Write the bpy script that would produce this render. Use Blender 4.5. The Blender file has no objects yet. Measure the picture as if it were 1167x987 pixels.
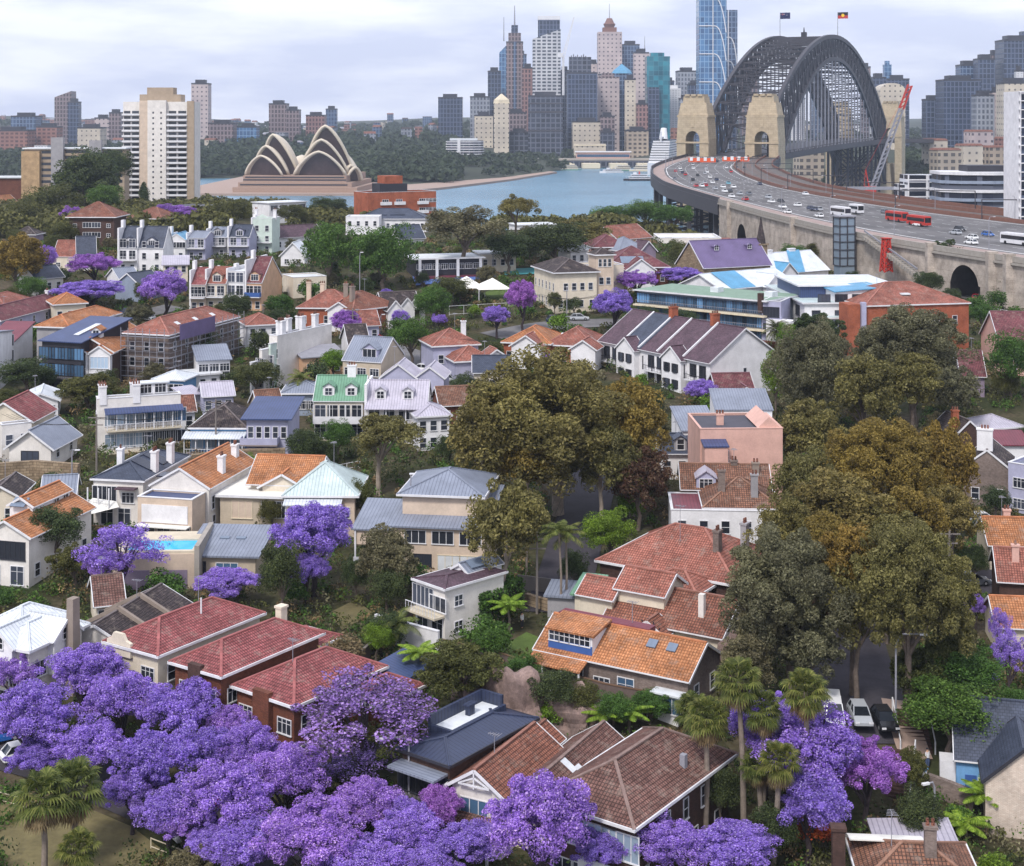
import bpy, math, random
import numpy as np
from mathutils import Vector, Matrix
rad = math.radians
sc = bpy.context.scene
COL = sc.collection
rng = random.Random(7)
# ---------------------------------------------------------------- camera, world, sun, exposure
HC, F, CX, HY = 71.0, 1700.0, 583.5, 137.0      # camera height (m), focal length and horizon of the photo in its own pixels
cam_d = bpy.data.cameras.new('camera'); cam = bpy.data.objects.new('camera', cam_d); COL.objects.link(cam)
cam.location = (0, 0, HC); cam.rotation_euler = (rad(90), 0, 0)
cam_d.sensor_width = 36; cam_d.lens = 36 * F / 1167; cam_d.shift_y = -(493.5 - HY) / 1167
cam_d.clip_start = 1; cam_d.clip_end = 30000
sc.camera = cam
SUN_EL, SUN_AZ = 50, 205      # azimuth clockwise from +Y: behind the camera, to the left
world = bpy.data.worlds.new('World'); sc.world = world; world.use_nodes = True
wn = world.node_tree; wl = wn.links
bg = wn.nodes['Background']; bg.inputs['Strength'].default_value = 0.115
sky = wn.nodes.new('ShaderNodeTexSky'); sky.sky_type = 'NISHITA'; sky.sun_disc = False
sky.sun_elevation = rad(SUN_EL); sky.sun_rotation = rad(SUN_AZ); sky.dust_density = 3; sky.air_density = 1.2
tc = wn.nodes.new('ShaderNodeTexCoord')
mp = wn.nodes.new('ShaderNodeMapping'); mp.inputs['Scale'].default_value = (2.6, 2.6, 12)
n1 = wn.nodes.new('ShaderNodeTexNoise'); n1.inputs['Scale'].default_value = 2.1; n1.inputs['Detail'].default_value = 7; n1.inputs['Roughness'].default_value = .55
cr = wn.nodes.new('ShaderNodeValToRGB')          # cloud brightness: grey-lavender bellies, white tops
cr.color_ramp.elements[0].position = .38; cr.color_ramp.elements[0].color = (5.2, 5.6, 7.3, 1)
cr.color_ramp.elements[1].position = .60; cr.color_ramp.elements[1].color = (8.0, 8.2, 9.0, 1)
mx = wn.nodes.new('ShaderNodeMix'); mx.data_type = 'RGBA'; mx.inputs[0].default_value = .88   # overcast: a thin blue shows through
wl.new(tc.outputs['Generated'], mp.inputs['Vector']); wl.new(mp.outputs['Vector'], n1.inputs['Vector'])
wl.new(n1.outputs['Fac'], cr.inputs['Fac']); wl.new(sky.outputs['Color'], mx.inputs[6]); wl.new(cr.outputs['Color'], mx.inputs[7])
wl.new(mx.outputs[2], bg.inputs['Color'])
sun_d = bpy.data.lights.new('sun', 'SUN'); sun = bpy.data.objects.new('sun', sun_d); COL.objects.link(sun)
sun_d.energy = 2.3; sun_d.angle = rad(11); sun_d.color = (1, .95, .88)
sd = Vector((math.sin(rad(SUN_AZ)) * math.cos(rad(SUN_EL)), math.cos(rad(SUN_AZ)) * math.cos(rad(SUN_EL)), math.sin(rad(SUN_EL))))
sun.rotation_euler = sd.to_track_quat('Z', 'Y').to_euler(); sun.location = (-60, -40, 200)
vs = sc.view_settings; vs.view_transform = 'Standard'; vs.look = 'None'; vs.gamma = 1; vs.use_curve_mapping = False
vs.exposure = 0.5
sc.cycles.max_bounces = 5; sc.cycles.diffuse_bounces = 2; sc.cycles.glossy_bounces = 2; sc.cycles.transmission_bounces = 2; sc.cycles.transparent_max_bounces = 4

# ---------------------------------------------------------------- helpers
def tag(o, label=None, cat=None, group=None, kind=None):
    if label: o['label'] = label
    if cat: o['category'] = cat
    if group: o['group'] = group
    if kind: o['kind'] = kind
    return o
def empty(name, loc=(0, 0, 0), rz=0, label=None, cat=None, group=None):
    o = bpy.data.objects.new(name, None); COL.objects.link(o)
    o.location = loc; o.rotation_euler = (0, 0, rz); o.empty_display_size = .3
    return tag(o, label, cat, group)
def link(name, me, parent=None, loc=(0, 0, 0), rz=0, scale=None):
    o = bpy.data.objects.new(name, me); COL.objects.link(o)
    o.parent = parent; o.location = loc; o.rotation_euler = (0, 0, rz)
    if scale is not None: o.scale = scale
    return o
def uvmap(me):
    nl = len(me.loops)
    if nl == 0: return
    co = np.empty(len(me.vertices) * 3, 'f'); me.vertices.foreach_get('co', co); co = co.reshape(-1, 3)
    vi = np.empty(nl, 'i'); me.loops.foreach_get('vertex_index', vi)
    pn = np.empty(len(me.polygons) * 3, 'f'); me.polygons.foreach_get('normal', pn); pn = pn.reshape(-1, 3)
    lt = np.empty(len(me.polygons), 'i'); me.polygons.foreach_get('loop_total', lt)
    n = np.repeat(pn, lt, axis=0); p = co[vi]
    u = np.stack([-n[:, 1], n[:, 0], np.zeros(nl)], 1); ln = np.linalg.norm(u, axis=1)
    flat = ln < .05; u[flat] = (1, 0, 0); u /= np.maximum(np.linalg.norm(u, axis=1), 1e-6)[:, None]
    v = np.cross(n, u)
    uv = np.stack([(p * u).sum(1), (p * v).sum(1)], 1).astype('f')
    l = me.uv_layers.new(name='UVMap'); l.data.foreach_set('uv', uv.ravel())
class MB:
    def __init__(s): s.v = []; s.f = []; s.m = []
    def add(s, vs, fs, m=0):
        b = len(s.v); s.v += [tuple(q) for q in vs]
        for f in fs: s.f.append([b + i for i in f]); s.m.append(m)
        return s
    def box(s, x0, x1, y0, y1, z0, z1, m=0, t=0):       # t: taper of the top
        s.add([(x0, y0, z0), (x1, y0, z0), (x1, y1, z0), (x0, y1, z0), (x0 + t, y0 + t, z1), (x1 - t, y0 + t, z1), (x1 - t, y1 - t, z1), (x0 + t, y1 - t, z1)],
              [(3, 2, 1, 0), (4, 5, 6, 7), (0, 1, 5, 4), (1, 2, 6, 5), (2, 3, 7, 6), (3, 0, 4, 7)], m); return s
    def prism(s, poly, z0, z1, m=0):
        n = len(poly); s.add([(x, y, z0) for x, y in poly] + [(x, y, z1) for x, y in poly],
              [tuple(range(n))[::-1], tuple(range(n, 2 * n))] + [(i, (i + 1) % n, n + (i + 1) % n, n + i) for i in range(n)], m); return s
    def ext(s, poly, d, m=0):                            # 3-D polygon pushed along vector d
        n = len(poly); d = Vector(d); a = [Vector(p) for p in poly]
        s.add([tuple(p) for p in a] + [tuple(p + d) for p in a],
              [tuple(range(n))[::-1], tuple(range(n, 2 * n))] + [(i, (i + 1) % n, n + (i + 1) % n, n + i) for i in range(n)], m); return s
    def bar(s, p, q, w=.1, m=0, h=None):
        p = Vector(p); q = Vector(q); d = (q - p)
        if d.length < 1e-5: return s
        d.normalize(); a = d.cross(Vector((0, 0, 1)))
        if a.length < .01: a = Vector((1, 0, 0))
        a.normalize(); b = a.cross(d).normalized(); a = a * w / 2; b = b * (h or w) / 2
        s.add([p - a - b, p + a - b, p + a + b, p - a + b, q - a - b, q + a - b, q + a + b, q - a + b],
              [(3, 2, 1, 0), (4, 5, 6, 7), (0, 1, 5, 4), (1, 2, 6, 5), (2, 3, 7, 6), (3, 0, 4, 7)], m); return s
    def tube(s, path, radii, n=7, m=0):
        pts = [Vector(p) for p in path]; b = len(s.v)
        for i, p in enumerate(pts):
            d = (pts[min(i + 1, len(pts) - 1)] - pts[max(i - 1, 0)]).normalized()
            a = d.cross(Vector((.3, 1, .1))).normalized(); c = d.cross(a)
            r = radii[i] if hasattr(radii, '__len__') else radii
            for k in range(n):
                t = 2 * math.pi * k / n; s.v.append(tuple(p + a * r * math.cos(t) + c * r * math.sin(t)))
        for i in range(len(pts) - 1):
            for k in range(n):
                s.f.append([b + i * n + k, b + i * n + (k + 1) % n, b + (i + 1) * n + (k + 1) % n, b + (i + 1) * n + k]); s.m.append(m)
        s.f.append([b + k for k in range(n)][::-1]); s.m.append(m)
        s.f.append([b + (len(pts) - 1) * n + k for k in range(n)]); s.m.append(m); return s
    def mesh(s, name, mats):
        me = bpy.data.meshes.new(name); me.from_pydata(s.v, [], s.f)
        for q in (mats if isinstance(mats, (list, tuple)) else [mats]): me.materials.append(q)
        me.polygons.foreach_set('material_index', s.m); me.update(); uvmap(me); return me
    def build(s, name, mats, parent=None, loc=(0, 0, 0), rz=0):
        return link(name, s.mesh(name, mats), parent, loc, rz)
def quads(name, P, mats, mi=None):                       # (n,4,3) array of loose quads, fast
    P = np.asarray(P, 'f'); n = len(P); me = bpy.data.meshes.new(name)
    me.vertices.add(n * 4); me.vertices.foreach_set('co', P.ravel())
    me.loops.add(n * 4); me.loops.foreach_set('vertex_index', np.arange(n * 4, dtype='i'))
    me.polygons.add(n); me.polygons.foreach_set('loop_start', np.arange(0, n * 4, 4, dtype='i'))
    try: me.polygons.foreach_set('loop_total', np.full(n, 4, 'i'))
    except Exception: pass
    for q in (mats if isinstance(mats, (list, tuple)) else [mats]): me.materials.append(q)
    if mi is not None: me.polygons.foreach_set('material_index', np.asarray(mi, 'i'))
    me.update(calc_edges=True); return me

# ---------------------------------------------------------------- materials
def nodes(name, rough=.7, spec=.3):
    m = bpy.data.materials.new(name); m.use_nodes = True
    b = m.node_tree.nodes['Principled BSDF']; b.inputs['Roughness'].default_value = rough
    b.inputs['Specular IOR Level'].default_value = spec
    return m, m.node_tree, b
def hexl(c):
    if isinstance(c, str):
        c = [int(c[i:i + 2], 16) / 255 for i in (0, 2, 4)]
        return tuple((x / 12.92 if x <= .04045 else ((x + .055) / 1.055) ** 2.4) for x in c) + (1,)
    return tuple(c[:3]) + (1,)
def mulc(c, k): return tuple(min(1, x * k) for x in c[:3]) + (1,)
def noise(nt, scale, detail=4, coord='Object', rough=.6):
    t = nt.nodes.new('ShaderNodeTexCoord'); n = nt.nodes.new('ShaderNodeTexNoise')
    n.inputs['Scale'].default_value = scale; n.inputs['Detail'].default_value = detail; n.inputs['Roughness'].default_value = rough
    nt.links.new(t.outputs[coord], n.inputs['Vector']); return n
def ramp(nt, src, stops):
    r = nt.nodes.new('ShaderNodeValToRGB'); e = r.color_ramp.elements
    while len(e) < len(stops): e.new(.5)
    for k, (p, c) in enumerate(stops): e[k].position = p; e[k].color = c
    nt.links.new(src, r.inputs['Fac']); return r
def mixc(nt, a, b, fac, mode='MIX'):
    m = nt.nodes.new('ShaderNodeMix'); m.data_type = 'RGBA'; m.blend_type = mode
    if isinstance(fac, (int, float)): m.inputs[0].default_value = fac
    else: nt.links.new(fac, m.inputs[0])
    for i, x in ((6, a), (7, b)):
        if isinstance(x, tuple): m.inputs[i].default_value = x
        else: nt.links.new(x, m.inputs[i])
    return m.outputs[2]
def plain(name, c, rough=.7, var=.25, scale=.6, spec=.3):
    m, nt, b = nodes(name, rough, spec); c = hexl(c)
    n = noise(nt, scale, 5); r = ramp(nt, n.outputs['Fac'], [(.3, mulc(c, 1 - var)), (.7, mulc(c, 1 + var * .5))])
    n2 = noise(nt, scale * 9, 3)
    r2 = ramp(nt, n2.outputs['Fac'], [(.35, (1 - var * .5,) * 3 + (1,)), (.6, (1, 1, 1, 1))])
    nt.links.new(mixc(nt, r.outputs['Color'], r2.outputs['Color'], 1.0, 'MULTIPLY'), b.inputs['Base Color']); return m
def bricky(name, c1, c2, mortar, bw, rh, ms, offset=.5, rough=.75, var=.3, bump=.4, spec=.25, stain=.35, sm=.1, bias=0):
    m, nt, b = nodes(name, rough, spec)
    t = nt.nodes.new('ShaderNodeUVMap'); br = nt.nodes.new('ShaderNodeTexBrick')
    br.offset = offset; br.offset_frequency = 2; br.squash = 1
    for k, v in (('Color1', hexl(c1)), ('Color2', hexl(c2)), ('Mortar', hexl(mortar)), ('Scale', 1), ('Mortar Size', ms), ('Mortar Smooth', sm), ('Bias', bias), ('Brick Width', bw), ('Row Height', rh)):
        br.inputs[k].default_value = v
    nt.links.new(t.outputs['UV'], br.inputs['Vector'])
    n = noise(nt, .35, 6); r = ramp(nt, n.outputs['Fac'], [(.33, (1 - stain,) * 3 + (1,)), (.62, (1, 1, 1, 1))])
    n2 = noise(nt, 2.6, 5); r2 = ramp(nt, n2.outputs['Fac'], [(.3, (1 - var,) * 3 + (1,)), (.6, (1.0, 1.0, 1.0, 1))])
    c = mixc(nt, br.outputs['Color'], r.outputs['Color'], 1.0, 'MULTIPLY')
    if name.startswith('tile'):          # lichen and faded patches with an outline of their own
        n3 = noise(nt, .8, 9, 'Object', .7); r3 = ramp(nt, n3.outputs['Fac'], [(.52, (0, 0, 0, 1)), (.66, (.42, .42, .42, 1))]); c = mixc(nt, c, (.33, .27, .23, 1), r3.outputs['Color'])
    nt.links.new(mixc(nt, c, r2.outputs['Color'], 1.0, 'MULTIPLY'), b.inputs['Base Color'])
    if bump:
        bp = nt.nodes.new('ShaderNodeBump'); bp.inputs['Strength'].default_value = bump; bp.inputs['Distance'].default_value = .05; bp.invert = True
        nt.links.new(br.outputs['Fac'], bp.inputs['Height']); nt.links.new(bp.outputs['Normal'], b.inputs['Normal'])
    return m
def facade(name, glass1, glass2, frame, bw, rh, ms, rough=.25, spec=.5):   # curtain wall: panes between mullions
    m, nt, b = nodes(name, rough, spec)
    t = nt.nodes.new('ShaderNodeUVMap'); br = nt.nodes.new('ShaderNodeTexBrick'); br.offset = 0; br.squash = 1
    for k, v in (('Color1', hexl(glass1)), ('Color2', hexl(glass2)), ('Mortar', hexl(frame)), ('Scale', 1), ('Mortar Size', ms), ('Mortar Smooth', 0), ('Bias', 0), ('Brick Width', bw), ('Row Height', rh)):
        br.inputs[k].default_value = v
    nt.links.new(t.outputs['UV'], br.inputs['Vector'])
    n = noise(nt, .035, 3); r = ramp(nt, n.outputs['Fac'], [(.35, (.72, .72, .76, 1)), (.65, (1, 1, 1, 1))])
    nt.links.new(mixc(nt, br.outputs['Color'], r.outputs['Color'], 1.0, 'MULTIPLY'), b.inputs['Base Color'])
    rr = nt.nodes.new('ShaderNodeMapRange'); rr.inputs['To Min'].default_value = rough; rr.inputs['To Max'].default_value = .7
    nt.links.new(br.outputs['Fac'], rr.inputs['Value']); nt.links.new(rr.outputs['Result'], b.inputs['Roughness']); return m
def leafmat(name, stops, cscale=.35, cvar=.45, rough=.6):
    m, nt, b = nodes(name, rough, .2)
    g = nt.nodes.new('ShaderNodeNewGeometry'); r = ramp(nt, g.outputs['Random Per Island'], stops)
    n = noise(nt, cscale, 3, 'Object'); r2 = ramp(nt, n.outputs['Fac'], [(.36, (1 - cvar,) * 3 + (1,)), (.62, (1.08, 1.08, 1.0, 1))])
    c = mixc(nt, r.outputs['Color'], r2.outputs['Color'], 1.0, 'MULTIPLY')
    oi = nt.nodes.new('ShaderNodeObjectInfo'); r5 = ramp(nt, oi.outputs['Random'], [(0, (.84, .88, .92, 1)), (.5, (1, 1, 1, 1)), (1, (1.12, 1.0, .96, 1))]); c = mixc(nt, c, r5.outputs['Color'], 1.0, 'MULTIPLY'); nt.links.new(c, b.inputs['Base Color'])
    tr = nt.nodes.new('ShaderNodeBsdfTranslucent'); nt.links.new(c, tr.inputs['Color']); ms = nt.nodes.new('ShaderNodeMixShader'); ms.inputs[0].default_value = .33
    nt.links.new(b.outputs[0], ms.inputs[1]); nt.links.new(tr.outputs[0], ms.inputs[2]); nt.links.new(ms.outputs[0], nt.nodes['Material Output'].inputs['Surface'])
    return m
M = {}
def tile(k, c1, c2, mo): M[k] = bricky(k, c1, c2, mo, .30, .36, .045, .0, .75, .38, .9, .2, .42, .3)
tile('tile_red', 'b26a6a', '9a5859', '6a3d40'); tile('tile_terracotta', 'a8705c', '8d5c4d', '5f4038'); tile('tile_orange', 'd09268', 'be8058', '93603f')
tile('tile_brown', '8f6b62', '785750', '523c38'); tile('tile_mossy', 'a3745f', '85604f', '58423a'); tile('tile_salmon', 'bb7b6b', 'a4695b', '784a41'); tile('tile_dark', '5d5252', '494142', '302b2e')
tile('tile_crimson', '935c62', '7f4d53', '593438')
M['slate'] = bricky('slate', '4f5668', '434a5c', '2c313d', .4, .3, .02, .5, .5, .2, .3)
M['slate_purple'] = bricky('slate_purple', '6b5460', '58454f', '3c2f37', .4, .3, .02, .5, .6, .3, .3)
def ribs(k, c, d, w=.45): M[k] = bricky(k, c, c, d, w, 60, .06, 0, .45, .12, .4, .4, .22, .4)
ribs('metal_white', 'd9dee4', 'b9c0ca'); ribs('metal_grey', '858c9c', '6a7080'); ribs('metal_blue', '3f4d76', '313c5c'); ribs('metal_navy', '39415a', '2b3146')
ribs('metal_green', '6f9a80', '587d68'); ribs('metal_pale', 'c3d2d2', 'a5b5b8'); ribs('metal_lilac', 'b9b4c2', '9a96a6'); ribs('metal_sky', '5d9dc4', '4c86a8'); ribs('metal_purple', '6d5f86', '584c6e'); ribs('metal_maroon','7a3b48','5f2d38')
M['brick_red'] = bricky('brick_red', '86503c', '6d3f31', '5e4238', .24, .086, .012, .5, .8, .25, .2)
M['brick_brown'] = bricky('brick_brown', '5f463f', '4d3833', '4a3c38', .24, .086, .012, .5, .8, .25, .2)
M['brick_grey'] = bricky('brick_grey', '8f7f78', '75665f', '857a75', .24, .086, .012, .5, .8, .25, .2)
M['brick_orange'] = bricky('brick_orange', 'b8694b', 'a65a40', '8f5a48', .24, .086, .012, .5, .8, .2, .2)
M['brick_cream'] = bricky('brick_cream', 'c9ab84', 'b99b76', 'a88e70', .3, .1, .012, .5, .8, .15, .2)
M['brick_pale'] = bricky('brick_pale', 'dccfc2', 'cdbcae', 'b8a698', .3, .1, .012, .5, .8, .15, .2)
M['sandstone'] = bricky('sandstone', 'a8957c', '8d7a64', '695a4b', .9, .42, .03, .5, .85, .3, .5)
M['granite'] = bricky('granite', 'b9a88f', 'b0a087', '998b76', 3.2, 1.4, .05, .5, .85, .12, .2, stain=.22)
M['viaduct'] = bricky('viaduct', 'c6bab0', 'b9ada2', 'a59a90', 8, 3, .04, .5, .85, .25, .2, stain=.4)
for k, c in dict(white='e0dfe2', cream='d6cbb9', beige='bcae9b', pink='d0a89c', peach='d2ab8c', palegreen='c6d4cb', lilac='a9a9c2', tan='a3927f', grey='9a989c', bluegrey='8c97aa', skyblue='6f9fce', stucco='cbb8a6', warmwhite='dcd7d2', mauve='8d7f92').items():
    M['wall_' + k] = plain('wall_' + k, c, .8, .16, .5)
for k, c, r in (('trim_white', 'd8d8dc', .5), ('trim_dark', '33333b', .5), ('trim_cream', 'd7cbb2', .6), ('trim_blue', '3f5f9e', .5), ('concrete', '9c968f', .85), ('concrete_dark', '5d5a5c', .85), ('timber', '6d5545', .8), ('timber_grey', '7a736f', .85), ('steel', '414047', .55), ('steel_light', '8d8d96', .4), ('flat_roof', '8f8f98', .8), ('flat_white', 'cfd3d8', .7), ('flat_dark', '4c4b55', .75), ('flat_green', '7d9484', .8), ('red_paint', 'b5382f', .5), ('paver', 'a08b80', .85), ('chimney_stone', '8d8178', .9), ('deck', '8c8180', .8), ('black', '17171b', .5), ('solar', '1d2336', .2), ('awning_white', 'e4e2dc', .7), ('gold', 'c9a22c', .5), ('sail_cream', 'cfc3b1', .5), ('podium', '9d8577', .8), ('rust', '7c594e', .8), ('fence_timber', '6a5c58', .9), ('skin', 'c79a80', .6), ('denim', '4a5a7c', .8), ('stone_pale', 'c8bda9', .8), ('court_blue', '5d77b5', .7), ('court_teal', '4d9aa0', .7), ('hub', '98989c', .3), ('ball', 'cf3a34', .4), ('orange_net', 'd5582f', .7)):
    M[k] = plain(k, c, r, .15, .8)
def glass(k, c, r=.12):
    m, nt, b = nodes(k, r, .6); cc = hexl(c); g = nt.nodes.new('ShaderNodeObjectInfo')
    rr = ramp(nt, g.outputs['Random'], [(0, mulc(cc, .55)), (.7, cc), (1, mulc(cc, 2.2))]); nt.links.new(rr.outputs['Color'], b.inputs['Base Color']); M[k] = m
glass('pane', '31353f'); glass('pane_blue', '4d6c8c'); glass('pane_pale', '8fa0b2'); glass('car_glass', '20242b', .08)
M['skylight'] = plain('skylight', '707c8e', .15, .1)
M['pool'] = plain('pool', '1fb4e6', .08, .08, .5, .5)
# vegetation: warm shadows stay real, colours only vary leaf by leaf
M['leaf_jac'] = leafmat('leaf_jac', [(0, (.10, .08, .10, 1)), (.045, (.12, .09, .14, 1)), (.06, (.22, .12, .56, 1)), (.3, (.29, .16, .70, 1)), (.7, (.42, .26, .86, 1)), (1, (.64, .49, .95, 1))], 1.6, .30)
M['leaf_jac_pink'] = leafmat('leaf_jac_pink', [(0, (.18, .07, .36, 1)), (.4, (.33, .13, .58, 1)), (.8, (.45, .22, .72, 1)), (1, (.6, .38, .84, 1))], 1.6, .28)
M['leaf_jac_thin'] = leafmat('leaf_jac_thin', [(0, (.10, .09, .10, 1)), (.32, (.10, .08, .14, 1)), (.38, (.27, .16, .54, 1)), (.8, (.40, .26, .74, 1)), (1, (.55, .42, .86, 1))], .5, .35)
def gl(k, a, b, c, cv=.36):
    g_ = 1.6 if 'gum' in k or k == 'leaf_dark' else 1.25
    M[k] = leafmat(k, [(0, mulc(a, g_)), (.5, mulc(b, g_)), (1, mulc(c, g_))], 1.4, cv)
gl('leaf_gum', (.055, .052, .017), (.12, .108, .036), (.20, .175, .07)); gl('leaf_gum_gold', (.075, .055, .013), (.155, .112, .026), (.25, .18, .05))
gl('leaf_gum_grey', (.05, .05, .028), (.10, .098, .055), (.17, .16, .10)); gl('leaf_dark', (.016, .026, .012), (.04, .06, .024), (.08, .105, .04))
gl('leaf_green', (.026, .06, .012), (.065, .135, .026), (.12, .21, .05)); gl('leaf_lime', (.05, .10, .01), (.12, .21, .02), (.2, .32, .05))
gl('leaf_olive', (.036, .042, .013), (.08, .09, .026), (.14, .15, .055)); gl('leaf_red', (.05, .022, .018), (.10, .05, .035), (.14, .10, .06)); gl('leaf_orange', (.2, .03, .012), (.36, .07, .02), (.45, .13, .04))
gl('leaf_palm', (.04, .06, .012), (.10, .125, .028), (.19, .20, .06)); gl('leaf_fern', (.08, .14, .012), (.16, .26, .025), (.26, .36, .06)); gl('leaf_dead', (.12, .08, .04), (.2, .15, .08), (.3, .22, .12)); gl('leaf_far', (.022, .034, .02), (.04, .058, .03), (.06, .08, .045))
M['bark'] = plain('bark', '6e625a', .9, .4, 1.5); M['bark_pale'] = plain('bark_pale', 'a3968a', .85, .35, 1.2); M['bark_dark'] = plain('bark_dark', '40373a', .9, .3, 1.5); M['palm_bark'] = plain('palm_bark', '85796f', .9, .3, 2)

# ---------------------------------------------------------------- terrain
TY = [0, 90, 112, 131, 139, 143, 150, 185, 220, 260, 300, 350, 400, 440, 480, 520, 560, 640, 700, 780, 860, 3000]
TZ = [6, 7, 8, 9, 11.5, 13.5, 14.5, 15.5, 17, 19, 21.5, 26, 31, 34, 35, 33, 29, 23, 14, 5, -4, -6]
TZL = [6, 7, 8, 9, 10.5, 11.5, 12.5, 15, 17, 19, 21.5, 26, 31, 32, 31.5, 31, 30, 28, 25, 22, 18, -6]
def sst(x, a, b):
    t = np.clip((x - a) / (b - a), 0, 1); return t * t * (3 - 2 * t)
def h(X, Y):
    X = np.asarray(X, float); Y = np.asarray(Y, float)
    zr = np.interp(Y, TY, TZ); zl = np.interp(Y, TY, TZL)
    w = sst(X, -75, 15)                                     # a long spur runs out on the left, towards the point
    zl = zl - 26 * sst(Y, 900, 1080) * (X > -2000)
    z = zl * (1 - w) + zr * w
    drop = sst(X, 25, 95) * sst(Y, 300, 450) * (1 - sst(Y, 600, 760))
    z = z - 11 * drop
    z = z - 2.5 * sst(X, 25, 50) * sst(Y, 135, 160) * (1 - sst(Y, 220, 300))
    return z
def hz(x, y): return float(h(x, y))
_Y = np.concatenate([np.arange(60, 260, .25), np.arange(260, 700, .6), np.arange(700, 3200, 3)])
def gp(px, py, dz=0.0):                                     # where the line of sight through a photo pixel meets the ground (or dz above it)
    X = (px - CX) / F * _Y; Z = HC - (py - HY) / F * _Y
    k = np.nonzero(Z <= h(X, _Y) + dz)[0]
    i = k[0] if len(k) else len(_Y) - 1
    return float(X[i]), float(_Y[i]), float(h(X[i], _Y[i]))
def onz(px, py, z):
    Y = (HC - z) * F / (py - HY); return ((px - CX) / F * Y, Y)
def atY(px, py, Y): return ((px - CX) / F * Y, Y, HC - (py - HY) / F * Y)
def grid_mesh(name, xs_of_y, ys, hf, m):
    V = []; nx = None
    for y in ys:
        xs = xs_of_y(y); nx = len(xs); z = hf(xs, np.full(nx, y)); V += [(a, y, c) for a, c in zip(xs, z)]
    Fc = [(j * nx + i, j * nx + i + 1, (j + 1) * nx + i + 1, (j + 1) * nx + i) for j in range(len(ys) - 1) for i in range(nx - 1)]
    me = bpy.data.meshes.new(name); me.from_pydata(V, [], Fc); me.materials.append(m); me.update()
    for p in me.polygons: p.use_smooth = True
    return link(name, me)
m, nt, b = nodes('ground_mat', .95, .1)
n = noise(nt, .12, 6); n2 = noise(nt, 1.6, 5)
r = ramp(nt, n.outputs['Fac'], [(.3, (.028, .04, .014, 1)), (.5, (.06, .058, .03, 1)), (.7, (.11, .085, .06, 1))])
r2 = ramp(nt, n2.outputs['Fac'], [(.3, (.5, .5, .5, 1)), (.65, (1.1, 1.1, 1.1, 1))])
nt.links.new(mixc(nt, r.outputs['Color'], r2.outputs['Color'], 1, 'MULTIPLY'), b.inputs['Base Color']); M['ground'] = m
ys = np.concatenate([np.arange(40, 320, 3), np.arange(320, 620, 6), np.arange(620, 1130, 15)])
tag(grid_mesh('ground', lambda y: np.linspace(-1, 1, 150) * (110 + .62 * y), ys, h, M['ground']), kind='structure')
# water: one sheet to the horizon
m, nt, b = nodes('water_mat', .22, .4)
n = noise(nt, .09, 8, 'Object', .75); n2 = noise(nt, .006, 3)
r = ramp(nt, n2.outputs['Fac'], [(.35, (.06, .17, .26, 1)), (.65, (.10, .24, .35, 1))]); nt.links.new(r.outputs['Color'], b.inputs['Base Color'])
bp = nt.nodes.new('ShaderNodeBump'); bp.inputs['Strength'].default_value = .55; bp.inputs['Distance'].default_value = 3
nt.links.new(n.outputs['Fac'], bp.inputs['Height']); nt.links.new(bp.outputs['Normal'], b.inputs['Normal']); M['water'] = m
w = MB(); w.add([(-9000, 300, 0), (9000, 300, 0), (9000, 14000, 0), (-9000, 14000, 0)], [(0, 1, 2, 3)])
tag(w.build('water', M['water']), kind='structure')
# far shore
SX = [-3000, -900, -420, -330, -270, -150, -110, -60, -10, 60, 110, 200, 270, 345, 420, 900, 3000]
SY = [1700, 1750, 1780, 1810, 1760, 1620, 1560, 1650, 1780, 2040, 2230, 2240, 1560, 1520, 1500, 1300, 1000]
def hfar(X, Y):
    X = np.asarray(X, float); Y = np.asarray(Y, float)
    d = Y - np.interp(X, SX, SY)
    z = -6 + 8 * sst(d, 0, 25) + 12 * sst(d, 25, 260) + 22 * sst(d, 300, 1500) + 34 * sst(Y, 3200, 5000)
    z = z + 10 * np.sin(X * .0031 + 1) * sst(d, 300, 1200) + 7 * np.sin(X * .0083 + Y * .002) * sst(d, 200, 900)
    return z - 36 * sst(np.abs(X - 200), 0, 1) * 0
M['far_ground'] = plain('far_ground', (.05, .06, .04), .95, .4, .01)
tag(grid_mesh('far_shore', lambda y: np.linspace(-3200, 3200, 220), np.concatenate([np.arange(960, 2400, 20), np.arange(2400, 7000, 150)]), hfar, M['far_ground']), kind='structure')
# ---------------------------------------------------------------- buildings: parts
_wc = {}
WT = dict(s=(1.0, 1.55), c=(1.7, 1.35), d=(1.7, 2.2), w=(2.6, 1.5), t=(.75, 1.7), q=(1.1, 1.1), g=(2.7, 2.3), b=(3.4, 2.1))
def win_meshes(t, fr, gl_):
    k = (t, fr, gl_)
    if k in _wc: return _wc[k]
    w, hh = WT[t]; a = MB(); f = .085
    a.box(-w / 2 - f, w / 2 + f, -.07, .02, hh, hh + f); a.box(-w / 2 - f - .04, w / 2 + f + .04, -.14, .02, -f - .02, 0)
    a.box(-w / 2 - f, -w / 2, -.07, .02, 0, hh); a.box(w / 2, w / 2 + f, -.07, .02, 0, hh)
    nv = dict(s=0, c=2, d=1, w=2, t=0, q=1, g=2, b=4)[t]
    for i in range(nv):
        x = -w / 2 + w * (i + 1) / (nv + 1); a.box(x - .035, x + .035, -.055, .015, 0, hh)
    if t in 'stq': a.box(-w / 2, w / 2, -.055, .015, hh * .5 - .03, hh * .5 + .03)
    if t in 'cd': a.box(-w / 2, w / 2, -.05, .014, hh * .72 - .02, hh * .72 + .02)
    g = MB(); g.box(-w / 2, w / 2, -.02, .03, 0, hh)
    _wc[k] = (a.mesh('window', M[fr]), g.mesh('pane', M[gl_])); return _wc[k]
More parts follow.
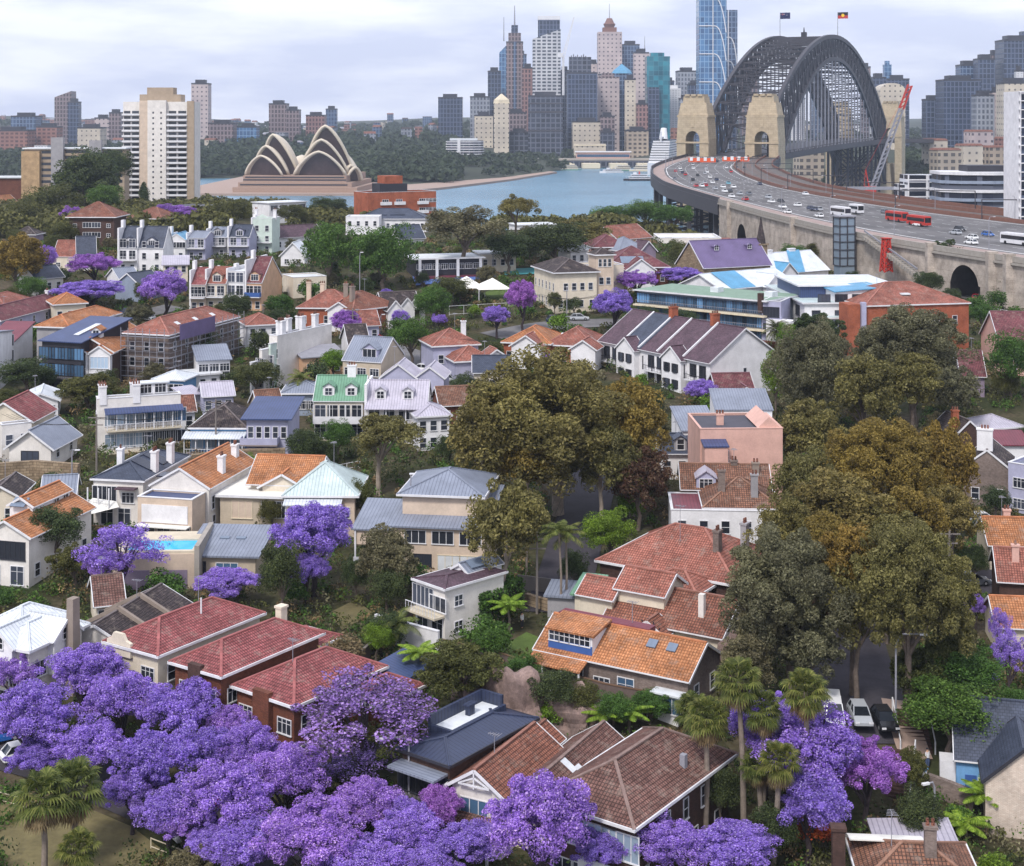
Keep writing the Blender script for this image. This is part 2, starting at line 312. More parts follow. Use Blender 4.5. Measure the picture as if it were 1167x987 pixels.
def add_window(par, x, y, z, rz, t='s', fr='trim_white', gl_='pane', name='window'):
    a, g = win_meshes(t, fr, gl_)
    o = link(name, a, par, (x, y, z), rz); link('pane', g, o); return o
def row(par, face, a, b, z, n, t, fr='trim_white', gl_='pane', lo=0., hi=1., x0=0, y0=0):
    L = a if face in 'ra' else b
    for i in range(n):
        u = L * (lo + (hi - lo) * (i + .5) / n)
        if face == 'r': add_window(par, x0 + u, y0 - .01, z, 0, t, fr, gl_)
        elif face == 'l': add_window(par, x0 - .01, y0 + b - u, z, rad(-90), t, fr, gl_)
def gable_roof(W, x0, x1, y0, y1, z, p, oh, m, trim, ax, cap, wallm, par, walls):
    # ridge along x when ax == 'x'
    def P(u, v, w_): return (u, v, w_) if ax == 'x' else (v, u, w_)
    if ax == 'x': a0, a1, b0, b1 = x0, x1, y0, y1
    else: a0, a1, b0, b1 = y0, y1, x0, x1
    tn = math.tan(rad(p)); hw = (b1 - b0) / 2; bc = (b0 + b1) / 2; zr = z + hw * tn
    walls.ext([P(a0, b0, z - .01), P(a0, b1, z - .01), P(a0, bc, zr - .02)], P(.22, 0, 0))
    walls.ext([P(a1 - .22, b0, z - .01), P(a1 - .22, b1, z - .01), P(a1 - .22, bc, zr - .02)], P(.22, 0, 0))
    r = MB(); th = .2; e = oh; ze = z - e * tn
    for s in (-1, 1):
        be = bc + s * (hw + e)
        r.ext([P(a0 - e * .7, be, ze), P(a0 - e * .7, bc, zr), P(a1 + e * .7, bc, zr), P(a1 + e * .7, be, ze)], (0, 0, th))
    ro = r.build('roof', M[m], par)
    for u in (a0 - e * .7 - .05, a1 + e * .7 + .05):
        t = MB()
        for s in (-1, 1): t.bar(P(u, bc + s * (hw + e + .03), ze + .08), P(u, bc, zr + .08), .08, 0, .26)
        t.build('bargeboard', M[trim], par)
    for s in (-1, 1): MB().bar(P(a0 - e * .7, bc + s * (hw + e + .06), ze + .12), P(a1 + e * .7, bc + s * (hw + e + .06), ze + .12), .09, 0, .12).build('gutter', M[trim], par)
    c = MB(); c.bar(P(a0 - e * .6, bc, zr + th + .03), P(a1 + e * .6, bc, zr + th + .03), .3, 0, .14); c.build('ridge_cap', M[cap], ro)
    return ro, zr + th
def hip_roof(x0, x1, y0, y1, z, p, oh, m, trim, ax, cap, par):
    X0, X1, Y0, Y1 = x0 - oh, x1 + oh, y0 - oh, y1 + oh; tn = math.tan(rad(p))
    if ax is None: ax = 'x' if (X1 - X0) >= (Y1 - Y0) else 'y'
    if ax == 'x': hw = min((Y1 - Y0) / 2, (X1 - X0) / 2 * .98); zr = z + .2 + (Y1 - Y0) / 2 * tn; yc = (Y0 + Y1) / 2; A = (X0 + hw, yc, zr); B = (X1 - hw, yc, zr)
    else: hw = min((X1 - X0) / 2, (Y1 - Y0) / 2 * .98); zr = z + .2 + (X1 - X0) / 2 * tn; xc = (X0 + X1) / 2; A = (xc, Y0 + hw, zr); B = (xc, Y1 - hw, zr)
    zb = z + .2
    c = [(X0, Y0, zb), (X1, Y0, zb), (X1, Y1, zb), (X0, Y1, zb)]
    r = MB()
    if ax == 'x': fs = [(0, 1, 5, 4), (2, 3, 4, 5), (1, 2, 5), (3, 0, 4)]
    else: fs = [(3, 0, 4, 5), (1, 2, 5, 4), (0, 1, 4), (2, 3, 5)]
    r.add(c + [A, B], fs + [(3, 2, 1, 0)])
    ro = r.build('roof', M[m], par)
    g = MB(); g.box(X0 - .08, X1 + .08, Y0 - .08, Y0 + .05, z - .02, zb + .03); g.box(X0 - .08, X1 + .08, Y1 - .05, Y1 + .08, z - .02, zb + .03)
    g.box(X0 - .08, X0 + .05, Y0 + .05, Y1 - .05, z - .02, zb + .03); g.box(X1 - .05, X1 + .08, Y0 + .05, Y1 - .05, z - .02, zb + .03)
    g.build('gutter', M[trim], par)
    k = MB(); up = Vector((0, 0, .04))
    near = (0, 3, 1, 2) if ax == 'x' else (0, 1, 3, 2)
    ea = [(0, A), (3, A), (1, B), (2, B)] if ax == 'x' else [(0, A), (1, A), (2, B), (3, B)]
    for i, q in ea: k.bar(Vector(c[i]) + up, Vector(q) + up, .28, 0, .12)
    k.bar(Vector(A) + up, Vector(B) + up, .3, 0, .14); k.build('ridge_cap', M[cap], ro)
    return ro, zr
def chimney(ro, x, y, z0, z1, m='brick_red', w=.9, d=.65, pots=2):
    c = MB(); c.box(x - w / 2, x + w / 2, y - d / 2, y + d / 2, z0, z1); c.box(x - w / 2 - .1, x + w / 2 + .1, y - d / 2 - .1, y + d / 2 + .1, z1, z1 + .22)
    for i in range(pots):
        px_ = x + (i - (pots - 1) / 2) * .42; c.tube([(px_, y, z1 + .2), (px_, y, z1 + .75)], [.15, .12], 8, 1)
    return c.build('chimney', [M[m], M['tile_terracotta']], ro)
def box_part(name, par, x0, x1, y0, y1, z0, z1, m): return MB().box(x0, x1, y0, y1, z0, z1).build(name, M[m], par)
def dormer(par, x, y, z, face='r', w=1.9, d=2.4, hh=1.5, roof='metal_grey', wall='wall_white', t='q'):
    rz = 0 if face == 'r' else rad(-90)
    o = MB().box(-w / 2, w / 2, 0, d, -.6, hh).build('dormer', M[wall], par, (x, y, z), rz)
    r = MB(); pk = hh + w * .38
    r.ext([(-w / 2 - .2, -.25, hh - .05), (0, -.25, pk), (0, -.25, pk + .15), (-w / 2 - .2, -.25, hh + .12)], (0, d + .3, 0))
    r.ext([(w / 2 + .2, -.25, hh - .05), (w / 2 + .2, -.25, hh + .12), (0, -.25, pk + .15), (0, -.25, pk)], (0, d + .3, 0))
    r.build('dormer_roof', M[roof], o)
    MB().ext([(-w / 2, 0.02, hh), (w / 2, 0.02, hh), (0, 0.02, pk)], (0, .1, 0)).build('dormer_gable', M[wall], o)
    a, g = win_meshes(t, 'trim_white', 'pane'); 
    fo = MB(); fo.v = [tuple(v.co) for v in a.vertices]
    link('window', a, o, (0, -.01, .15)); link('pane', g, o, (0, -.015, .15))
    return o
def skylight(ro_par, x, y, z, slope, face='r', w=1.0, l=1.3, m='skylight', name='skylight'):
    o = MB().box(-w / 2, w / 2, -l / 2, l / 2, 0, .12).build(name, [M[m]], ro_par, (x, y, z))
    o.rotation_euler = (rad(slope), 0, 0) if face == 'r' else (0, rad(-slope), 0) if face == 'l' else (rad(-slope), 0, 0)
    return o
def balcony(par, face, a, b, lo, hi, z, d=1.6, slab='concrete', rail='trim_white', roof=None, posts=0, rh=1.0, style='bars', post_h=2.6):
    # in the frame of a face: u along, out = outward
    L = a if face == 'r' else b; u0, u1 = L * lo, L * hi
    def X(u, o, z_): return (u, -o, z_) if face == 'r' else (-o, b - u, z_)
    def bx(mb, ua, ub, oa, ob, za, zb, m=0):
        p = X(ua, oa, 0); q = X(ub, ob, 0); mb.box(min(p[0], q[0]), max(p[0], q[0]), min(p[1], q[1]), max(p[1], q[1]), za, zb, m)
    s = MB(); bx(s, u0, u1, 0, d, z - .22, z); so = s.build('balcony', M[slab], par)
    r = MB()
    if style == 'solid':
        bx(r, u0, u1, d - .1, d, z, z + rh); bx(r, u0, u0 + .1, 0, d - .1, z, z + rh); bx(r, u1 - .1, u1, 0, d - .1, z, z + rh)
    else:
        bx(r, u0, u1, d - .08, d, z + rh - .08, z + rh)
        n = max(2, int((u1 - u0) / .45))
        for i in range(n + 1):
            u = u0 + (u1 - u0 - .05) * i / n; bx(r, u, u + .045, d - .06, d - .02, z, z + rh - .08)
    r.build('railing', M[rail], so)
    if posts:
        q = MB()
        for i in range(posts):
            u = u0 + (u1 - u0 - .16) * i / max(1, posts - 1); bx(q, u, u + .16, d - .2, d - .04, z - .2, z + post_h)
        q.build('post', M[rail if style != 'solid' else 'trim_white'], par)
    if roof:
        q = MB(); p0 = X(u0 - .2, -.05, 0); 
        q.ext([X(u0 - .25, 0.0, z + post_h + .55), X(u0 - .25, d + .35, z + post_h), X(u0 - .25, d + .35, z + post_h + .14), X(u0 - .25, 0.0, z + post_h + .72)], Vector(X(u1 + .25, 0, 0)) - Vector(X(u0 - .25, 0, 0)))
        q.build('verandah_roof', M[roof], par)
    return so
FOOT = []          # footprints, so that the undergrowth keeps clear of buildings and paving
def volume(par, x0, y0, a, b, z0, he, roof='hip', p=27, wall='wall_cream', rm='tile_red', oh=.45, trim='trim_white', cap=None, ax=None, parapet=.6):
    x1, y1 = x0 + a, y0 + b; w = MB(); w.box(x0, x1, y0, y1, z0, he); cap = cap or (rm if not rm.startswith('tile') else 'ridge_' + rm)
    if cap not in M: cap = rm
    ro, zt = None, he
    if roof == 'hip': ro, zt = hip_roof(x0, x1, y0, y1, he, p, oh, rm, trim, ax, cap, par)
    elif roof in ('gx', 'gy'): ro, zt = gable_roof(w, x0, x1, y0, y1, he, p, oh, rm, trim, roof[1], cap, wall, par, w)
    elif roof == 'flat':
        t = .22; zp = he + parapet
        w.box(x0, x1, y0, y0 + t, he + .002, zp); w.box(x0, x1, y1 - t, y1, he + .002, zp); w.box(x0, x0 + t, y0 + t, y1 - t, he + .002, zp); w.box(x1 - t, x1, y0 + t, y1 - t, he + .002, zp)
        ro = box_part('roof', par, x0 + t, x1 - t, y0 + t, y1 - t, he + .004, he + .12, rm)
        k = MB(); o = .07
        k.box(x0 - o, x1 + o, y0 - o, y0 + t + o, zp, zp + .1); k.box(x0 - o, x1 + o, y1 - t - o, y1 + o, zp, zp + .1); k.box(x0 - o, x0 + t + o, y0 + t + o, y1 - t - o, zp, zp + .1); k.box(x1 - t - o, x1 + o, y0 + t + o, y1 - t - o, zp, zp + .1)
        k.build('coping', M[trim], par)
    elif roof == 'slab':
        ro = box_part('roof', par, x0 - oh, x1 + oh, y0 - oh, y1 + oh, he + .003, he + .28, rm)
        k = MB(); k.box(x0 - oh - .05, x1 + oh + .05, y0 - oh - .05, y0 - oh, he, he + .34); k.box(x0 - oh - .05, x0 - oh, y0 - oh, y1 + oh, he, he + .34); k.build('fascia', M[trim], par); zt = he + .28
    elif roof in ('skx', 'sky', 'sxx', 'syy'):        # one slope: low at x0 / y0 (or at x1 / y1)
        rise = (a if roof[1:] in ('kx', 'xx') else b) * math.tan(rad(p)); zt = he + rise
        if roof == 'skx': q = [(x0 - oh, y0 - oh, he), (x1 + oh, y0 - oh, zt), (x1 + oh, y0 - oh, zt + .2), (x0 - oh, y0 - oh, he + .2)]; d = (0, b + 2 * oh, 0); w.ext([(x0, y0, he), (x1, y0, he), (x1, y0, zt)], (0, b, 0))
        elif roof == 'sxx': q = [(x0 - oh, y0 - oh, zt), (x1 + oh, y0 - oh, he), (x1 + oh, y0 - oh, he + .2), (x0 - oh, y0 - oh, zt + .2)]; d = (0, b + 2 * oh, 0); w.ext([(x0, y0, he), (x1, y0, he), (x0, y0, zt)], (0, b, 0))
        elif roof == 'sky': q = [(x0 - oh, y0 - oh, he), (x0 - oh, y1 + oh, zt), (x0 - oh, y1 + oh, zt + .2), (x0 - oh, y0 - oh, he + .2)]; d = (a + 2 * oh, 0, 0); w.ext([(x0, y0, he), (x0, y1, he), (x0, y1, zt)], (a, 0, 0))
        else: q = [(x0 - oh, y0 - oh, zt), (x0 - oh, y1 + oh, he), (x0 - oh, y1 + oh, he + .2), (x0 - oh, y0 - oh, zt + .2)]; d = (a + 2 * oh, 0, 0); w.ext([(x0, y0, he), (x0, y1, he), (x0, y0, zt)], (a, 0, 0))
        ro = MB().ext(q, d).build('roof', M[rm], par)
        k = MB(); k.ext([(px_ , py_, z_ + .01) for px_, py_, z_ in q][:1] + [(q[3][0], q[3][1], q[3][2] + .05)] + [(q[3][0] - (.08 if d[0] == 0 else 0), q[3][1] - (.08 if d[1] == 0 else 0), q[3][2] + .05), (q[0][0] - (.08 if d[0] == 0 else 0), q[0][1] - (.08 if d[1] == 0 else 0), q[0][2])], d) if False else None
    wo = w.build('wall', M[wall], par)
    return ro, zt
for k in ('red', 'terracotta', 'orange', 'brown', 'mossy', 'salmon', 'dark', 'crimson'):
    M['ridge_tile_' + k] = plain('ridge_tile_' + k, dict(red='9c5f5e', terracotta='93685b', orange='c07e58', brown='85706a', mossy='93705f', salmon='a57064', dark='6d6464', crimson='866068')[k], .85, .35, 1)
def aerial(ro, x, y, z, hgt=2.6):
    t = MB().tube([(x, y, z - 1.2), (x, y, z + hgt)], .035, 5)
    for k in range(5): t.bar((x - .5 + .06 * k, y - .5 + .25 * k, z + hgt - .1), (x + .5 - .06 * k, y - .5 + .25 * k, z + hgt - .1), .03)
    t.bar((x, y - .55, z + hgt - .1), (x, y + .6, z + hgt - .1), .04); return t.build('aerial', M['steel_light'], ro)
class House: pass
def H(name, label, cat, L, B, Rr, he, roof='hip', p=27, wall='wall_cream', rm='tile_red', wr=(), wl=(), oh=.45, trim='trim_white', ax=None, chim=(), base=5, parapet=.6, dz=0, group=None, z=None):
    """corner pixels at eave level: L (left), B (nearest), Rr (right); a number instead gives that side's depth in metres"""
    if z is None:
        X, Y, zg = gp(B[0], B[1], he + dz); zg += dz
    else:
        zg = z; X, Y = onz(B[0], B[1], z + he)
    ze = zg + he; b0 = Vector((X, Y))
    vl = Vector(onz(L[0], L[1], ze)) - b0 if not isinstance(L, (int, float)) else None
    vr = Vector(onz(Rr[0], Rr[1], ze)) - b0 if not isinstance(Rr, (int, float)) else None
    if vl is None: ex = vr.normalized(); a = vr.length; b = L; 
    elif vr is None: ey = vl.normalized(); ex = Vector((ey.y, -ey.x)); a = Rr; b = vl.length
    elif vr.length >= vl.length: ex = vr.normalized(); a = vr.length; ey = Vector((-ex.y, ex.x)); b = abs(vl.dot(ey))
    else: ey = vl.normalized(); ex = Vector((ey.y, -ey.x)); b = vl.length; a = abs(vr.dot(ex))
    yaw = math.atan2(ex.y, ex.x)
    e = empty(name, (X, Y, zg), yaw, label, cat, group)
    ro, zt = volume(e, 0, 0, a, b, -base, he, roof, p, wall, rm, oh, trim, None, ax, parapet)
    for (z_, n, t, *o) in wr: row(e, 'r', a, b, z_, n, t, *o)
    for (z_, n, t, *o) in wl: row(e, 'l', a, b, z_, n, t, *o)
    tn = math.tan(rad(p))
    for (fx, fy, top, *cm) in chim:
        zc = he + min(fx * a, a - fx * a, fy * b, b - fy * b) * tn * .5
        chimney(ro, fx * a, fy * b, he - .5 if roof == 'flat' else he, zt + top, *cm)
    FOOT.append((X, Y, yaw, a, b))
    r = House(); r.e = e; r.a = a; r.b = b; r.he = he; r.zt = zt; r.ro = ro; r.p = p; r.zg = zg; r.yaw = yaw
    if roof in ('hip', 'gx', 'gy') and Y < 330 and len(FOOT) % 2: aerial(ro, a * (.3 if len(FOOT) % 4 == 1 else .62), b * .5, zt, 1.8 + (len(FOOT) % 5) * .3)
    if DBG: print('H %-42s X%7.1f Y%7.1f z%5.1f yaw%6.1f a%5.1f b%5.1f' % (label[:42], X, Y, zg, math.degrees(yaw), a, b))
    return r
DBG = False
HAZE = 0.000075
# ---------------------------------------------------------------- the near houses
def skin_win(par, x, y, z, rz, t): add_window(par, x, y, z, rz, t)
r = H('brick_flats', 'two storey red brick block with red tile roof, nearest of the three red roofs', 'house', (266, 785), (335, 806), (435, 762), 6.2, 'hip', 27, 'brick_red', 'tile_red',
      wr=[(3.4, 4, 's'), (.7, 4, 's')], wl=[(3.4, 1, 'c', 'trim_white', 'pane', .02, .3), (3.4, 1, 'c', 'trim_white', 'pane', .7, .98), (.7, 2, 'c')])
box_part('stair_bay', r.e, -.6, -.01, r.b * .36, r.b * .64, -3, 6.9, 'brick_red'); box_part('porch_slab', r.e, -1.6, -.02, r.b * .33, r.b * .6, 2.4, 2.65, 'trim_cream')
r = H('brick_flats', 'two storey red brick block with red tile roof, middle of the three red roofs', 'house', (197, 757), (252, 773), (363, 724), 6.2, 'hip', 27, 'brick_red', 'tile_red',
      wr=[(3.4, 4, 'c'), (.7, 4, 's')], wl=[(3.4, 2, 'c'), (.7, 2, 'c')], chim=[(.9, .62, .5, 'wall_cream', .9, .8, 0)])
box_part('stair_bay', r.e, -.6, -.01, r.b * .36, r.b * .62, -3, 6.9, 'brick_brown')
volume(r.e, r.a, 1.2, 4.5, 4.6, -4, 4.4, 'hip', 22, 'brick_red', 'tile_red')
r = H('rendered_house', 'cream rendered house with red tile roof and scrolled parapet, behind the red brick blocks', 'house', (128, 731), (180, 748), (296, 701), 6.0, 'hip', 27, 'wall_cream', 'tile_red',
      wr=[(3.2, 4, 's')], wl=[(3.3, 1, 't', 'trim_white', 'pane', .1, .4), (3.3, 1, 'c', 'trim_white', 'pane', .62, .98)])
MB().ext([(0, r.b * .5, 5.2), (0, r.b * .98, 5.2), (0, r.b * .98, 6.6), (0, r.b * .9, 6.8), (0, r.b * .84, 7.4), (0, r.b * .66, 7.4), (0, r.b * .6, 6.8), (0, r.b * .5, 6.6)], (-.35, 0, 0)).build('parapet', M['wall_cream'], r.e, (-.02, 0, 0))
MB().tube([(r.a * .55, r.b * .3, 7.6), (r.a * .55, r.b * .3, 9.2)], .09, 8).build('vent_pipe', M['trim_white'], r.ro)
r = H('modern_house', 'brown brick house with navy metal roof and a sunken roof terrace', 'house', (455, 856), (512, 874), (608, 821), 6.6, 'hip', 13, 'brick_brown', 'metal_navy', oh=.35, trim='trim_dark', wr=[(3.6, 3, 't', 'trim_dark'), (.8, 2, 's', 'trim_dark')], wl=[(3.3, 1, 'b', 'trim_dark', 'pane', 0, .5), (3.3, 1, 'b', 'trim_dark', 'pane', .5, 1), (.2, 2, 'b', 'trim_dark')])
ro = r.e; a0, b0 = r.a * .34, r.b * .56; a1, b1 = r.a * .93, r.b * .98; zt = r.zt - .15
box_part('terrace_floor', ro, a0, a1, b0, b1, zt - .12, zt, 'flat_white')
k = MB(); k.box(a0 - .3, a1 + .3, b0 - .3, b0, zt - 1.4, zt + .25); k.box(a0 - .3, a1 + .3, b1, b1 + .3, zt - 1.4, zt + 1.1); k.box(a0 - .3, a0, b0, b1, zt - 1.4, zt + .25); k.box(a1, a1 + .3, b0, b1, zt - 1.4, zt + 1.1); k.build('terrace_wall', M['metal_navy'], ro)
MB().box(-.6, .6, -.35, .35, .9, 1.05).box(-.4, .4, -.25, .25, 0, .9).build('terrace_bench', M['metal_navy'], ro, (r.a * .68, r.b * .8, zt))
balcony(r.e, 'l', r.a, r.b, .03, .97, 3.1, 1.5, 'concrete_dark', 'trim_dark'); box_part('awning', r.e, -2.0, -.06, .1, r.b - .1, 5.75, 5.95, 'metal_grey')
# twin-gabled terracotta house
r = H('gabled_house', 'pale house with two parallel mossy tile gables and a verandah facing the jacarandas', 'house', (523, 886), (571, 906), (634, 852), 5.6, 'gx', 33, 'wall_warmwhite', 'tile_terracotta', wl=[(3.1, 1, 'w', 'trim_white', 'pane_blue', .1, .8)], oh=.6)
volume(r.e, 2.5, -5.6, r.a + 1.5, 5.6, -5, 5.0, 'gx', 33, 'wall_cream', 'tile_brown'); volume(r.e, r.a * .75, r.b * .25, r.a * .55, r.b * .7, -5, 5.1, 'gx', 34, 'wall_warmwhite', 'tile_terracotta')
q = MB(); q.ext([(-2.4, -.2, 2.5), (-.02, -.2, 3.2), (-.02, -.2, 3.4), (-2.4, -.2, 2.7)], (0, r.b + .4, 0)); q.build('verandah_roof', M['tile_brown'], r.e)
q = MB()
for i in range(4): q.box(-2.2, -2.02, .1 + (r.b - .4) * i / 3, .3 + (r.b - .4) * i / 3, -3, 2.5)
q.build('post', M['trim_white'], r.e)
q = MB(); zq = 5.6; ym = r.b / 2
for s in (-1, 1): q.bar((-.5, ym + s * r.b * .3, zq + .4), (-.5, ym, zq + r.b * .22), .12)
q.bar((-.5, ym, zq + .1), (-.5, ym, zq + r.b * .3), .12); q.bar((-.5, ym - r.b * .32, zq + .35), (-.5, ym + r.b * .32, zq + .35), .14); q.build('gable_fretwork', M['trim_white'], r.e)
for i, (u, v) in enumerate(((.55, -3.4), (.62, -4.5))): skylight(r.e, r.a * u, v, 5.0 + 1.5 - i * .7, 33, 'r', .9, 1.6, 'flat_white')
r = H('brick_house', 'dark brown brick house with large weathered terracotta hip roof, nearest the palms', 'house', (643, 896), (720, 944), (830, 862), 6.2, 'hip', 29, 'brick_brown', 'tile_brown', oh=.6, wr=[(3.6, 1, 'w', 'trim_white', 'pane', .0, .18), (3.6, 4, 't', 'trim_white', 'pane', .25, 1), (.7, 4, 's')], wl=[(3.4, 1, 'b', 'trim_white', 'pane_pale', .02, .5), (3.4, 2, 'b', 'trim_white', 'pane_pale', .5, 1), (.4, 3, 'w')])
box_part('balcony', r.e, -1.4, -.02, .3, r.b * .5, 2.2, 2.4, 'stone_pale'); box_part('balustrade', r.e, -1.4, -1.28, .3, r.b * .5, 2.4, 3.3, 'trim_white')
MB().box(-.25, .25, -.25, .25, 0, 1.3).build('flue', M['steel_light'], r.ro, (r.a * .62, r.b * .12, 7.0))
# long orange cottage
r = H('orange_cottage', 'long brick cottage with bright orange tile roof, blue dormer and verandah above the cliff', 'house', (613, 738), (784, 776), (824, 747), 3.9, 'gy', 30, 'brick_grey', 'tile_orange', oh=.45,
      wl=[(1.0, 1, 's', 'trim_white', 'pane_pale', .05, .16), (.4, 1, 'd', 'trim_white', 'pane', .2, .32), (.9, 1, 'c', 'trim_white', 'pane', .38, .5), (.5, 1, 'd', 'trim_white', 'pane_blue', .55, .65), (.8, 1, 'w', 'trim_white', 'pane_blue', .82, .97)], wr=[(1.2, 2, 's')])
a, b = r.a, r.b
box_part('ridge_strip', r.e, a * .5, a * .5 + 1.5, b * .36, b * .985, r.zt - .35, r.zt + .18, 'metal_maroon')
d = MB(); d.box(.2, a * .46, b * .63, b * .93, 4.2, 6.0); d.build('dormer', M['wall_white'], r.e); box_part('dormer_cladding', r.e, .1, .19, b * .63, b * .93, 4.1, 5.0, 'trim_blue')
for i in range(4): add_window(r.e, .17, b * (.68 + .07 * i), 4.98, rad(-90), 'q')
q = MB(); q.ext([(-.1, b * .61, 6.0), (a * .5, b * .61, 6.6), (a * .5, b * .61, 6.8), (-.1, b * .61, 6.2)], (0, b * .34, 0)); q.build('dormer_roof', M['tile_orange'], r.e)
for v in (.17, .3): skylight(r.e, a * .33, b * v, 3.9 + a * .33 * .58 + .28, 30, 'l', 1.0, 1.0)
q = MB(); q.ext([(-2.2, b * .64, 3.05), (-.02, b * .64, 3.75), (-.02, b * .64, 3.95), (-2.2, b * .64, 3.2)], (0, b * .37, 0)); q.build('verandah_roof', M['tile_orange'], r.e)
q = MB()
for v in (.65, .77, .9, 1.0): q.box(-2.1, -1.95, b * v - .08, b * v + .08, -2, 3.05)
q.build('post', M['trim_white'], r.e)
q = MB(); q.box(-2.15, -.02, b * .18, b * 1.02, -3.2, -.1); q.build('verandah_base', M['brick_grey'], r.e)
q = MB(); q.box(-2.1, -2.02, b * .2, b, .8, .9)
for i in range(26): q.box(-2.09, -2.03, b * (.2 + .8 * i / 25) - .03, b * (.2 + .8 * i / 25) + .03, -.1, .8)
q.build('railing', M['trim_white'], r.e)
q = MB(); q.box(-1.1, -.02, b * .03, b * .16, -1.2, 2.4); q.build('bay', M['wall_white'], r.e); box_part('bay_hood', r.e, -1.5, -.02, b * .01, b * .2, 2.45, 2.62, 'flat_white'); add_window(r.e, -1.12, b * .095, .7, rad(-90), 'w', 'trim_white', 'pane_blue')
# brown-roofed house behind it
r = H('tiled_house', 'cream house with brown tile roof and half timbered gable right behind the orange cottage', 'house', (693, 700), (822, 725), (862, 700), 3.6, 'gy', 31, 'wall_cream', 'tile_terracotta', oh=.5, wl=[(.9, 1, 'c', 'trim_white', 'pane', .08, .25), (.6, 1, 't', 'trim_white', 'pane', .8, .95)], wr=[(.8, 2, 'c', 'trim_white', 'pane_blue')])
a, b = r.a, r.b
volume(r.e, a * .18, b * .55, a * .6, b * .42, 3, 6.2, 'gy', 31, 'wall_cream', 'tile_salmon'); volume(r.e, a * .05, b * .98, a * .5, b * .3, -3, 5.2, 'gy', 31, 'wall_cream', 'tile_salmon')
volume(r.e, -1.8, b * .44, 2.2, b * .26, -3, 3.2, 'gx', 33, 'wall_cream', 'tile_terracotta')
q = MB()
for i in range(5): q.box(-1.86, -1.81, b * (.47 + .05 * i) - .06, b * (.47 + .05 * i) + .06, 3.2, 3.9 + (.5 if i in (1, 3) else 0) + (.8 if i == 2 else 0))
q.build('half_timbering', M['trim_dark'], r.e)
MB().box(-.3, .3, -.3, .3, 0, 2.8).build('chimney', M['wall_warmwhite'], r.ro, (a * .2, b * .22, 4.2)); box_part('awning', r.e, -1.6, -.03, b * .33, b * .42, 2.0, 2.15, 'metal_green')
r = H('tiled_house', 'brick house with sprawling rust red roof and white pergola beside the slim palms', 'house', (684, 640), (836, 668), 13, 4.6, 'hip', 28, 'brick_brown', 'tile_salmon', wl=[(1.2, 4, 's')], chim=[(.3, .22, .6, 'brick_grey', 1, .7, 2), (.6, .12, .8, 'wall_grey', 1, .7, 2)])
volume(r.e, 4, -7, 8, 8, -4, 5.0, 'hip', 30, 'brick_orange', 'tile_salmon'); volume(r.e, -4.5, r.b * .15, 5, r.b * .38, -4, 4.2, 'hip', 28, 'brick_brown', 'tile_salmon')
q = MB()
for i in range(7): q.box(-3.2, -.1, r.b * (.62 + .05 * i), r.b * (.62 + .05 * i) + .12, 2.9, 3.05)
q.box(-3.2, -3.05, r.b * .6, r.b * .95, 2.74, 2.88); q.build('pergola', M['trim_white'], r.e)
r = H('white_house', 'white painted house with brown hip roof and tall chimneys below the sandstone house', 'house', 9, (765, 583), (889, 585), 4.6, 'flat', 20, 'wall_white', 'metal_maroon', wr=[(1.9, 5, 's')], parapet=.2)
volume(r.e, r.a * .32, .6, r.a * .67, 9, 0, 4.9, 'hip', 30, 'wall_white', 'tile_mossy')
chimney(r.ro, r.a * .48, 3, 5, 9.2, 'brick_grey'); chimney(r.ro, r.a * .78, 2.2, 5, 8.9, 'wall_grey')
r = H('stone_house', 'sandstone house with brown tile roof and a small dormer gable, below the pink building', 'house', 8, (778, 557), (877, 558), 5.0, 'gx', 30, 'sandstone', 'tile_mossy', wr=[(1.2, 3, 's'), (3.4, 1, 's', 'trim_white', 'pane', .2, .34)], chim=[(.86, .3, .4, 'chimney_stone'), (.62, .5, .3, 'brick_grey')])
dormer(r.e, r.a * .27, -.1, 4.8, 'r', 2.6, 3, 1.6, 'metal_lilac', 'wall_lilac', 'c')
r = H('pink_building', 'tall plain pink rendered house with stepped parapet and a single sash window', 'house', 11, (798, 492), (892, 491), 10.5, 'flat', 4, 'wall_pink', 'flat_dark', wr=[(6.2, 1, 's', 'trim_white', 'pane', .2, .4)], parapet=.35, trim='wall_pink')
MB().ext([(r.a * .7, .3, 10.9), (r.a * .98, .3, 10.9), (r.a * .84, .3, 12.4)], (0, 9, 0)).build('gable_top', M['wall_pink'], r.e); volume(r.e, .2, -2.6, r.a * .28, 2.55, -4, 8.8, 'sky', 10, 'wall_pink', 'metal_blue', oh=.15); chimney(r.e, r.a * .3, 4, 10.5, 12, 'wall_pink', 1, .6, 3)
r = H('white_house', 'white two storey house with blue grey metal roof standing behind the pink building', 'house', 8, (816, 468), (880, 468), 6.0, 'sky', 14, 'wall_white', 'metal_grey', wr=[(3.4, 3, 't')], oh=.2)
volume(r.e, r.a * .55, -4, r.a * .55, 4, -4, 3.6, 'sxx', 14, 'wall_white', 'metal_white', oh=.1)
r = H('white_house', 'narrow white walled house with dark grey metal roof, left of the pink building', 'house', 8, (778, 492), (818, 491), 6.4, 'sky', 15, 'wall_white', 'metal_grey', wr=[(1.2, 2, 's')], oh=.25)
r = H('terrace_house', 'small grey slate roofed house with a dark dormer, half hidden by the big gum tree', 'house', 7, (752, 516), (786, 516), 4.0, 'gx', 30, 'wall_white', 'slate', wr=[(1.2, 2, 's')]); dormer(r.e, r.a * .7, .2, 4.3, 'r', 1.8, 2.4, 1.5, 'slate', 'wall_grey', 's')
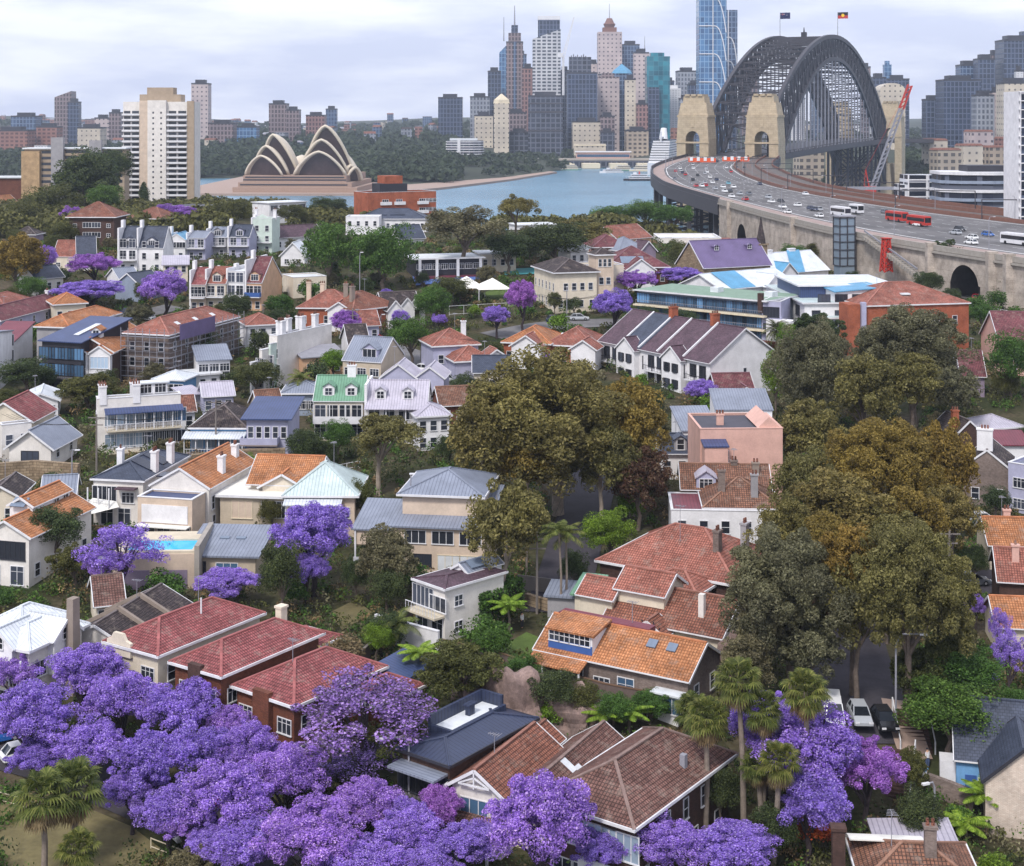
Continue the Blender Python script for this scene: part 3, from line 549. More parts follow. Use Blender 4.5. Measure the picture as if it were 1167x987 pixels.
r = H('gabled_house', 'small red roofed house with one white gable beside the bright jacaranda above the white house', 'house', 8, (818, 447), (859, 446), 3.6, 'gx', 32, 'brick_orange', 'tile_crimson', wr=[(.8, 1, 's', 'trim_white', 'pane', 0, .4)]); volume(r.e, r.a * .5, -2.2, r.a * .42, 5, -3, 3.6, 'gy', 38, 'wall_white', 'tile_crimson'); add_window(r.e, r.a * .71, -2.23, .9, 0, 'd', 'trim_white', 'pane_blue')
r = H('white_house', 'low white house with orange roof and solar panels below the terrace end wall', 'house', 8, (826, 420), (876, 412), 4.0, 'sky', 20, 'wall_white', 'tile_salmon', wr=[(1.2, 3, 's')]); box_part('solar_panel', r.e, r.a * .55, r.a * .9, 2, 5, 5.25, 5.4, 'solar').rotation_euler = (rad(3), 0, 0)
# the long white terrace with two gables
r = H('terrace_row', 'long white two storey terrace with brown slate roof, two white front gables and black shutters', 'terrace', (684, 388), (809, 414), (848, 397), 7.0, 'gy', 33, 'wall_white', 'slate_purple', oh=.4, chim=[], wr=[(3.6, 1, 't')])
a, b = r.a, r.b
for f in (.2, .62): 
    volume(r.e, -1.3, b * f, 2.6, b * .17, -4, 6.6, 'gx', 38, 'wall_white', 'slate_purple', oh=.3)
    for zz in (1.2, 4.2):
        for k in (.3, .72): 
            add_window(r.e, -1.33, b * (f + .17 * k), zz, rad(-90), 's', 'trim_dark')
            s = MB(); s.box(-1.37, -1.32, b * (f + .17 * k) - .95, b * (f + .17 * k) - .6, zz, zz + 1.6); s.box(-1.37, -1.32, b * (f + .17 * k) + .6, b * (f + .17 * k) + .95, zz, zz + 1.6); s.build('shutter', M['trim_dark'], r.e)
for f in (.01, .38, .8):
    balcony(r.e, 'l', a, b, 1 - f - .17, 1 - f, 3.4, 1.2, 'trim_white', 'trim_dark', None, 3, 1.0)
    for zz in (.6, 3.9): add_window(r.e, -.02, b * (f + .05), zz, rad(-90), 'd', 'trim_dark'); add_window(r.e, -.02, b * (f + .13), zz, rad(-90), 'd', 'trim_dark')
for f in (.25, .62): chimney(r.ro, a * .5, b * f, 7.5, r.zt + 1.6, 'brick_orange', 1.6, 1.0, 4)
MB().ext([(-.35, b * .6, 6.98), (a * .5, b * .6, r.zt + .02), (a * .5, b * .6, r.zt + .09), (-.35, b * .6, 7.05)], (0, b * .2, 0)).build('blue_roof_patch', M['slate'], r.e)
q = MB()
for f in (.22, .45, .62, .8): q.bar((-.3, b * f, 7.2), (a * .5, b * f, r.zt + .15), .3, 0, .3)
q.build('party_wall', M['trim_white'], r.ro)
volume(r.e, a, 1, 7, 4.5, -4, 5.4, 'flat', 5, 'wall_white', 'flat_dark', parapet=.5)
r = H('apartment_block', 'long three storey glass fronted apartment block with a pale green flat roof', 'apartment block', (728, 331), (872, 344), 14, 9.2, 'slab', 5, 'wall_bluegrey', 'flat_green', oh=.9, trim='trim_white')
a, b = r.a, r.b
for zz in (.3, 3.3, 6.3):
    row(r.e, 'l', a, b, zz + .25, 13, 'b', 'trim_dark', 'pane_blue')
    if zz < 6: box_part('floor_slab', r.e, -1.5, -.02, -.6, b + .6, zz + 2.62, zz + 2.95, 'trim_cream')
    balcony(r.e, 'l', a, b, 0, 1, zz, 1.4, 'trim_cream', 'steel_light')
for v in (.08, .5): MB().box(-1.2, 1.2, -1, 1, 0, 1.1).build('plant_box', M['flat_white'], r.ro, (a * .5, b * v, 9.48))
MB().box(-.5, .5, -.5, .5, 0, 4.2).build('chimney', M['brick_brown'], r.ro, (-.5, .8, 6.8))
box_part('end_block', r.e, -.8, 2.2, -6.5, -.7, -5, 5.6, 'wall_white'); box_part('podium', r.e, -3, -1.6, -7, b * .4, -5, 1.2, 'brick_red')
# school
r = H('school_building', 'cream two storey school building with grey hip roof and rows of tall windows', 'school', (609, 304), (633, 312), (676, 309), 9.4, 'hip', 24, 'wall_cream', 'tile_dark', oh=.7, wl=[(5.2, 6, 't'), (1.4, 6, 't')], wr=[(5.4, 4, 's', 'trim_white', 'pane', .15, .95), (1.4, 4, 's')])
volume(r.e, r.a + .2, 1, 4.4, 5, -5, 13.2, 'hip', 28, 'wall_stucco', 'tile_dark'); row(r.e, 'r', 4.4, 5, 10.6, 3, 't', 'trim_white', 'pane', .1, .9, r.a + .2, 1); row(r.e, 'r', 4.4, 5, 6.4, 2, 's', 'trim_white', 'pane', .1, .9, r.a + .2, 1); row(r.e, 'r', 4.4, 5, 2.4, 2, 's', 'trim_white', 'pane', .1, .9, r.a + .2, 1)
volume(r.e, r.a * .3, 6, r.a + 6, 8, -5, 9.8, 'flat', 5, 'wall_cream', 'flat_roof'); chimney(r.e, r.a * .5 + 6, 7, 9.5, 13.5, 'wall_cream')
# ---------------------------------------------------------------- houses, middle and left
r = H('beige_house', 'large cream rendered house with blue grey roof, side verandah and white garage doors', 'house', 13, (447, 600), (552, 604), 5.8, 'sky', 9, 'wall_stucco', 'metal_grey', oh=.5, wr=[(1.0, 1, 's', 'trim_white', 'pane', .02, .16), (1.0, 1, 'w', 'trim_dark', 'pane', .22, .4), (3.9, 3, 'w', 'trim_white', 'pane', .1, 1), (.2, 1, 'g', 'trim_cream', 'flat_white', .5, .73), (.2, 1, 'g', 'trim_cream', 'flat_white', .74, .97)])
volume(r.e, .6, 3.2, r.a * .86, 11, 5.5, 8.9, 'hip', 20, 'wall_stucco', 'metal_grey', oh=.6)
volume(r.e, -5.2, 1.5, 5.0, 8, 3.0, 4.8, 'sky', 12, 'wall_stucco', 'metal_grey', oh=.3)
q = MB()
for i in range(3): q.box(-5.1 + i * 2.3, -4.9 + i * 2.3, 1.3, 1.48, -5, 4.8)
q.build('post', M['trim_white'], r.e); box_part('verandah_floor', r.e, -5.3, -.05, 1.2, 8, .2, .45, 'deck'); box_part('railing', r.e, -5.2, -.1, 1.2, 1.28, .5, 1.5, 'trim_white')
r = H('white_villa', 'white two storey house with dark flat roof and balcony beside the long clipped hedge', 'house', (470, 662), (507, 673), (574, 653), 5.8, 'hip', 7, 'wall_warmwhite', 'slate_purple', oh=.3, wl=[(3.3, 1, 'b', 'trim_white', 'pane', .02, .5), (3.3, 1, 'w', 'trim_white', 'pane', .55, .98), (.4, 2, 'd')], wr=[(3.7, 1, 'q', 'trim_white', 'pane', .1, .35), (.9, 1, 'q', 'trim_white', 'pane', .1, .35)], trim='trim_white')
balcony(r.e, 'l', r.a, r.b, 0, 1, 3.0, 1.5, 'stone_pale', 'trim_white')
volume(r.e, r.a * .55, r.b * .35, r.a * .6, r.b * .5, 5, 6.2, 'gx', 30, 'wall_white', 'metal_grey', oh=.2); skylight(r.e, r.a * .75, r.b * .45, 6.9, 30, 'r', 2.2, 1.2)
r = H('hip_roof_house', 'cottage with pale green white pyramid metal roof above the round jacaranda', 'house', 10, (327, 566), (404, 566), 4.4, 'hip', 33, 'wall_stucco', 'metal_pale', oh=.6, wr=[(1.6, 3, 'c')], dz=1); balcony(r.e, 'r', r.a, r.b, 0, .8, 1.0, 1.6, 'deck', 'trim_white', 'metal_white', 4)
r = H('orange_roof_house', 'cream house with orange roof and flat white front, left of the pale pyramid roof', 'house', 12, (251, 566), (328, 568), 5.0, 'slab', 4, 'wall_beige', 'awning_white', oh=.5, wr=[(2.2, 1, 'g', 'trim_cream', 'wall_stucco', .05, .6), (2.4, 1, 'b', 'trim_white', 'pane', .62, .98), (-1.2, 1, 'b', 'trim_white', 'pane', .62, .98)])
volume(r.e, r.a * .35, 3.2, r.a * .95, 9, 4, 6.3, 'gx', 29, 'wall_cream', 'tile_orange', oh=.7); volume(r.e, r.a * .55, 2.4, 5.5, 7, 4, 6.0, 'gy', 29, 'wall_cream', 'tile_orange', oh=.6)
r = H('garage_house', 'low beige pavilion with sloping grey metal roof and open terrace, left of the round jacaranda', 'house', 8, (215, 634), (291, 635), 3.2, 'sky', 10, 'wall_beige', 'metal_grey', oh=.6, wr=[(.3, 1, 'd', 'trim_dark', 'pane', .05, .25), (.9, 1, 'w', 'trim_white', 'pane_blue', .45, .7)])
balcony(r.e, 'r', r.a, r.b, 0, .4, .1, 1.6, 'wall_stucco', 'wall_beige', None, 0, .8, 'solid'); [skylight(r.e, r.a * (.4 + .25 * i), 4.5, 4.2, 10, 'r', 1.2, .6) for i in (0, 1)]
r = H('orange_roof_house', 'long white house with orange roof, solar panels and cream rear extension above the pool', 'house', (172, 553), (238, 557), (291, 527), 6.4, 'gx', 30, 'wall_warmwhite', 'tile_orange', wr=[(3.4, 6, 't'), (.8, 5, 't')], wl=[], oh=.25, chim=[(.4, .12, .2, 'wall_white', 1, .8, 2), (.85, .25, .2, 'wall_white', 1, .8, 2)])
volume(r.e, -4.2, .4, 4.0, r.b - .6, -5, 5.6, 'flat', 4, 'wall_stucco', 'metal_blue', parapet=.3); box_part('blind', r.e, -4.32, -4.21, 1.0, r.b - .8, 2.7, 5.0, 'wall_white')
row(r.e, 'l', 4, r.b, .1, 2, 'd', 'trim_white', 'pane', .08, .6, -4.2, 0); row(r.e, 'l', 4, r.b, .9, 1, 'c', 'trim_white', 'pane', .65, .95, -4.2, 0); box_part('awning', r.e, -5.6, -4.22, .6, r.b - .4, 2.35, 2.5, 'awning_white')
box_part('solar_panel', r.e, .2, 2.6, r.b * .52, r.b * .95, 6.4, 6.55, 'solar').location = (0.4, 0, 1.0)
r = H('slate_roof_house', 'white house with dark slate roof, solar panels, rear balconies and a white shade sail', 'house', (104, 548), (163, 550), (214, 521), 6.2, 'hip', 23, 'wall_warmwhite', 'slate', oh=.3, wl=[(3.3, 1, 'b', 'trim_white', 'pane', 0, .45), (3.3, 1, 'c', 'trim_white', 'pane', .5, .9), (.3, 2, 'd', 'trim_white', 'pane', .1, .8)], wr=[(3.2, 5, 't')], chim=[(.3, .05, 1.2, 'wall_white', 1, .8, 3), (.65, .05, 1.2, 'wall_white', 1, .8, 3), (.5, .95, .6, 'wall_white', .8, .8, 1)])
balcony(r.e, 'l', r.a, r.b, 0, .45, 3.0, 2.0, 'deck', 'trim_white', None, 3); balcony(r.e, 'l', r.a, r.b, .1, .9, 0.0, 3.4, 'deck', 'timber', None, 0); box_part('awning', r.e, -1.3, -.03, r.b * .1, r.b * .5, 5.3, 5.45, 'slate_purple')
MB().add([(-5.5, r.b * 1.1, 2.2), (-1, r.b * .95, 4.0), (-.6, r.b * .5, 3.6), (-1.2, r.b * .4, 3.0)], [(0, 1, 2, 3)]).build('shade_sail', M['awning_white'], r.e)
for u in (.25, .5): MB().box(0, 2.6, 0, 3.4, 0, .12).build('solar_panel', M['solar'], r.e, (r.a * u, .5, 6.75)).rotation_euler = (rad(23), 0, 0)
r = H('orange_roof_house', 'house with long bright orange roof stepping down to dark windows at the left edge', 'house', (-8, 602), (33, 612), (104, 578), 6.2, 'gx', 27, 'wall_warmwhite', 'tile_orange', wl=[(3.3, 1, 'b', 'trim_dark', 'pane', .3, 1), (.3, 2, 'd')], wr=[(1, 4, 's')], oh=.5)
volume(r.e, r.a * .35, r.b * .42, r.a * .6, r.b * .5, 5, 8.4, 'gx', 30, 'wall_white', 'tile_orange', oh=.3); row(r.e, 'r', r.a * .6, 1, 7.0, 2, 'q', 'trim_white', 'pane', .5, 1, r.a * .35, r.b * .42); skylight(r.e, r.a * .35, r.b * .7, 8.8, 30, 'l', 1.6, 2)
H('dark_roof_house', 'small house with dark grey tiled roof at the left edge, behind the orange roof', 'house', (-14, 562), (20, 566), (36, 550), 4.2, 'gx', 30, 'wall_cream', 'tile_dark', wl=[(1, 2, 's')])
r = H('white_roof_house', 'white house with pale metal roof, twin gables, stone chimney and screened corner verandah', 'house', (2, 731), (33, 742), (93, 714), 6.2, 'hip', 30, 'wall_warmwhite', 'metal_white', oh=.6, wl=[(3.2, 2, 'w', 'trim_white', 'pane', 0, 1), (.3, 2, 'w', 'trim_white', 'pane', 0, 1)], wr=[(3.2, 1, 'w', 'trim_white', 'pane', .03, .25)])
volume(r.e, r.a * .2, r.b * .5, r.a * .9, r.b * 1.3, -5, 6.6, 'hip', 28, 'wall_cream', 'metal_white', oh=.6); volume(r.e, r.a * .35, -.8, 3.6, 4.5, 3, 6.6, 'gy', 40, 'wall_white', 'metal_white', oh=.4); volume(r.e, -.7, r.b * .35, 4, 3.4, 3, 6.6, 'gx', 40, 'wall_white', 'metal_white', oh=.4)
MB().box(-.6, .6, -.5, .5, -8, 2.2, 0, .1).build('chimney', M['chimney_stone'], r.ro, (r.a * .62, -1.4, 8.0)); add_window(r.e, r.a * .35 + 1.8, -.82, 6.2, 0, 'q'); add_window(r.e, -.72, r.b * .35 + 1.7, 6.2, rad(-90), 'q')
balcony(r.e, 'l', r.a, r.b, 0, 1, 2.9, 1.2, 'deck', 'trim_white', None, 4)
r = H('garage_row', 'low row of garages under three weathered brown tile roofs between the white and red roofs', 'garage', (97, 714), (146, 738), (218, 690), 3.4, 'gx', 26, 'wall_warmwhite', 'tile_dark', oh=.4)
for i in (1, 2): MB().bar((r.a * i / 3, -.4, 3.5), (r.a * i / 3, r.b * .5, r.zt + .2), .4, 0, .5).bar((r.a * i / 3, r.b + .4, 3.5), (r.a * i / 3, r.b * .5, r.zt + .2), .4, 0, .5).build('party_wall', M['chimney_stone'], r.ro)
# pool terrace
x, y, z = gp(180, 672, 0); 
e = empty('pool_terrace', (x, y, z), rad(2), 'raised white terrace with a turquoise swimming pool above two garage doors', 'pool')
box_part('wall', e, -5.4, 4.4, 0, 9, -4, 4.2, 'wall_stucco'); box_part('pool_water', e, -3.9, 3.9, .9, 5.4, 4.203, 4.3, 'pool')
k = MB(); k.box(-5.3, 4.3, .2, .88, 4.204, 4.5); k.box(-5.3, -3.92, .88, 8.9, 4.204, 4.5); k.box(3.92, 4.3, .88, 8.9, 4.204, 4.5); k.box(-3.92, 3.92, 5.42, 8.9, 4.204, 4.5); k.build('pool_surround', M['stone_pale'], e)
for u in (-2.6, 1.9): box_part('garage_door', e, u - 1.6, u + 1.6, -.06, -.005, 0, 2.3, 'wall_mauve')
box_part('side_wall', e, 4.41, 5.0, -.5, 10, -4, 5.3, 'concrete'); FOOT.append((x - 5.4, y, 0, 10, 9))
r = H('italianate_villa', 'large white parapeted villa with a square corner tower and long two storey verandah', 'house', (93, 460), (111, 462), (206, 456), 7.6, 'flat', 5, 'wall_warmwhite', 'flat_white', parapet=1.0, wl=[(4.6, 2, 't'), (1, 2, 't')], wr=[(4.2, 4, 'd', 'trim_white', 'pane_pale', .1, .55), (.6, 4, 'd', 'trim_white', 'pane_pale', .1, .55), (4.3, 3, 'b', 'trim_white', 'pane_blue', .6, 1), (.7, 3, 'b', 'trim_white', 'pane', .6, 1)])
a, b = r.a, r.b
balcony(r.e, 'r', a, b, .1, 1, 3.7, 1.8, 'stone_pale', 'trim_white', 'metal_blue', 9, 1.0); balcony(r.e, 'r', a, b, .1, 1, .2, 1.8, 'stone_pale', 'trim_white')
volume(r.e, a * .5, b * .5, a * .35, b * .45, 7, 10.4, 'sky', 6, 'wall_white', 'flat_white', oh=.3); row(r.e, 'r', a * .35, 1, 8.9, 2, 'c', 'trim_white', 'pane', 0, 1, a * .5, b * .5)
for u, v in ((.02, .1), (.02, .85), (.4, .9), (.42, .1)): chimney(r.ro, a * u + .6, b * v, 7.6, 10.4, 'wall_white', 1.1, .8, 3)
r = H('gabled_shed_house', 'white gabled house with one steep blue grey metal roof slope, left of the white villa', 'house', (28, 500), (58, 510), (88, 494), 3.6, 'gx', 36, 'wall_warmwhite', 'metal_grey', oh=.7, wr=[(1.6, 2, 's')], wl=[(.6, 1, 'g', 'trim_dark')])
H('white_house', 'plain white rendered house with flat roof at the left edge, below the red roof', 'house', (-12, 486), (2, 488), (36, 484), 6, 'flat', 5, 'wall_warmwhite', 'flat_roof', wr=[(3.2, 2, 's')], parapet=.4)
r = H('red_roof_house', 'cream house with wide red tiled gable roof at the left edge below the green garden', 'house', (-20, 476), (36, 480), (62, 466), 4.4, 'gx', 32, 'wall_cream', 'tile_red', wl=[(1.2, 3, 's')], wr=[(1.2, 2, 's')]); 
r = H('white_gable_house', 'small house with white metal gable roof behind the red roof at left', 'house', 9, (26, 458), (66, 456), 3.6, 'gy', 22, 'wall_white', 'metal_white', wr=[(1.2, 3, 's')])
r = H('verandah_house', 'pale blue cottage with grey pyramid roof and wraparound white verandah on a stone base', 'house', 12, (217, 489), (280, 489), 4.0, 'hip', 30, 'wall_skyblue', 'tile_dark', wr=[(1.0, 4, 'd', 'trim_white', 'pane_pale')], oh=.3); balcony(r.e, 'r', r.a, r.b, -.06, 1.0, .3, 2.4, 'deck', 'trim_white', 'metal_white', 6); box_part('stone_base', r.e, -.5, r.a + .2, -2.7, -.05, -6, 0.05, 'sandstone')
r = H('verandah_house', 'tall grey weatherboard house with blue metal roof and deck on a sandstone base', 'house', 10, (281, 478), (328, 478), 6.6, 'sky', 8, 'wall_lilac', 'metal_blue', wr=[(3.7, 5, 't', 'trim_white', 'pane'), (.6, 2, 'c')], oh=.8); balcony(r.e, 'r', r.a, r.b, -.1, .8, 3.0, 2, 'deck', 'wall_lilac', None, 0, 1, 'solid'); box_part('stone_base', r.e, -.6, r.a + .3, -1.6, -.05, -7, .05, 'sandstone')
r = H('modern_house', 'white framed three storey house with grey metal roof below the large orange roof', 'house', (-2, 388), (14, 378), (46, 379), 9, 'sky', 7, 'wall_white', 'metal_grey', wr=[(6.2, 2, 'b', 'trim_white'), (3.2, 2, 'b', 'trim_white'), (.3, 2, 'b')], oh=.3)
r = H('modern_house', 'dark navy glass fronted house with blue metal roof beside the white framed house', 'house', 16, (48, 389), (92, 391), 8.6, 'sky', 9, 'trim_dark', 'metal_blue', wr=[(5.4, 4, 'b', 'trim_dark', 'pane_blue'), (2.3, 4, 'b', 'trim_dark', 'pane_blue'), (-.6, 4, 'b', 'trim_dark')], oh=.6, trim='trim_dark'); balcony(r.e, 'r', r.a, r.b, 0, 1, 2.1, 1.8, 'concrete_dark', 'trim_dark')
for v in (.3, .45, .6): skylight(r.e, r.a * .6, r.b * v, 8.9 + r.b * v * .158, 9, 'r', 1.2, 2.6, 'flat_white')
r = H('orange_roof_house', 'large house with bright orange hipped roof behind the navy glass house', 'house', (30, 376), (78, 374), (136, 358), 7, 'hip', 27, 'wall_grey', 'tile_orange', dz=1)
r = H('gabled_house', 'orange roofed house with two white gables and glazed verandahs beside the scaffolding', 'house', (93, 394), (129, 402), (172, 383), 6.6, 'gx', 29, 'brick_brown', 'tile_orange', wl=[(3.6, 2, 'b', 'trim_white', 'pane_pale'), (.5, 2, 'b')], oh=.3)
for f in (.02, .5): volume(r.e, -1.2, r.b * f, 3.4, r.b * .46, -5, 6.4, 'gx', 34, 'wall_white', 'tile_orange', oh=.3); row(r.e, 'l', 1, r.b * .46, 3.7, 1, 'b', 'trim_white', 'pane_pale', 0, 1, -1.2, r.b * f); row(r.e, 'l', 1, r.b * .46, .6, 1, 'b', 'trim_white', 'pane', 0, 1, -1.2, r.b * f)
dormer(r.e, 3, r.b * .5, 9, 'l', 1.8, 2.6, 1.2, 'tile_orange', 'wall_white')
r = H('scaffolded_house', 'three storey brick house with red hipped roof wrapped in metal scaffolding', 'house', (152, 378), (192, 383), (271, 362), 9.2, 'hip', 27, 'brick_grey', 'tile_salmon', wl=[(6.2, 3, 's'), (3.2, 3, 's')], wr=[(6.2, 6, 's'), (3.2, 6, 's')], oh=.4)
s = MB(); a, b = r.a, r.b
for k in range(6):
    zz = -.5 + k * 1.9; s.box(-1.6, a, -1.5, -1.42, zz, zz + .07); s.box(-1.6, -1.52, -1.5, b, zz, zz + .07); s.box(-1.5, a, -1.4, -.6, zz - .12, zz - .04); s.box(-1.5, -.7, -.5, b, zz - .12, zz - .04)
    s.box(-1.6, a, -1.5, -1.44, zz + .95, zz + 1.0); s.box(-1.6, -1.54, -1.5, b, zz + .95, zz + 1.0)
for i in range(13): s.box(a * i / 12 - .05, a * i / 12 + .05, -1.5, -1.4, -4, 10.6)
for i in range(7): s.box(-1.6, -1.5, b * i / 6 - .05, b * i / 6 + .05, -4, 10.6)
x_, y_ = r.e.location.x, r.e.location.y
so = s.build('scaffolding', M['steel_light'], None, tuple(r.e.location), r.yaw); tag(so, 'grey tube scaffolding with board decks around the red roofed brick house', 'scaffolding')
box_part('blue_mesh_sheet', so, 1.5, a * .55, -1.62, -1.56, 8.2, 11.2, 'metal_purple')
for u in (.25, .5, .75): skylight(r.e, a * u, 2.2, 10.6, 27, 'r', 1.3, 1.0, 'flat_white')
H('long_house', 'long grey rendered house with brown tiled gable roof at the left edge', 'house', (-30, 362), (0, 366), (74, 346), 5.4, 'gx', 28, 'wall_lilac', 'tile_crimson', wr=[(3, 5, 's'), (.5, 5, 's')], chim=[(.2, .5, .7, 'wall_white'), (.97, .5, .6, 'wall_white')])
H('orange_roof_house', 'low cream house with orange hip roof at the left edge, beside the green trees', 'house', (-30, 348), (4, 349), (34, 341), 4.6, 'hip', 26, 'wall_cream', 'tile_salmon', wr=[(1.5, 4, 's')])
H('white_house', 'white house with crimson metal roof at the far left edge beside the white framed house', 'house', 9, (-16, 391), (14, 391), 5, 'sky', 18, 'wall_white', 'metal_maroon', wr=[(2, 2, 'c')])
# white stepped terrace cluster
r = H('white_terrace', 'white stepped terrace with stacked flat roofs, tall chimneys and a pale blank side wall', 'terrace', (256, 398), (316, 388), (378, 374), 9.0, 'flat', 5, 'wall_warmwhite', 'flat_roof', parapet=.8, wl=[(5.6, 4, 't', 'trim_white', 'pane', .1, 1), (2.2, 4, 'd')], wr=[])
a, b = r.a, r.b
volume(r.e, -4, b * .3, 4, b * .35, -4, 7.2, 'flat', 5, 'wall_warmwhite', 'flat_white', parapet=.4); row(r.e, 'l', 4, b * .35, 3.8, 2, 'd', 'trim_white', 'pane', 0, 1, -4, b * .3); row(r.e, 'l', 4, b * .35, .6, 2, 's', 'trim_white', 'pane', 0, 1, -4, b * .3)
volume(r.e, -6, b * .72, 6, b * .28, -4, 5.2, 'flat', 5, 'wall_white', 'flat_roof', parapet=.3); row(r.e, 'l', 4, b * .28, 2.2, 2, 'd', 'trim_white', 'pane', 0, 1, -6, b * .72)
volume(r.e, -2, .1, 2, b * .25, -4, 8.2, 'flat', 5, 'wall_palegreen', 'metal_blue', parapet=.3); row(r.e, 'l', 2, b * .25, 4.2, 2, 'd', 'trim_white', 'pane', 0, 1, -2, .1); row(r.e, 'l', 2, b * .25, .8, 2, 'd', 'trim_white', 'pane', 0, 1, -2, .1)
for u, v in ((.1, .3), (.1, .62), (.3, .95), (.5, .6), (.7, .3), (.5, .97)): chimney(r.ro, a * u + .5, b * v, 9, 12.2, 'wall_white', 1.2, .9, 3)
box_part('roof_deck', r.ro, a * .1, a * .6, b * .66, b * .94, 9.2, 9.6, 'metal_blue')
H('peach_house', 'small peach coloured house with skillion roof beside the blank pale wall', 'house', 6, (345, 409), (392, 405), 4.6, 'sky', 12, 'wall_peach', 'flat_roof', wr=[(1.8, 3, 's')])
r = H('beige_gable_house', 'beige house with blue grey metal gable roof and glazed dormer beside the street bend', 'house', (396, 409), (434, 414), (460, 404), 5.8, 'gy', 36, 'wall_beige', 'metal_grey', oh=.15, wl=[(.6, 4, 'd', 'trim_dark'), (3.2, 3, 'c')]); dormer(r.e, .9, r.b * .35, 6.4, 'l', 3.2, 3, 1.5, 'metal_grey', 'wall_lilac', 'w')
r = H('green_roof_terrace', 'terrace house with sage green metal roof, two white dormers and a double balcony', 'terrace', 9, (358, 457), (414, 457), 6.6, 'gx', 36, 'wall_cream', 'metal_green', oh=.25, wr=[(3.7, 4, 'd'), (.6, 4, 'd')]); balcony(r.e, 'r', r.a, r.b, 0, 1, 3.3, 1.5, 'trim_white', 'trim_white', None, 4, 1, 'solid', 2.9); [dormer(r.e, r.a * u, .8, 7.3, 'r', 1.9, 2.6, 1.4, 'metal_green', 'wall_white') for u in (.28, .74)]; chimney(r.ro, r.a * .7, r.b * .5, 9, 11.6, 'wall_white', 1.4, .8, 3)
r = H('white_roof_terrace', 'terrace house with lilac white metal roof and one white dormer, right of the green roof', 'terrace', 9, (418, 461), (486, 461), 6.4, 'gx', 34, 'wall_warmwhite', 'metal_lilac', oh=.25, wr=[(3.7, 4, 'd'), (.6, 4, 'd')]); [dormer(r.e, r.a * u, .8, 7.1, 'r', 1.8, 2.6, 1.3, 'metal_lilac', 'wall_white') for u in (.22, .68)]; balcony(r.e, 'r', r.a, r.b, 0, 1, 3.2, 1.4, 'trim_white', 'trim_white', 'metal_lilac', 4); MB().box(-.4, 0, 0, r.b, -2, 9.6).build('party_wall', M['wall_white'], r.e)
r = H('twin_gable_house', 'pair of pale metal gables rising behind the lilac white roofed terrace', 'house', 7, (434, 431), (474, 431), 4.6, 'gy', 36, 'wall_lilac', 'metal_lilac', wr=[(1.4, 2, 's')], oh=.3); volume(r.e, r.a * .98, .4, r.a * .8, 7, -3, 4.6, 'gy', 36, 'wall_lilac', 'metal_lilac', oh=.3)
H('grey_roof_house', 'low house with grey metal hip roof and ribbon windows behind the garden palm', 'house', 8, (322, 450), (370, 449), 3.8, 'hip', 20, 'wall_bluegrey', 'metal_grey', wr=[(1.2, 5, 'c')])
r = H('garden_pavilion', 'small white pavilion with white gable roof in the garden above the white villa', 'shed', 6, (176, 433), (209, 434), 3.2, 'hip', 20, 'wall_skyblue', 'metal_white', wr=[(.3, 3, 'd')])
H('white_annexe', 'low white flat roofed annexe beside the garden pavilion', 'house', 6, (212, 430), (250, 426), 2.8, 'slab', 4, 'wall_white', 'flat_white', wr=[(.5, 3, 's')])
H('glass_shed', 'small grey glass roofed shed among the garden shrubs', 'shed', 4, (211, 452), (230, 449), 2.4, 'sky', 12, 'wall_grey', 'metal_lilac')
H('rust_roof_house', 'low house with rust brown tiled roof under the big gum tree', 'house', 8, (502, 462), (546, 460), 3.4, 'gx', 30, 'brick_red', 'tile_mossy', wr=[(.8, 3, 's')])
# middle red roofs
r = H('red_roof_cluster', 'house with orange red hipped roof and two white gables, right of the street trees', 'house', 9, (494, 396), (545, 393), 6.4, 'hip', 28, 'wall_lilac', 'tile_salmon', wr=[(3.2, 3, 's')]); volume(r.e, r.a * .3, -6, r.a * .8, 7, -4, 4.2, 'hip', 30, 'wall_lilac', 'tile_salmon'); volume(r.e, r.a * .9, -5, 6, 4, -4, 4.0, 'gy', 34, 'wall_white', 'tile_salmon'); chimney(r.ro, r.a * .8, 4, 7, 10.5, 'wall_white')
r = H('red_roof_house', 'orange roofed house with a white front gable, right of the lilac walled red roof', 'house', 12, (574, 391), (626, 393), 4.4, 'hip', 27, 'brick_orange', 'tile_orange', wr=[(1.2, 4, 's')]); volume(r.e, r.a * .25, -2.5, 6, 5, -4, 4.4, 'gy', 33, 'wall_white', 'tile_salmon')
r = H('red_roof_house', 'house with broad red roof and white gables beside the white terrace', 'house', 12, (622, 394), (676, 396), 4.2, 'hip', 29, 'brick_orange', 'tile_salmon', wr=[(1.2, 4, 's')]); volume(r.e, r.a * .6, -2.5, 5, 5, -4, 4.2, 'gy', 33, 'wall_white', 'tile_salmon'); [skylight(r.e, r.a * u, 2.6, 5.9, 29, 'r', 1.1, 1.6, 'flat_white') for u in (.3, .42)]
r = H('red_roof_house', 'wide house with brownish red hipped roof and several chimneys beyond the white terrace', 'house', 11, (340, 352), (404, 352), 4.6, 'hip', 30, 'brick_orange', 'tile_salmon', wr=[(1.4, 5, 's')], chim=[(.12, .4, 1.6, 'wall_stucco', 1, .8, 3), (.35, .5, 1.2, 'wall_stucco', 1, .8, 3), (.8, .3, 1.4, 'chimney_stone', 1, .8, 2)]); volume(r.e, r.a * .55, -2, 5, 5, -4, 4.6, 'gy', 33, 'wall_white', 'tile_salmon')
r = H('red_roof_house', 'house with plain brown red roof and brick wall left of the three gables', 'house', 11, (402, 355), (452, 349), 5, 'hip', 29, 'brick_orange', 'tile_terracotta', wr=[(1.4, 3, 's')], chim=[(.2, .3, 1.4, 'chimney_stone', 1, .8, 2)])
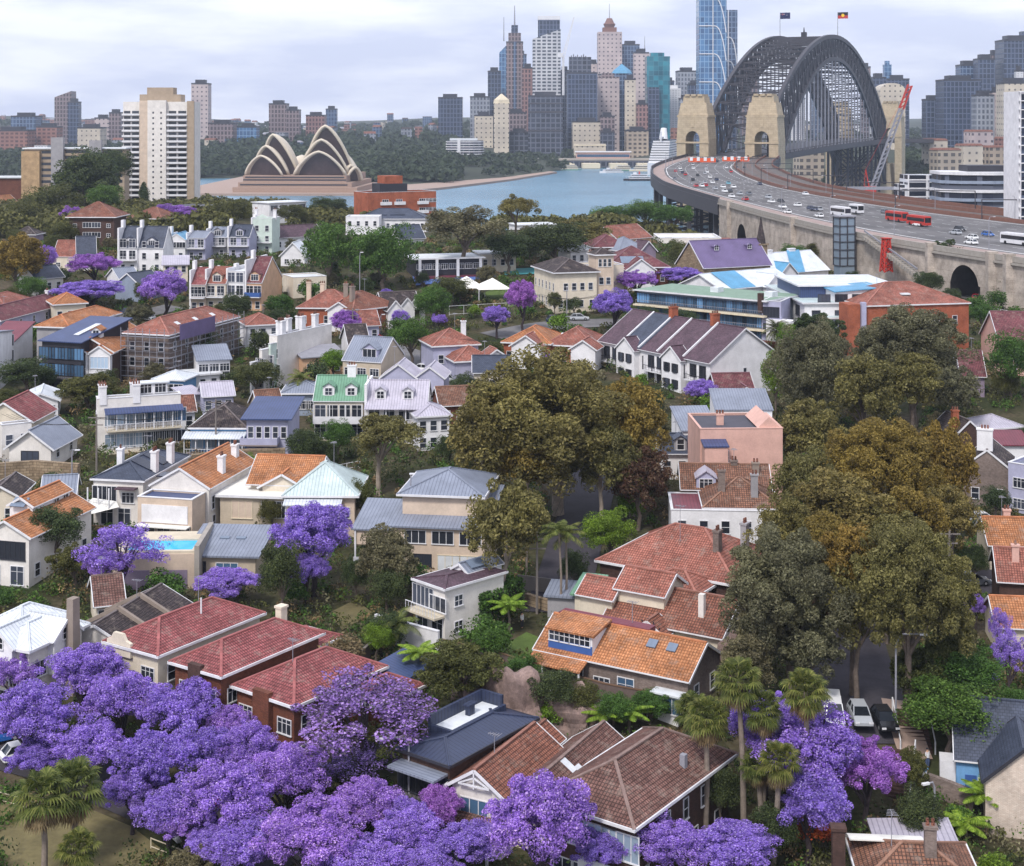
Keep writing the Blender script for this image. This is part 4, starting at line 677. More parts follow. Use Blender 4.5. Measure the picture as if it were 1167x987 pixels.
r = H('gable_row', 'brick house with three steep white edged gables beside the round green tree', 'house', 10, (438, 353), (478, 351), 4, 'gx', 32, 'brick_brown', 'tile_dark'); [volume(r.e, r.a * u, -2 + v, 3.4, 6, -4, 4 + v * .3, 'gy', 50, 'wall_white', 'tile_dark', oh=.35) for u, v in ((.05, 0), (.42, 1.2), (.75, 2.4))]
# ---------------------------------------------------------------- upper left terraces
def terrace(name, label, x0, x1, ye, d, he, rm, wall, p=38, dorm=1, fl=3, wt='d', trim='trim_white', balc=True, chim_=1, cat='terrace', roof='gx', rail='trim_white', style='bars', **kw):
    r = H(name, label, cat, d, (x0, ye), (x1, ye), he, roof, p, wall, rm, oh=.12, trim=trim, wr=[(.5 + 3.05 * k, max(2, int((x1 - x0) / 12)), wt if k else 's') for k in range(fl)], **kw)
    if dorm: dormer(r.e, r.a * .52, .55, he + .5, 'r', 2.3, 3, 1.5, rm, wall, 'c')
    if balc: balcony(r.e, 'r', r.a, r.b, .02, .98, 3.3, 1.3, 'trim_white', rail, None, 0, 1, style)
    if chim_: w = MB(); w.box(-.2, .2, -.25, r.b + .1, -2, r.zt - .2 if roof != 'flat' else he + 1); w.box(-.35, .35, r.b * .3, r.b * .3 + 1.6, r.zt - .4, r.zt + 1.7); w.build('party_wall', M['wall_white'], r.e)
    return r
terrace('terrace_house', 'terrace with slate mansard roof and round topped white dormer, leftmost of the white terraces', 135, 156, 283, 9, 6.4, 'slate', 'wall_white', 50)
terrace('terrace_house', 'terrace with slate roof, arched white dormer and plain white front, second of the white terraces', 157, 186, 283, 9, 6.4, 'slate', 'wall_white', 50, wt='s', balc=False)
terrace('terrace_house', 'white gable fronted terrace with a small red awning', 191, 211, 274, 9, 5.6, 'metal_sky', 'wall_white', 35, 0, 2, wt='w', roof='gy', balc=False)
terrace('terrace_house', 'lilac fronted terrace with low grey roof, right of the red awning', 213, 234, 272, 9, 6, 'metal_grey', 'wall_lilac', 20, 0, 2)
terrace('terrace_house', 'grey terrace with a white pediment over its upper verandah', 236, 258, 271, 9, 5.6, 'metal_grey', 'wall_grey', 30, 1, 2)
terrace('terrace_house', 'slate roofed terrace with a white dormer beside the tall pale green house', 260, 284, 271, 9, 5.6, 'slate', 'wall_lilac', 36, 1, 2)
r = terrace('tall_house', 'tall narrow pale green three storey house with pedimented parapet', 287, 310, 252, 9, 9.5, 'flat_roof', 'wall_palegreen', 5, 0, 3, 's', roof='flat', parapet=.7); MB().ext([(.4, -.02, 10.2), (r.a - .4, -.02, 10.2), (r.a / 2, -.02, 11.5)], (0, .3, 0)).build('pediment', M['wall_palegreen'], r.e); chimney(r.ro, .2, 4, 9.5, 12.6, 'wall_white'); chimney(r.ro, r.a - .2, 4, 9.5, 12.4, 'wall_white')
H('slate_house', 'white house with long purple brown slate roof, right of the tall pale green house', 'house', 9, (314, 271), (368, 268), 4, 'gx', 34, 'wall_white', 'slate_purple', wr=[(1.1, 6, 's')])
H('white_cottage', 'small white cottage with a steep pale gable, left of the two big green trees', 'house', 8, (320, 291), (347, 291), 3, 'gy', 45, 'wall_white', 'metal_white', wr=[(.8, 2, 'q')])
H('orange_cottage', 'orange tiled terrace end with a skylight, in front of the dark brick flats', 'house', 8, (60, 293), (85, 293), 3.6, 'gx', 45, 'wall_cream', 'tile_salmon', wr=[(1, 2, 'q')], oh=.1)
H('slate_cottage', 'navy slate roofed house with white party walls in front of the dark brick flats', 'house', 8, (87, 292), (110, 291), 4, 'gx', 50, 'wall_white', 'slate', wr=[(1, 2, 'c')], oh=.05)
H('brick_flats', 'dark brown brick block of flats with brick red pyramid roof and white balconies', 'apartment block', 13, (79, 248), (130, 248), 9.6, 'hip', 30, 'brick_brown', 'tile_terracotta', oh=.9, wr=[(6.6, 2, 'w', 'trim_white', 'pane', .3, .7), (6.6, 1, 'q', 'trim_white', 'pane', .05, .2), (6.6, 1, 'q', 'trim_white', 'pane', .8, .95), (3.6, 2, 'w', 'trim_white', 'pane', .3, .7), (3.6, 1, 'q', 'trim_white', 'pane', .05, .2), (3.6, 1, 'q', 'trim_white', 'pane', .8, .95)])
H('brick_flats', 'brick house with orange brown hip roof left of the pink jacaranda', 'house', 12, (146, 249), (184, 250), 6, 'hip', 28, 'brick_brown', 'tile_terracotta', wr=[(3, 3, 's')], oh=.7)
H('brown_hut', 'small dark roofed house with ribbon windows among the dark trees at left', 'house', 7, (14, 268), (40, 268), 3, 'hip', 30, 'wall_mauve', 'tile_dark', wr=[(1, 3, 'c')])
H('gable_house', 'white gabled house with orange roof at the left edge below the wooded slope', 'house', 10, (-16, 236), (22, 232), 5, 'gx', 40, 'wall_white', 'tile_orange', z=26)
# lower row of terraces
terrace('terrace_house', 'terrace with orange red tiled roof at the left end of the lower row', 217, 234, 325, 9, 6.2, 'tile_red', 'wall_stucco', 38, 0, 2)
terrace('terrace_house', 'cream terrace with orange red roof and a white dormer in the lower row', 235, 257, 324, 9, 6.2, 'tile_salmon', 'wall_cream', 38, 1, 2)
terrace('terrace_house', 'white flat roofed terrace of three storeys with dark balconies in the lower row', 259, 278, 311, 14, 8.8, 'flat_white', 'wall_white', 5, 0, 3, roof='flat', rail='trim_dark', parapet=.3)
r = terrace('terrace_house', 'cream gable ended terrace with brown roof, white dormer and blue balcony', 280, 298, 323, 15, 6.4, 'tile_crimson', 'wall_peach', 36, 1, 2, rail='trim_blue', style='solid')
H('cream_house', 'cream house with stepped flat roofs between the blue balcony terrace and the big green trees', 'house', 9, (334, 318), (372, 316), 4.8, 'flat', 5, 'wall_cream', 'flat_white', wr=[(2, 2, 'c')], parapet=.3)
# beyond the crest
r = H('brick_block', 'long five storey red brick apartment block with white balconies and a dark plant room', 'apartment block', 14, (419, 222), (497, 220), 16, 'flat', 5, 'brick_orange', 'flat_dark', z=26, parapet=.8)
for k in range(4):
    for u in (.18, .38, .72): box_part('balcony', r.e, r.a * u, r.a * u + 4.5, -1.2, -.02, 1 + 3.6 * k, 2.2 + 3.6 * k, 'trim_white'); add_window(r.e, r.a * u + 2.2, -.02, 1.6 + 3.6 * k, 0, 'w')
    row(r.e, 'r', r.a, r.b, 1.8 + 3.6 * k, 3, 'c', 'trim_white', 'pane', .84, 1)
box_part('plant_room', r.e, r.a * .22, r.a * .62, 3, 11, 16.2, 20, 'trim_dark'); box_part('plant_room_top', r.e, r.a * .3, r.a * .55, 3, 11, 20.003, 23, 'brick_orange')
r = H('solar_roof_house', 'white house with long grey hipped roof covered in blue solar panels', 'house', 14, (408, 250), (486, 250), 5, 'hip', 24, 'wall_white', 'slate', z=31, wr=[(2, 8, 's')]); [box_part('solar_panel', r.e, r.a * u, r.a * (u + .22), 2, 4.6, 6.4, 6.52, 'solar') for u in (.2, .46)]
H('white_block', 'white modern flat roofed building above the dark garden trees', 'apartment block', 12, (307, 232), (349, 230), 7, 'slab', 5, 'wall_white', 'flat_white', z=30, wr=[(4, 4, 'b')])
H('white_block', 'small white building half hidden behind the two big green trees', 'house', 10, (394, 249), (432, 249), 6, 'flat', 5, 'wall_white', 'flat_white', z=31, wr=[(3.5, 4, 's')])
H('slate_dormer_house', 'slate roofed house with two round white dormers behind the big green trees', 'house', 10, (456, 272), (484, 271), 4, 'gx', 36, 'wall_white', 'slate', z=31, wr=[(1.2, 3, 's')])
H('flats', 'cream and pink flats with stacked open balconies beside the pink jacaranda', 'apartment block', 12, (221, 236), (246, 234), 10, 'slab', 5, 'wall_peach', 'flat_dark', z=27, wr=[(6.6, 1, 'b'), (3.4, 1, 'b'), (.4, 1, 'b')])
H('white_wharf_house', 'long low white flat roofed building at the waterside behind the fig trees', 'building', 10, (590, 257), (634, 256), 4, 'slab', 5, 'wall_white', 'flat_white', z=30, wr=[(1.5, 6, 's')])
r = H('school_shelter', 'long low school shelter with white roof over a dark maroon undercroft', 'building', 12, (474, 296), (548, 294), 5.2, 'slab', 5, 'trim_dark', 'flat_white', wr=[(2.6, 8, 'c')], oh=1.0); box_part('undercroft', r.e, -.4, r.a + .4, -1.5, -.02, -3, .9, 'metal_maroon'); [box_part('column', r.e, r.a * u, r.a * u + .7, -1.9, -1.52, -3, 5.2, 'wall_white') for u in (.02, .28, .6, .95)]
# red roofs around the school
r = H('red_roof_house', 'large house with red brown hipped roofs and a glazed white gable behind the school', 'house', 16, (690, 306), (762, 305), 5, 'hip', 29, 'brick_red', 'tile_crimson', wr=[(1.6, 5, 's')]); volume(r.e, r.a * .3, -4, 7, 6, -4, 5, 'gy', 36, 'wall_white', 'tile_crimson'); skylight(r.e, r.a * .45, 2.5, 6.8, 29, 'r', 6, 3)
H('red_roof_house', 'low house with faded red tiled roof directly behind the school tower', 'house', 12, (676, 283), (716, 282), 5, 'hip', 29, 'brick_red', 'tile_crimson', wr=[(1.6, 4, 's')])
H('orange_roof_house', 'house with orange red gable roof above the church, below the harbour trees', 'house', 12, (704, 273), (742, 270), 5, 'gx', 30, 'wall_peach', 'tile_salmon', wr=[(1.8, 4, 's')], z=31)
r = H('grey_roof_house', 'grey roofed house with several small gables behind the red school roofs', 'house', 10, (706, 287), (738, 285), 4.6, 'hip', 33, 'wall_lilac', 'metal_grey', wr=[(1.5, 3, 's')]); volume(r.e, r.a * .6, -2, 5, 5, -4, 4.6, 'gy', 45, 'wall_mauve', 'slate_purple')
H('flat_roof_block', 'wide white flat roofed building with roof plant beside the steel viaduct', 'building', 18, (751, 274), (822, 274), 6, 'flat', 5, 'wall_warmwhite', 'flat_white', wr=[(2.5, 7, 'c')], parapet=.8, z=27, chim=[(.2, .5, .4, 'wall_white', 2, 2, 0), (.5, .5, .3, 'wall_white', 3, 2, 0), (.8, .5, .4, 'wall_white', 2, 2, 0)])
H('red_flat_house', 'low pink walled building with rust red roof between the church and the viaduct', 'building', 9, (786, 284), (846, 282), 4.6, 'sky', 14, 'wall_pink', 'tile_salmon', wr=[(1.5, 4, 's')], z=26)
r = H('church', 'church with long steep purple slate roof and small roof vents', 'church', 13, (802, 305), (878, 301), 6.5, 'gx', 43, 'sandstone', 'metal_purple', wr=[(2, 5, 't')])
for u in (.3, .8): dormer(r.e, r.a * u, 3.5, 10.3, 'r', 1.4, 2, .9, 'metal_purple', 'metal_purple', 'q')
q = MB(); q.box(-1.3, 1.3, -1.3, 1.3, -4, 11, 0, .1); q.box(-1.5, 1.5, -1.5, 1.5, 11, 11.4); q.build('tower', M['sandstone'], r.e, (r.a + 1.2, 6, 0)); MB().tube([(0, 0, 11.4), (0, 0, 18.5)], [1.35, .05], 8).build('spire', M['tile_dark'], r.e, (r.a + 1.2, 6, 0))
r = H('blue_roof_building', 'white gabled building with bright blue metal roof panels below the viaduct', 'building', 14, (822, 330), (905, 322), 6, 'gx', 22, 'wall_white', 'metal_white', wr=[(2.8, 6, 'c'), (.4, 6, 's')], oh=.7); MB().ext([(r.a * .12, -.6, 5.9), (r.a * .12, 6.6, r.zt + .16), (r.a * .12, 6.6, r.zt + .24), (r.a * .12, -.6, 6.05)], (r.a * .32, 0, 0)).build('blue_roof_patch', M['metal_sky'], r.e); volume(r.e, r.a * .55, -1.5, 6, 6, -4, 6, 'gy', 40, 'wall_white', 'metal_white')
r = H('blue_roof_building', 'white house with steep white roofs and bright blue valleys, beside the lift tower', 'building', 14, (872, 313), (944, 307), 4, 'gx', 34, 'wall_warmwhite', 'metal_white', wr=[(1, 4, 'c')], oh=.4, chim=[(.06, .5, .4, 'wall_white', 1.6, 1, 0), (.35, .5, .6, 'wall_white', 1.6, 1, 0), (.7, .5, .6, 'wall_white', 2.2, 1, 0)]); volume(r.e, r.a * .18, -1.5, 6, 7, -4, 4, 'gy', 42, 'wall_white', 'metal_sky'); MB().ext([(r.a * .4, -.45, 3.9), (r.a * .62, 7, r.zt + .25), (r.a * .62, 7, r.zt + .32), (r.a * .4, -.45, 4.02)], (5, 0, 0)).build('blue_roof_patch', M['metal_sky'], r.e)
r = H('modern_block', 'sprawling white and lilac apartment building with navy roof band and pale blue terraces', 'apartment block', (874, 326), (917, 347), (1024, 337), 9.0, 'slab', 4, 'wall_white', 'metal_pale', oh=.5, wl=[(6, 3, 'b', 'trim_dark', 'pane'), (2.6, 3, 'b', 'trim_dark', 'pane')], wr=[(6.2, 5, 'c', 'trim_dark'), (2.8, 5, 's', 'trim_dark'), (-.5, 3, 'w', 'trim_dark')])
a, b = r.a, r.b
volume(r.e, a * .05, b * .25, a * .85, b * .6, 9, 11.8, 'slab', 4, 'metal_blue', 'metal_white', oh=.6); volume(r.e, a * .28, .5, a * .38, b * .3, 9, 11.4, 'skx', 5, 'wall_white', 'metal_sky', oh=.5); volume(r.e, a * .66, .5, a * .36, b * .3, 9, 11.4, 'sxx', 5, 'wall_white', 'metal_pale', oh=.5); volume(r.e, a * .02, -3, 9, 3, -5, 6.2, 'slab', 4, 'wall_lilac', 'metal_pale', oh=.3)
row(r.e, 'r', a * .9, 1, 9.4, 6, 'w', 'trim_dark', 'pane', 0, 1, a * .1, .5)
H('lilac_block', 'lilac grey rendered apartment wing with ribbon windows, left end of the white apartment building', 'apartment block', 8, (868, 345), (890, 346), 9, 'flat', 5, 'wall_lilac', 'flat_roof', wr=[(6, 1, 'b', 'trim_dark'), (2.5, 1, 'b', 'trim_dark')], parapet=.4)
H('white_block', 'long low white flat roofed building right of the pale green roofed apartments', 'building', 11, (858, 322), (912, 327), 6, 'flat', 5, 'wall_white', 'flat_white', wr=[(3, 4, 's')], parapet=.5)
r = H('orange_brick_building', 'orange brick hall with brick red hipped roof behind the big figs', 'building', 18, (986, 350), (1104, 346), 10, 'hip', 22, 'brick_orange', 'tile_salmon', oh=.3, wr=[(6, 2, 's', 'trim_white', 'pane', .6, .95)]); box_part('blade_sign_panel', r.e, -1.2, -.2, -1.0, -.05, -3, 11, 'wall_lilac'); box_part('skylight', r.ro, r.a * .42, r.a * .5, 3, 5, 11.8, 12.1, 'flat_white'); box_part('brick_pier', r.e, -4, -1.4, -.6, 4, -4, 10.6, 'brick_orange')
# ---------------------------------------------------------------- right hand houses
H('pink_house', 'small mauve rendered house with purple red tile roof below the viaduct arch', 'house', (1118, 380), (1142, 397), 9, 5.4, 'gx', 30, 'wall_pink', 'tile_crimson', wr=[(3, 2, 's'), (.5, 2, 's')])
H('purple_roof_house', 'house with dusty purple tiled roof squeezed beside the big fig trees', 'house', 9, (1096, 428), (1122, 428), 4, 'gx', 40, 'wall_mauve', 'tile_crimson')
r = H('brown_roof_house', 'brick house with steep dark brown roof and red chimney pots beside the fig trees', 'house', 8, (1086, 500), (1124, 498), 4.6, 'gy', 42, 'brick_brown', 'tile_dark', chim=[(.2, .2, 1.2, 'brick_orange', 1, .8, 3)], oh=.2)
r = H('gable_house', 'brown brick house with white edged parapet gable and broad white chimney', 'house', 9, (1098, 532), (1152, 536), 5.5, 'gy', 38, 'brick_grey', 'tile_dark', oh=.15, wr=[(1, 2, 's')]); chimney(r.ro, r.a * .45, .6, 8, 11, 'wall_white', 2.2, .9, 3)
H('metal_roof_house', 'low house with pale grey metal hip roof, right of the fig trees', 'house', 7, (1126, 490), (1164, 487), 3.6, 'hip', 22, 'wall_grey', 'metal_lilac', wr=[(1, 3, 's')])
H('red_striped_shed', 'low shed with red and white striped metal roof behind the white chimneyed gable', 'shed', 5, (1130, 508), (1172, 508), 2.8, 'sky', 14, 'wall_white', 'metal_maroon')
H('mauve_house', 'mauve rendered house with grey flat roof cut by the right edge', 'house', 10, (1149, 532), (1200, 540), 6.4, 'flat', 5, 'wall_lilac', 'metal_grey', wr=[(3.6, 2, 'c'), (.6, 2, 'c')])
H('orange_roof_house', 'cream walled house with bright orange tile roof cut by the right edge', 'house', 8, (1128, 620), (1200, 622), 3.4, 'gx', 30, 'wall_cream', 'tile_orange', wr=[(1, 3, 's')], chim=[(.4, .6, .6, 'wall_pink')])
H('brick_house', 'brick house with orange red roof and slim chimney cut by the right edge', 'house', 8, (1139, 661), (1210, 665), 4.2, 'gx', 33, 'brick_brown', 'tile_salmon', chim=[(.3, .3, .6, 'wall_pink', .8, .6, 1)])
H('orange_roof_house', 'house with orange tile roof just above the hanging jacaranda at the right edge', 'house', 7, (1137, 714), (1210, 716), 3.2, 'gx', 30, 'wall_cream', 'tile_orange')
r = H('blue_cottage', 'pale blue weatherboard cottage with navy grey roof and white brick front gable', 'house', 9, (1090, 866), (1172, 872), 3.4, 'gx', 40, 'wall_skyblue', 'slate', oh=.3, wr=[(.7, 1, 'q', 'trim_white', 'pane', .3, .5)]); volume(r.e, r.a * .36, -4.5, 6.4, 7, -4, 3.6, 'gy', 42, 'brick_pale', 'slate', oh=.3, trim='trim_dark'); box_part('porch', r.e, -1.4, -.02, 1, 3, -1, 2.6, 'wall_white'); box_part('blue_door', r.e, r.a * .12, r.a * .12 + 1, -.08, -.02, -.3, 2, 'trim_blue')
r = H('tiled_house', 'house with mossy orange tile roof, white curved awning and brick chimney at the bottom right', 'house', 7, (985, 1012), (1118, 1016), 3.2, 'hip', 24, 'brick_brown', 'tile_mossy', oh=.4); chimney(r.ro, r.a * .62, 2.5, 4, 6.8, 'brick_grey')
q = MB(); n = 8
for i in range(n):
    t0, t1 = i / n * 1.4, (i + 1) / n * 1.4; q.ext([(-.5, 4 + 3.2 * math.cos(t0), 3.4 + 1.2 * math.sin(t0)), (-.5, 4 + 3.2 * math.cos(t1), 3.4 + 1.2 * math.sin(t1)), (-.5, 4 + 3.2 * math.cos(t1), 3.5 + 1.2 * math.sin(t1)), (-.5, 4 + 3.2 * math.cos(t0), 3.5 + 1.2 * math.sin(t0))], (6, 0, 0))
q.build('curved_awning', M['awning_white'], r.e); 
MB().box(-.5, .5, -.45, .45, -6, 6.2).box(-.62, .62, -.57, .57, 6.2, 6.45).build('chimney', M['brick_brown'], r.ro, (-1.6, 3, 0)); volume(r.e, r.a * .25, r.b * .9, r.a * .7, 5, -4, 3.0, 'skx', 3, 'wall_white', 'metal_lilac', oh=.3)
# a few more homes that fill the slopes between
H('tiled_house', 'brick house with brown tiled roof tucked under the figs beside the dark street', 'house', 9, (1116, 352), (1160, 345), 4, 'hip', 28, 'brick_red', 'tile_crimson', z=16)
H('lilac_house', 'blue grey house with slate roof behind the deep violet jacaranda', 'house', 8, (160, 326), (186, 322), 4, 'gx', 34, 'wall_bluegrey', 'slate', wr=[(1, 2, 's')])
r = H('red_brick_cottage', 'low red roofed cottage behind the thin jacaranda, beside the brick flats', 'house', (395, 792), (430, 806), (478, 783), 3.4, 'hip', 27, 'brick_red', 'tile_red')
r = H('blue_roof_shed', 'small brick shed with blue metal roof beside the tree fern', 'shed', (437, 766), (462, 775), (490, 758), 2.6, 'sky', 16, 'brick_brown', 'metal_blue', wr=[(.8, 1, 'q')])
r = H('green_roof_annexe', 'small cream annexe with green metal roof at the back of the brown roofed house', 'house', 4, (655, 678), (676, 680), 3.2, 'sky', 14, 'wall_cream', 'metal_green')
H('carport', 'small grey metal carport beside the two slim palms', 'carport', 4, (624, 680), (660, 682), 2.6, 'sky', 6, 'wall_grey', 'metal_grey', oh=.4)
# further small homes among the gardens
H('white_house', 'white gabled house end with grey slate roof just below the leftmost white terraces', 'house', 7, (136, 318), (158, 316), 4.6, 'gx', 32, 'wall_white', 'metal_grey', wr=[(2.8, 2, 'c'), (.5, 2, 's')])
H('cream_house', 'cream flat fronted house with pale roof just above the deep violet jacaranda', 'house', 7, (186, 303), (214, 302), 4.4, 'sky', 14, 'wall_cream', 'metal_lilac', wr=[(2.6, 3, 's')])
H('grey_roof_house', 'grey roofed house with white dormer tucked right of the golden green tree', 'house', 8, (40, 318), (72, 315), 4.2, 'gx', 32, 'wall_warmwhite', 'slate', wr=[(1.4, 3, 's')])
H('orange_roof_house', 'small orange roofed house peeping above the long grey rendered house', 'house', 8, (62, 348), (98, 346), 4.4, 'hip', 28, 'wall_cream', 'tile_orange', wr=[(1.4, 3, 's')], dz=.5)
H('white_house', 'white house with blue grey roof left of the stepped white terrace', 'house', 8, (226, 412), (262, 410), 5, 'sky', 12, 'wall_white', 'metal_grey', wr=[(3, 3, 'c'), (.6, 3, 'd')])
H('lilac_house', 'low lilac house with grey metal roof above the verandah cottage garden', 'house', 7, (232, 452), (266, 450), 3.4, 'gx', 26, 'wall_lilac', 'metal_lilac', wr=[(1, 3, 's')])
H('white_house', 'white garden house with terracotta roof between the villa and the verandah cottage', 'house', 7, (196, 470), (222, 468), 3.4, 'gx', 28, 'wall_white', 'tile_terracotta', wr=[(1, 2, 's')])
H('tiled_house', 'house with brown red tiles and white gable left of the sage green terrace palm', 'house', 8, (296, 468), (322, 466), 4.4, 'gx', 32, 'wall_cream', 'tile_mossy', wr=[(1.6, 2, 's')])
H('white_house', 'white two storey house with pale roof right of the lilac white terrace', 'house', 8, (476, 476), (512, 474), 5.4, 'hip', 24, 'wall_white', 'metal_lilac', wr=[(3.2, 3, 's'), (.5, 3, 's')])
H('cream_house', 'cream house with slate roof behind the golden gum bough by the blue grey street', 'house', 8, (540, 425), (582, 424), 4.6, 'gx', 30, 'wall_cream', 'slate', wr=[(1.6, 3, 's')])
H('lilac_house', 'pale lilac house with red roof and white gable left of the round street tree', 'house', 8, (400, 372), (432, 370), 4, 'gx', 32, 'wall_lilac', 'tile_salmon', wr=[(1.4, 3, 's')])
H('white_house', 'white villa with orange roof on the slope right of the scaffolding', 'house', 8, (282, 372), (318, 370), 5, 'hip', 27, 'wall_white', 'tile_salmon', wr=[(2.8, 3, 's')])
H('white_house', 'white cottage with pale metal roof above the red brown school roofs', 'house', 8, (650, 286), (676, 285), 4.4, 'hip', 24, 'wall_white', 'metal_white', wr=[(1.6, 3, 's')])
H('cream_house', 'cream villa with white roof line beyond the blue sports court', 'house', 9, (548, 290), (588, 289), 5, 'slab', 4, 'wall_cream', 'flat_white', wr=[(2, 4, 's')])
H('white_house', 'white house with grey roof right of the pale cliff trees at the harbour edge', 'house', 9, (640, 262), (672, 261), 4.6, 'hip', 22, 'wall_white', 'metal_grey', z=31, wr=[(1.8, 4, 's')])
H('terrace_house', 'narrow white terrace with brown roof behind the peach house', 'terrace', 9, (398, 392), (420, 391), 6, 'gx', 34, 'wall_white', 'tile_dark', wr=[(3.4, 2, 's'), (.5, 2, 's')])
H('white_house', 'white house with pale grey roof just behind the long bright orange roof at left', 'house', 8, (48, 570), (84, 568), 4.6, 'gx', 28, 'wall_warmwhite', 'metal_grey', wr=[(1.6, 3, 's')])
H('tiled_house', 'tiled cottage with brown roof half hidden right of the stone chimney house', 'house', 7, (110, 690), (140, 686), 3.2, 'gx', 30, 'wall_cream', 'tile_brown', wr=[(1, 2, 's')])
# ---------------------------------------------------------------- harbour bridge
AX = Vector((.425, .905)); AXn = AX.normalized(); AC = Vector((AXn.y, -AXn.x))
NR = Vector((173, 1018)); FRp = Vector((360, 1417)); mid = (NR + FRp) / 2 - AC * 24.5
byaw = math.atan2(AC.y, AC.x); HL = (FRp - NR).length / 2
bridge = empty('arch_bridge', (mid.x, mid.y, 0), byaw, 'grey steel arch bridge across the harbour between four sandstone pylons', 'bridge')
S = HL - 16; NP = 34
def ztop(y): return 68 + 71 * (1 - (y / S) ** 2)
def zbot(y): return 12 + 109 * (1 - (y / S) ** 2)
def zdeck(y): return float(np.interp(y, [-HL - 30, -HL, 0, HL, HL + 260], [45, 46, 51, 54, 50]))
ysP = [-S + 2 * S * i / NP for i in range(NP + 1)]
for sx in (-22, 22):
    t = MB()
    for i in range(NP):
        y, y2 = ysP[i], ysP[i + 1]
        t.bar((sx, y, ztop(y)), (sx, y2, ztop(y2)), 2.6, 0, 3.2); t.bar((sx, y, zbot(y)), (sx, y2, zbot(y2)), 2.6, 0, 3.2)
        t.bar((sx, y, zbot(y)), (sx, y, ztop(y)), 1.1)
        if y < 0: t.bar((sx, y, ztop(y)), (sx, y2, zbot(y2)), 1.3)
        else: t.bar((sx, y, zbot(y)), (sx, y2, ztop(y2)), 1.3)
        t.bar((sx, (y + y2) / 2, (zbot(y) + zbot(y2)) / 2), (sx, (y + y2) / 2, (ztop(y) + ztop(y2)) / 2), .7); t.bar((sx, y, (zbot(y) + ztop(y)) / 2), (sx, y2, (zbot(y2) + ztop(y2)) / 2), .6); t.bar((sx, y, zbot(y)), (sx, y2, ztop(y2)), .5); t.bar((sx, y, ztop(y)), (sx, y2, zbot(y2)), .5)
    t.bar((sx, S, zbot(S)), (sx, S, ztop(S)), 1.6)
    t.build('arch_truss', M['steel'], bridge)
    for y in ysP[2:-2]:
        if zbot(y) > zdeck(y) + 6: MB().bar((sx, y, zdeck(y)), (sx, y, zbot(y)), .9).build('hanger', M['steel_light'], bridge)
        elif zbot(y) < zdeck(y) - 6: MB().bar((sx, y, zbot(y)), (sx, y, zdeck(y)), 1.6).build('deck_post', M['steel'], bridge)
for nm, zf, st in (('top_bracing', ztop, 1), ('bottom_bracing', zbot, 1)):
    t = MB()
    for i in range(NP):
        y, y2 = ysP[i], ysP[i + 1]; t.bar((-22, y, zf(y)), (22, y, zf(y)), .9)
        t.bar((-22, y, zf(y)), (22, y2, zf(y2)), .6); t.bar((22, y, zf(y)), (-22, y2, zf(y2)), .6)
    t.build(nm, M['steel'], bridge)
t = MB(); yy = np.linspace(-HL - 28, HL + 260, 60)
for y, y2 in zip(yy[:-1], yy[1:]):
    z, z2 = zdeck(y), zdeck(y2)
    t.add([(-23, y, z - 4.5), (23, y, z - 4.5), (23, y, z), (-23, y, z), (-23, y2, z2 - 4.5), (23, y2, z2 - 4.5), (23, y2, z2), (-23, y2, z2)], [(3, 2, 6, 7), (0, 4, 5, 1), (1, 5, 6, 2), (0, 3, 7, 4)])
t.build('deck', M['steel'], bridge)
for sx in (-23.3, 23.3):
    t = MB()
    for y, y2 in zip(yy[:-1], yy[1:]): t.bar((sx, y, zdeck(y) + 1.6), (sx, y2, zdeck(y2) + 1.6), .4, 0, .5); t.bar((sx, y, zdeck(y) - .5), (sx, y, zdeck(y) + 1.6), .35); t.bar((sx, y, zdeck(y) - 2), (sx, y2, zdeck(y2) - 2), .9, 0, 3.6)
    t.build('railing', M['steel'], bridge)
t = MB()
for y in np.linspace(HL - 75, HL - 6, 5):
    for sx in (-18, 0, 18): t.bar((sx, y, 4), (sx, y, zdeck(y) - 4), 2)
    t.bar((-18, y, 8), (18, y, 44), 1.2); t.bar((18, y, 8), (-18, y, 44), 1.2)
t.build('trestle', M['steel'], bridge)
MB().box(-28, 28, HL - 14, HL + 22, -4, 30, 0, 3).build('abutment', M['granite'], bridge)
MB().box(-28, 28, -HL - 22, -HL + 14, -4, 30, 0, 3).build('abutment', M['granite'], bridge)
def pylon(sx, y0):
    e = MB(); w, d = 11.5, 9.0
    for k in (-1, 1): e.box(min(k * 5, k * w), max(k * 5, k * w), y0 - d, y0 + d, -3, 58)
    n = 8; arch = [(-w, 58), (-5, 58)] + [(-5 + 5 - 5 * math.cos(math.pi * i / n), 58 + 5.6 * math.sin(math.pi * i / n)) for i in range(1, n)] + [(5, 58), (w, 58), (w - 1, 74), (-w + 1, 74)]
    e.ext([(a, y0 - d + .02, b) for a, b in arch], (0, 2 * d - .04, 0))
    e.box(-w + .8, w - .8, y0 - d + .8, y0 + d - .8, 74.002, 83, 0, 1.6); e.box(-w + .2, w - .2, y0 - d + .2, y0 + d - .2, 73.0, 74.6); e.box(-w + 3.6, w - 3.6, y0 - d + 2.6, y0 + d - 2.6, 83.002, 87.5, 0, .5)
    for k in (-1, 0, 1): e.box(k * 4.6 - 1.7, k * 4.6 + 1.7, y0 - d + 2.2, y0 + d - 2.2, 87.502, 89.0)
    e.box(-w - .5, w + .5, y0 - d - .5, y0 - d + .001, 55, 56.2); e.box(-1.2, 1.2, y0 - d - .35, y0 - d + .001, 66, 72)
    o = e.build('pylon', M['granite'], bridge, (sx, 0, 0)); return o
for sx in (-24.5, 24.5):
    for y0 in (-HL, HL): pylon(sx, y0)
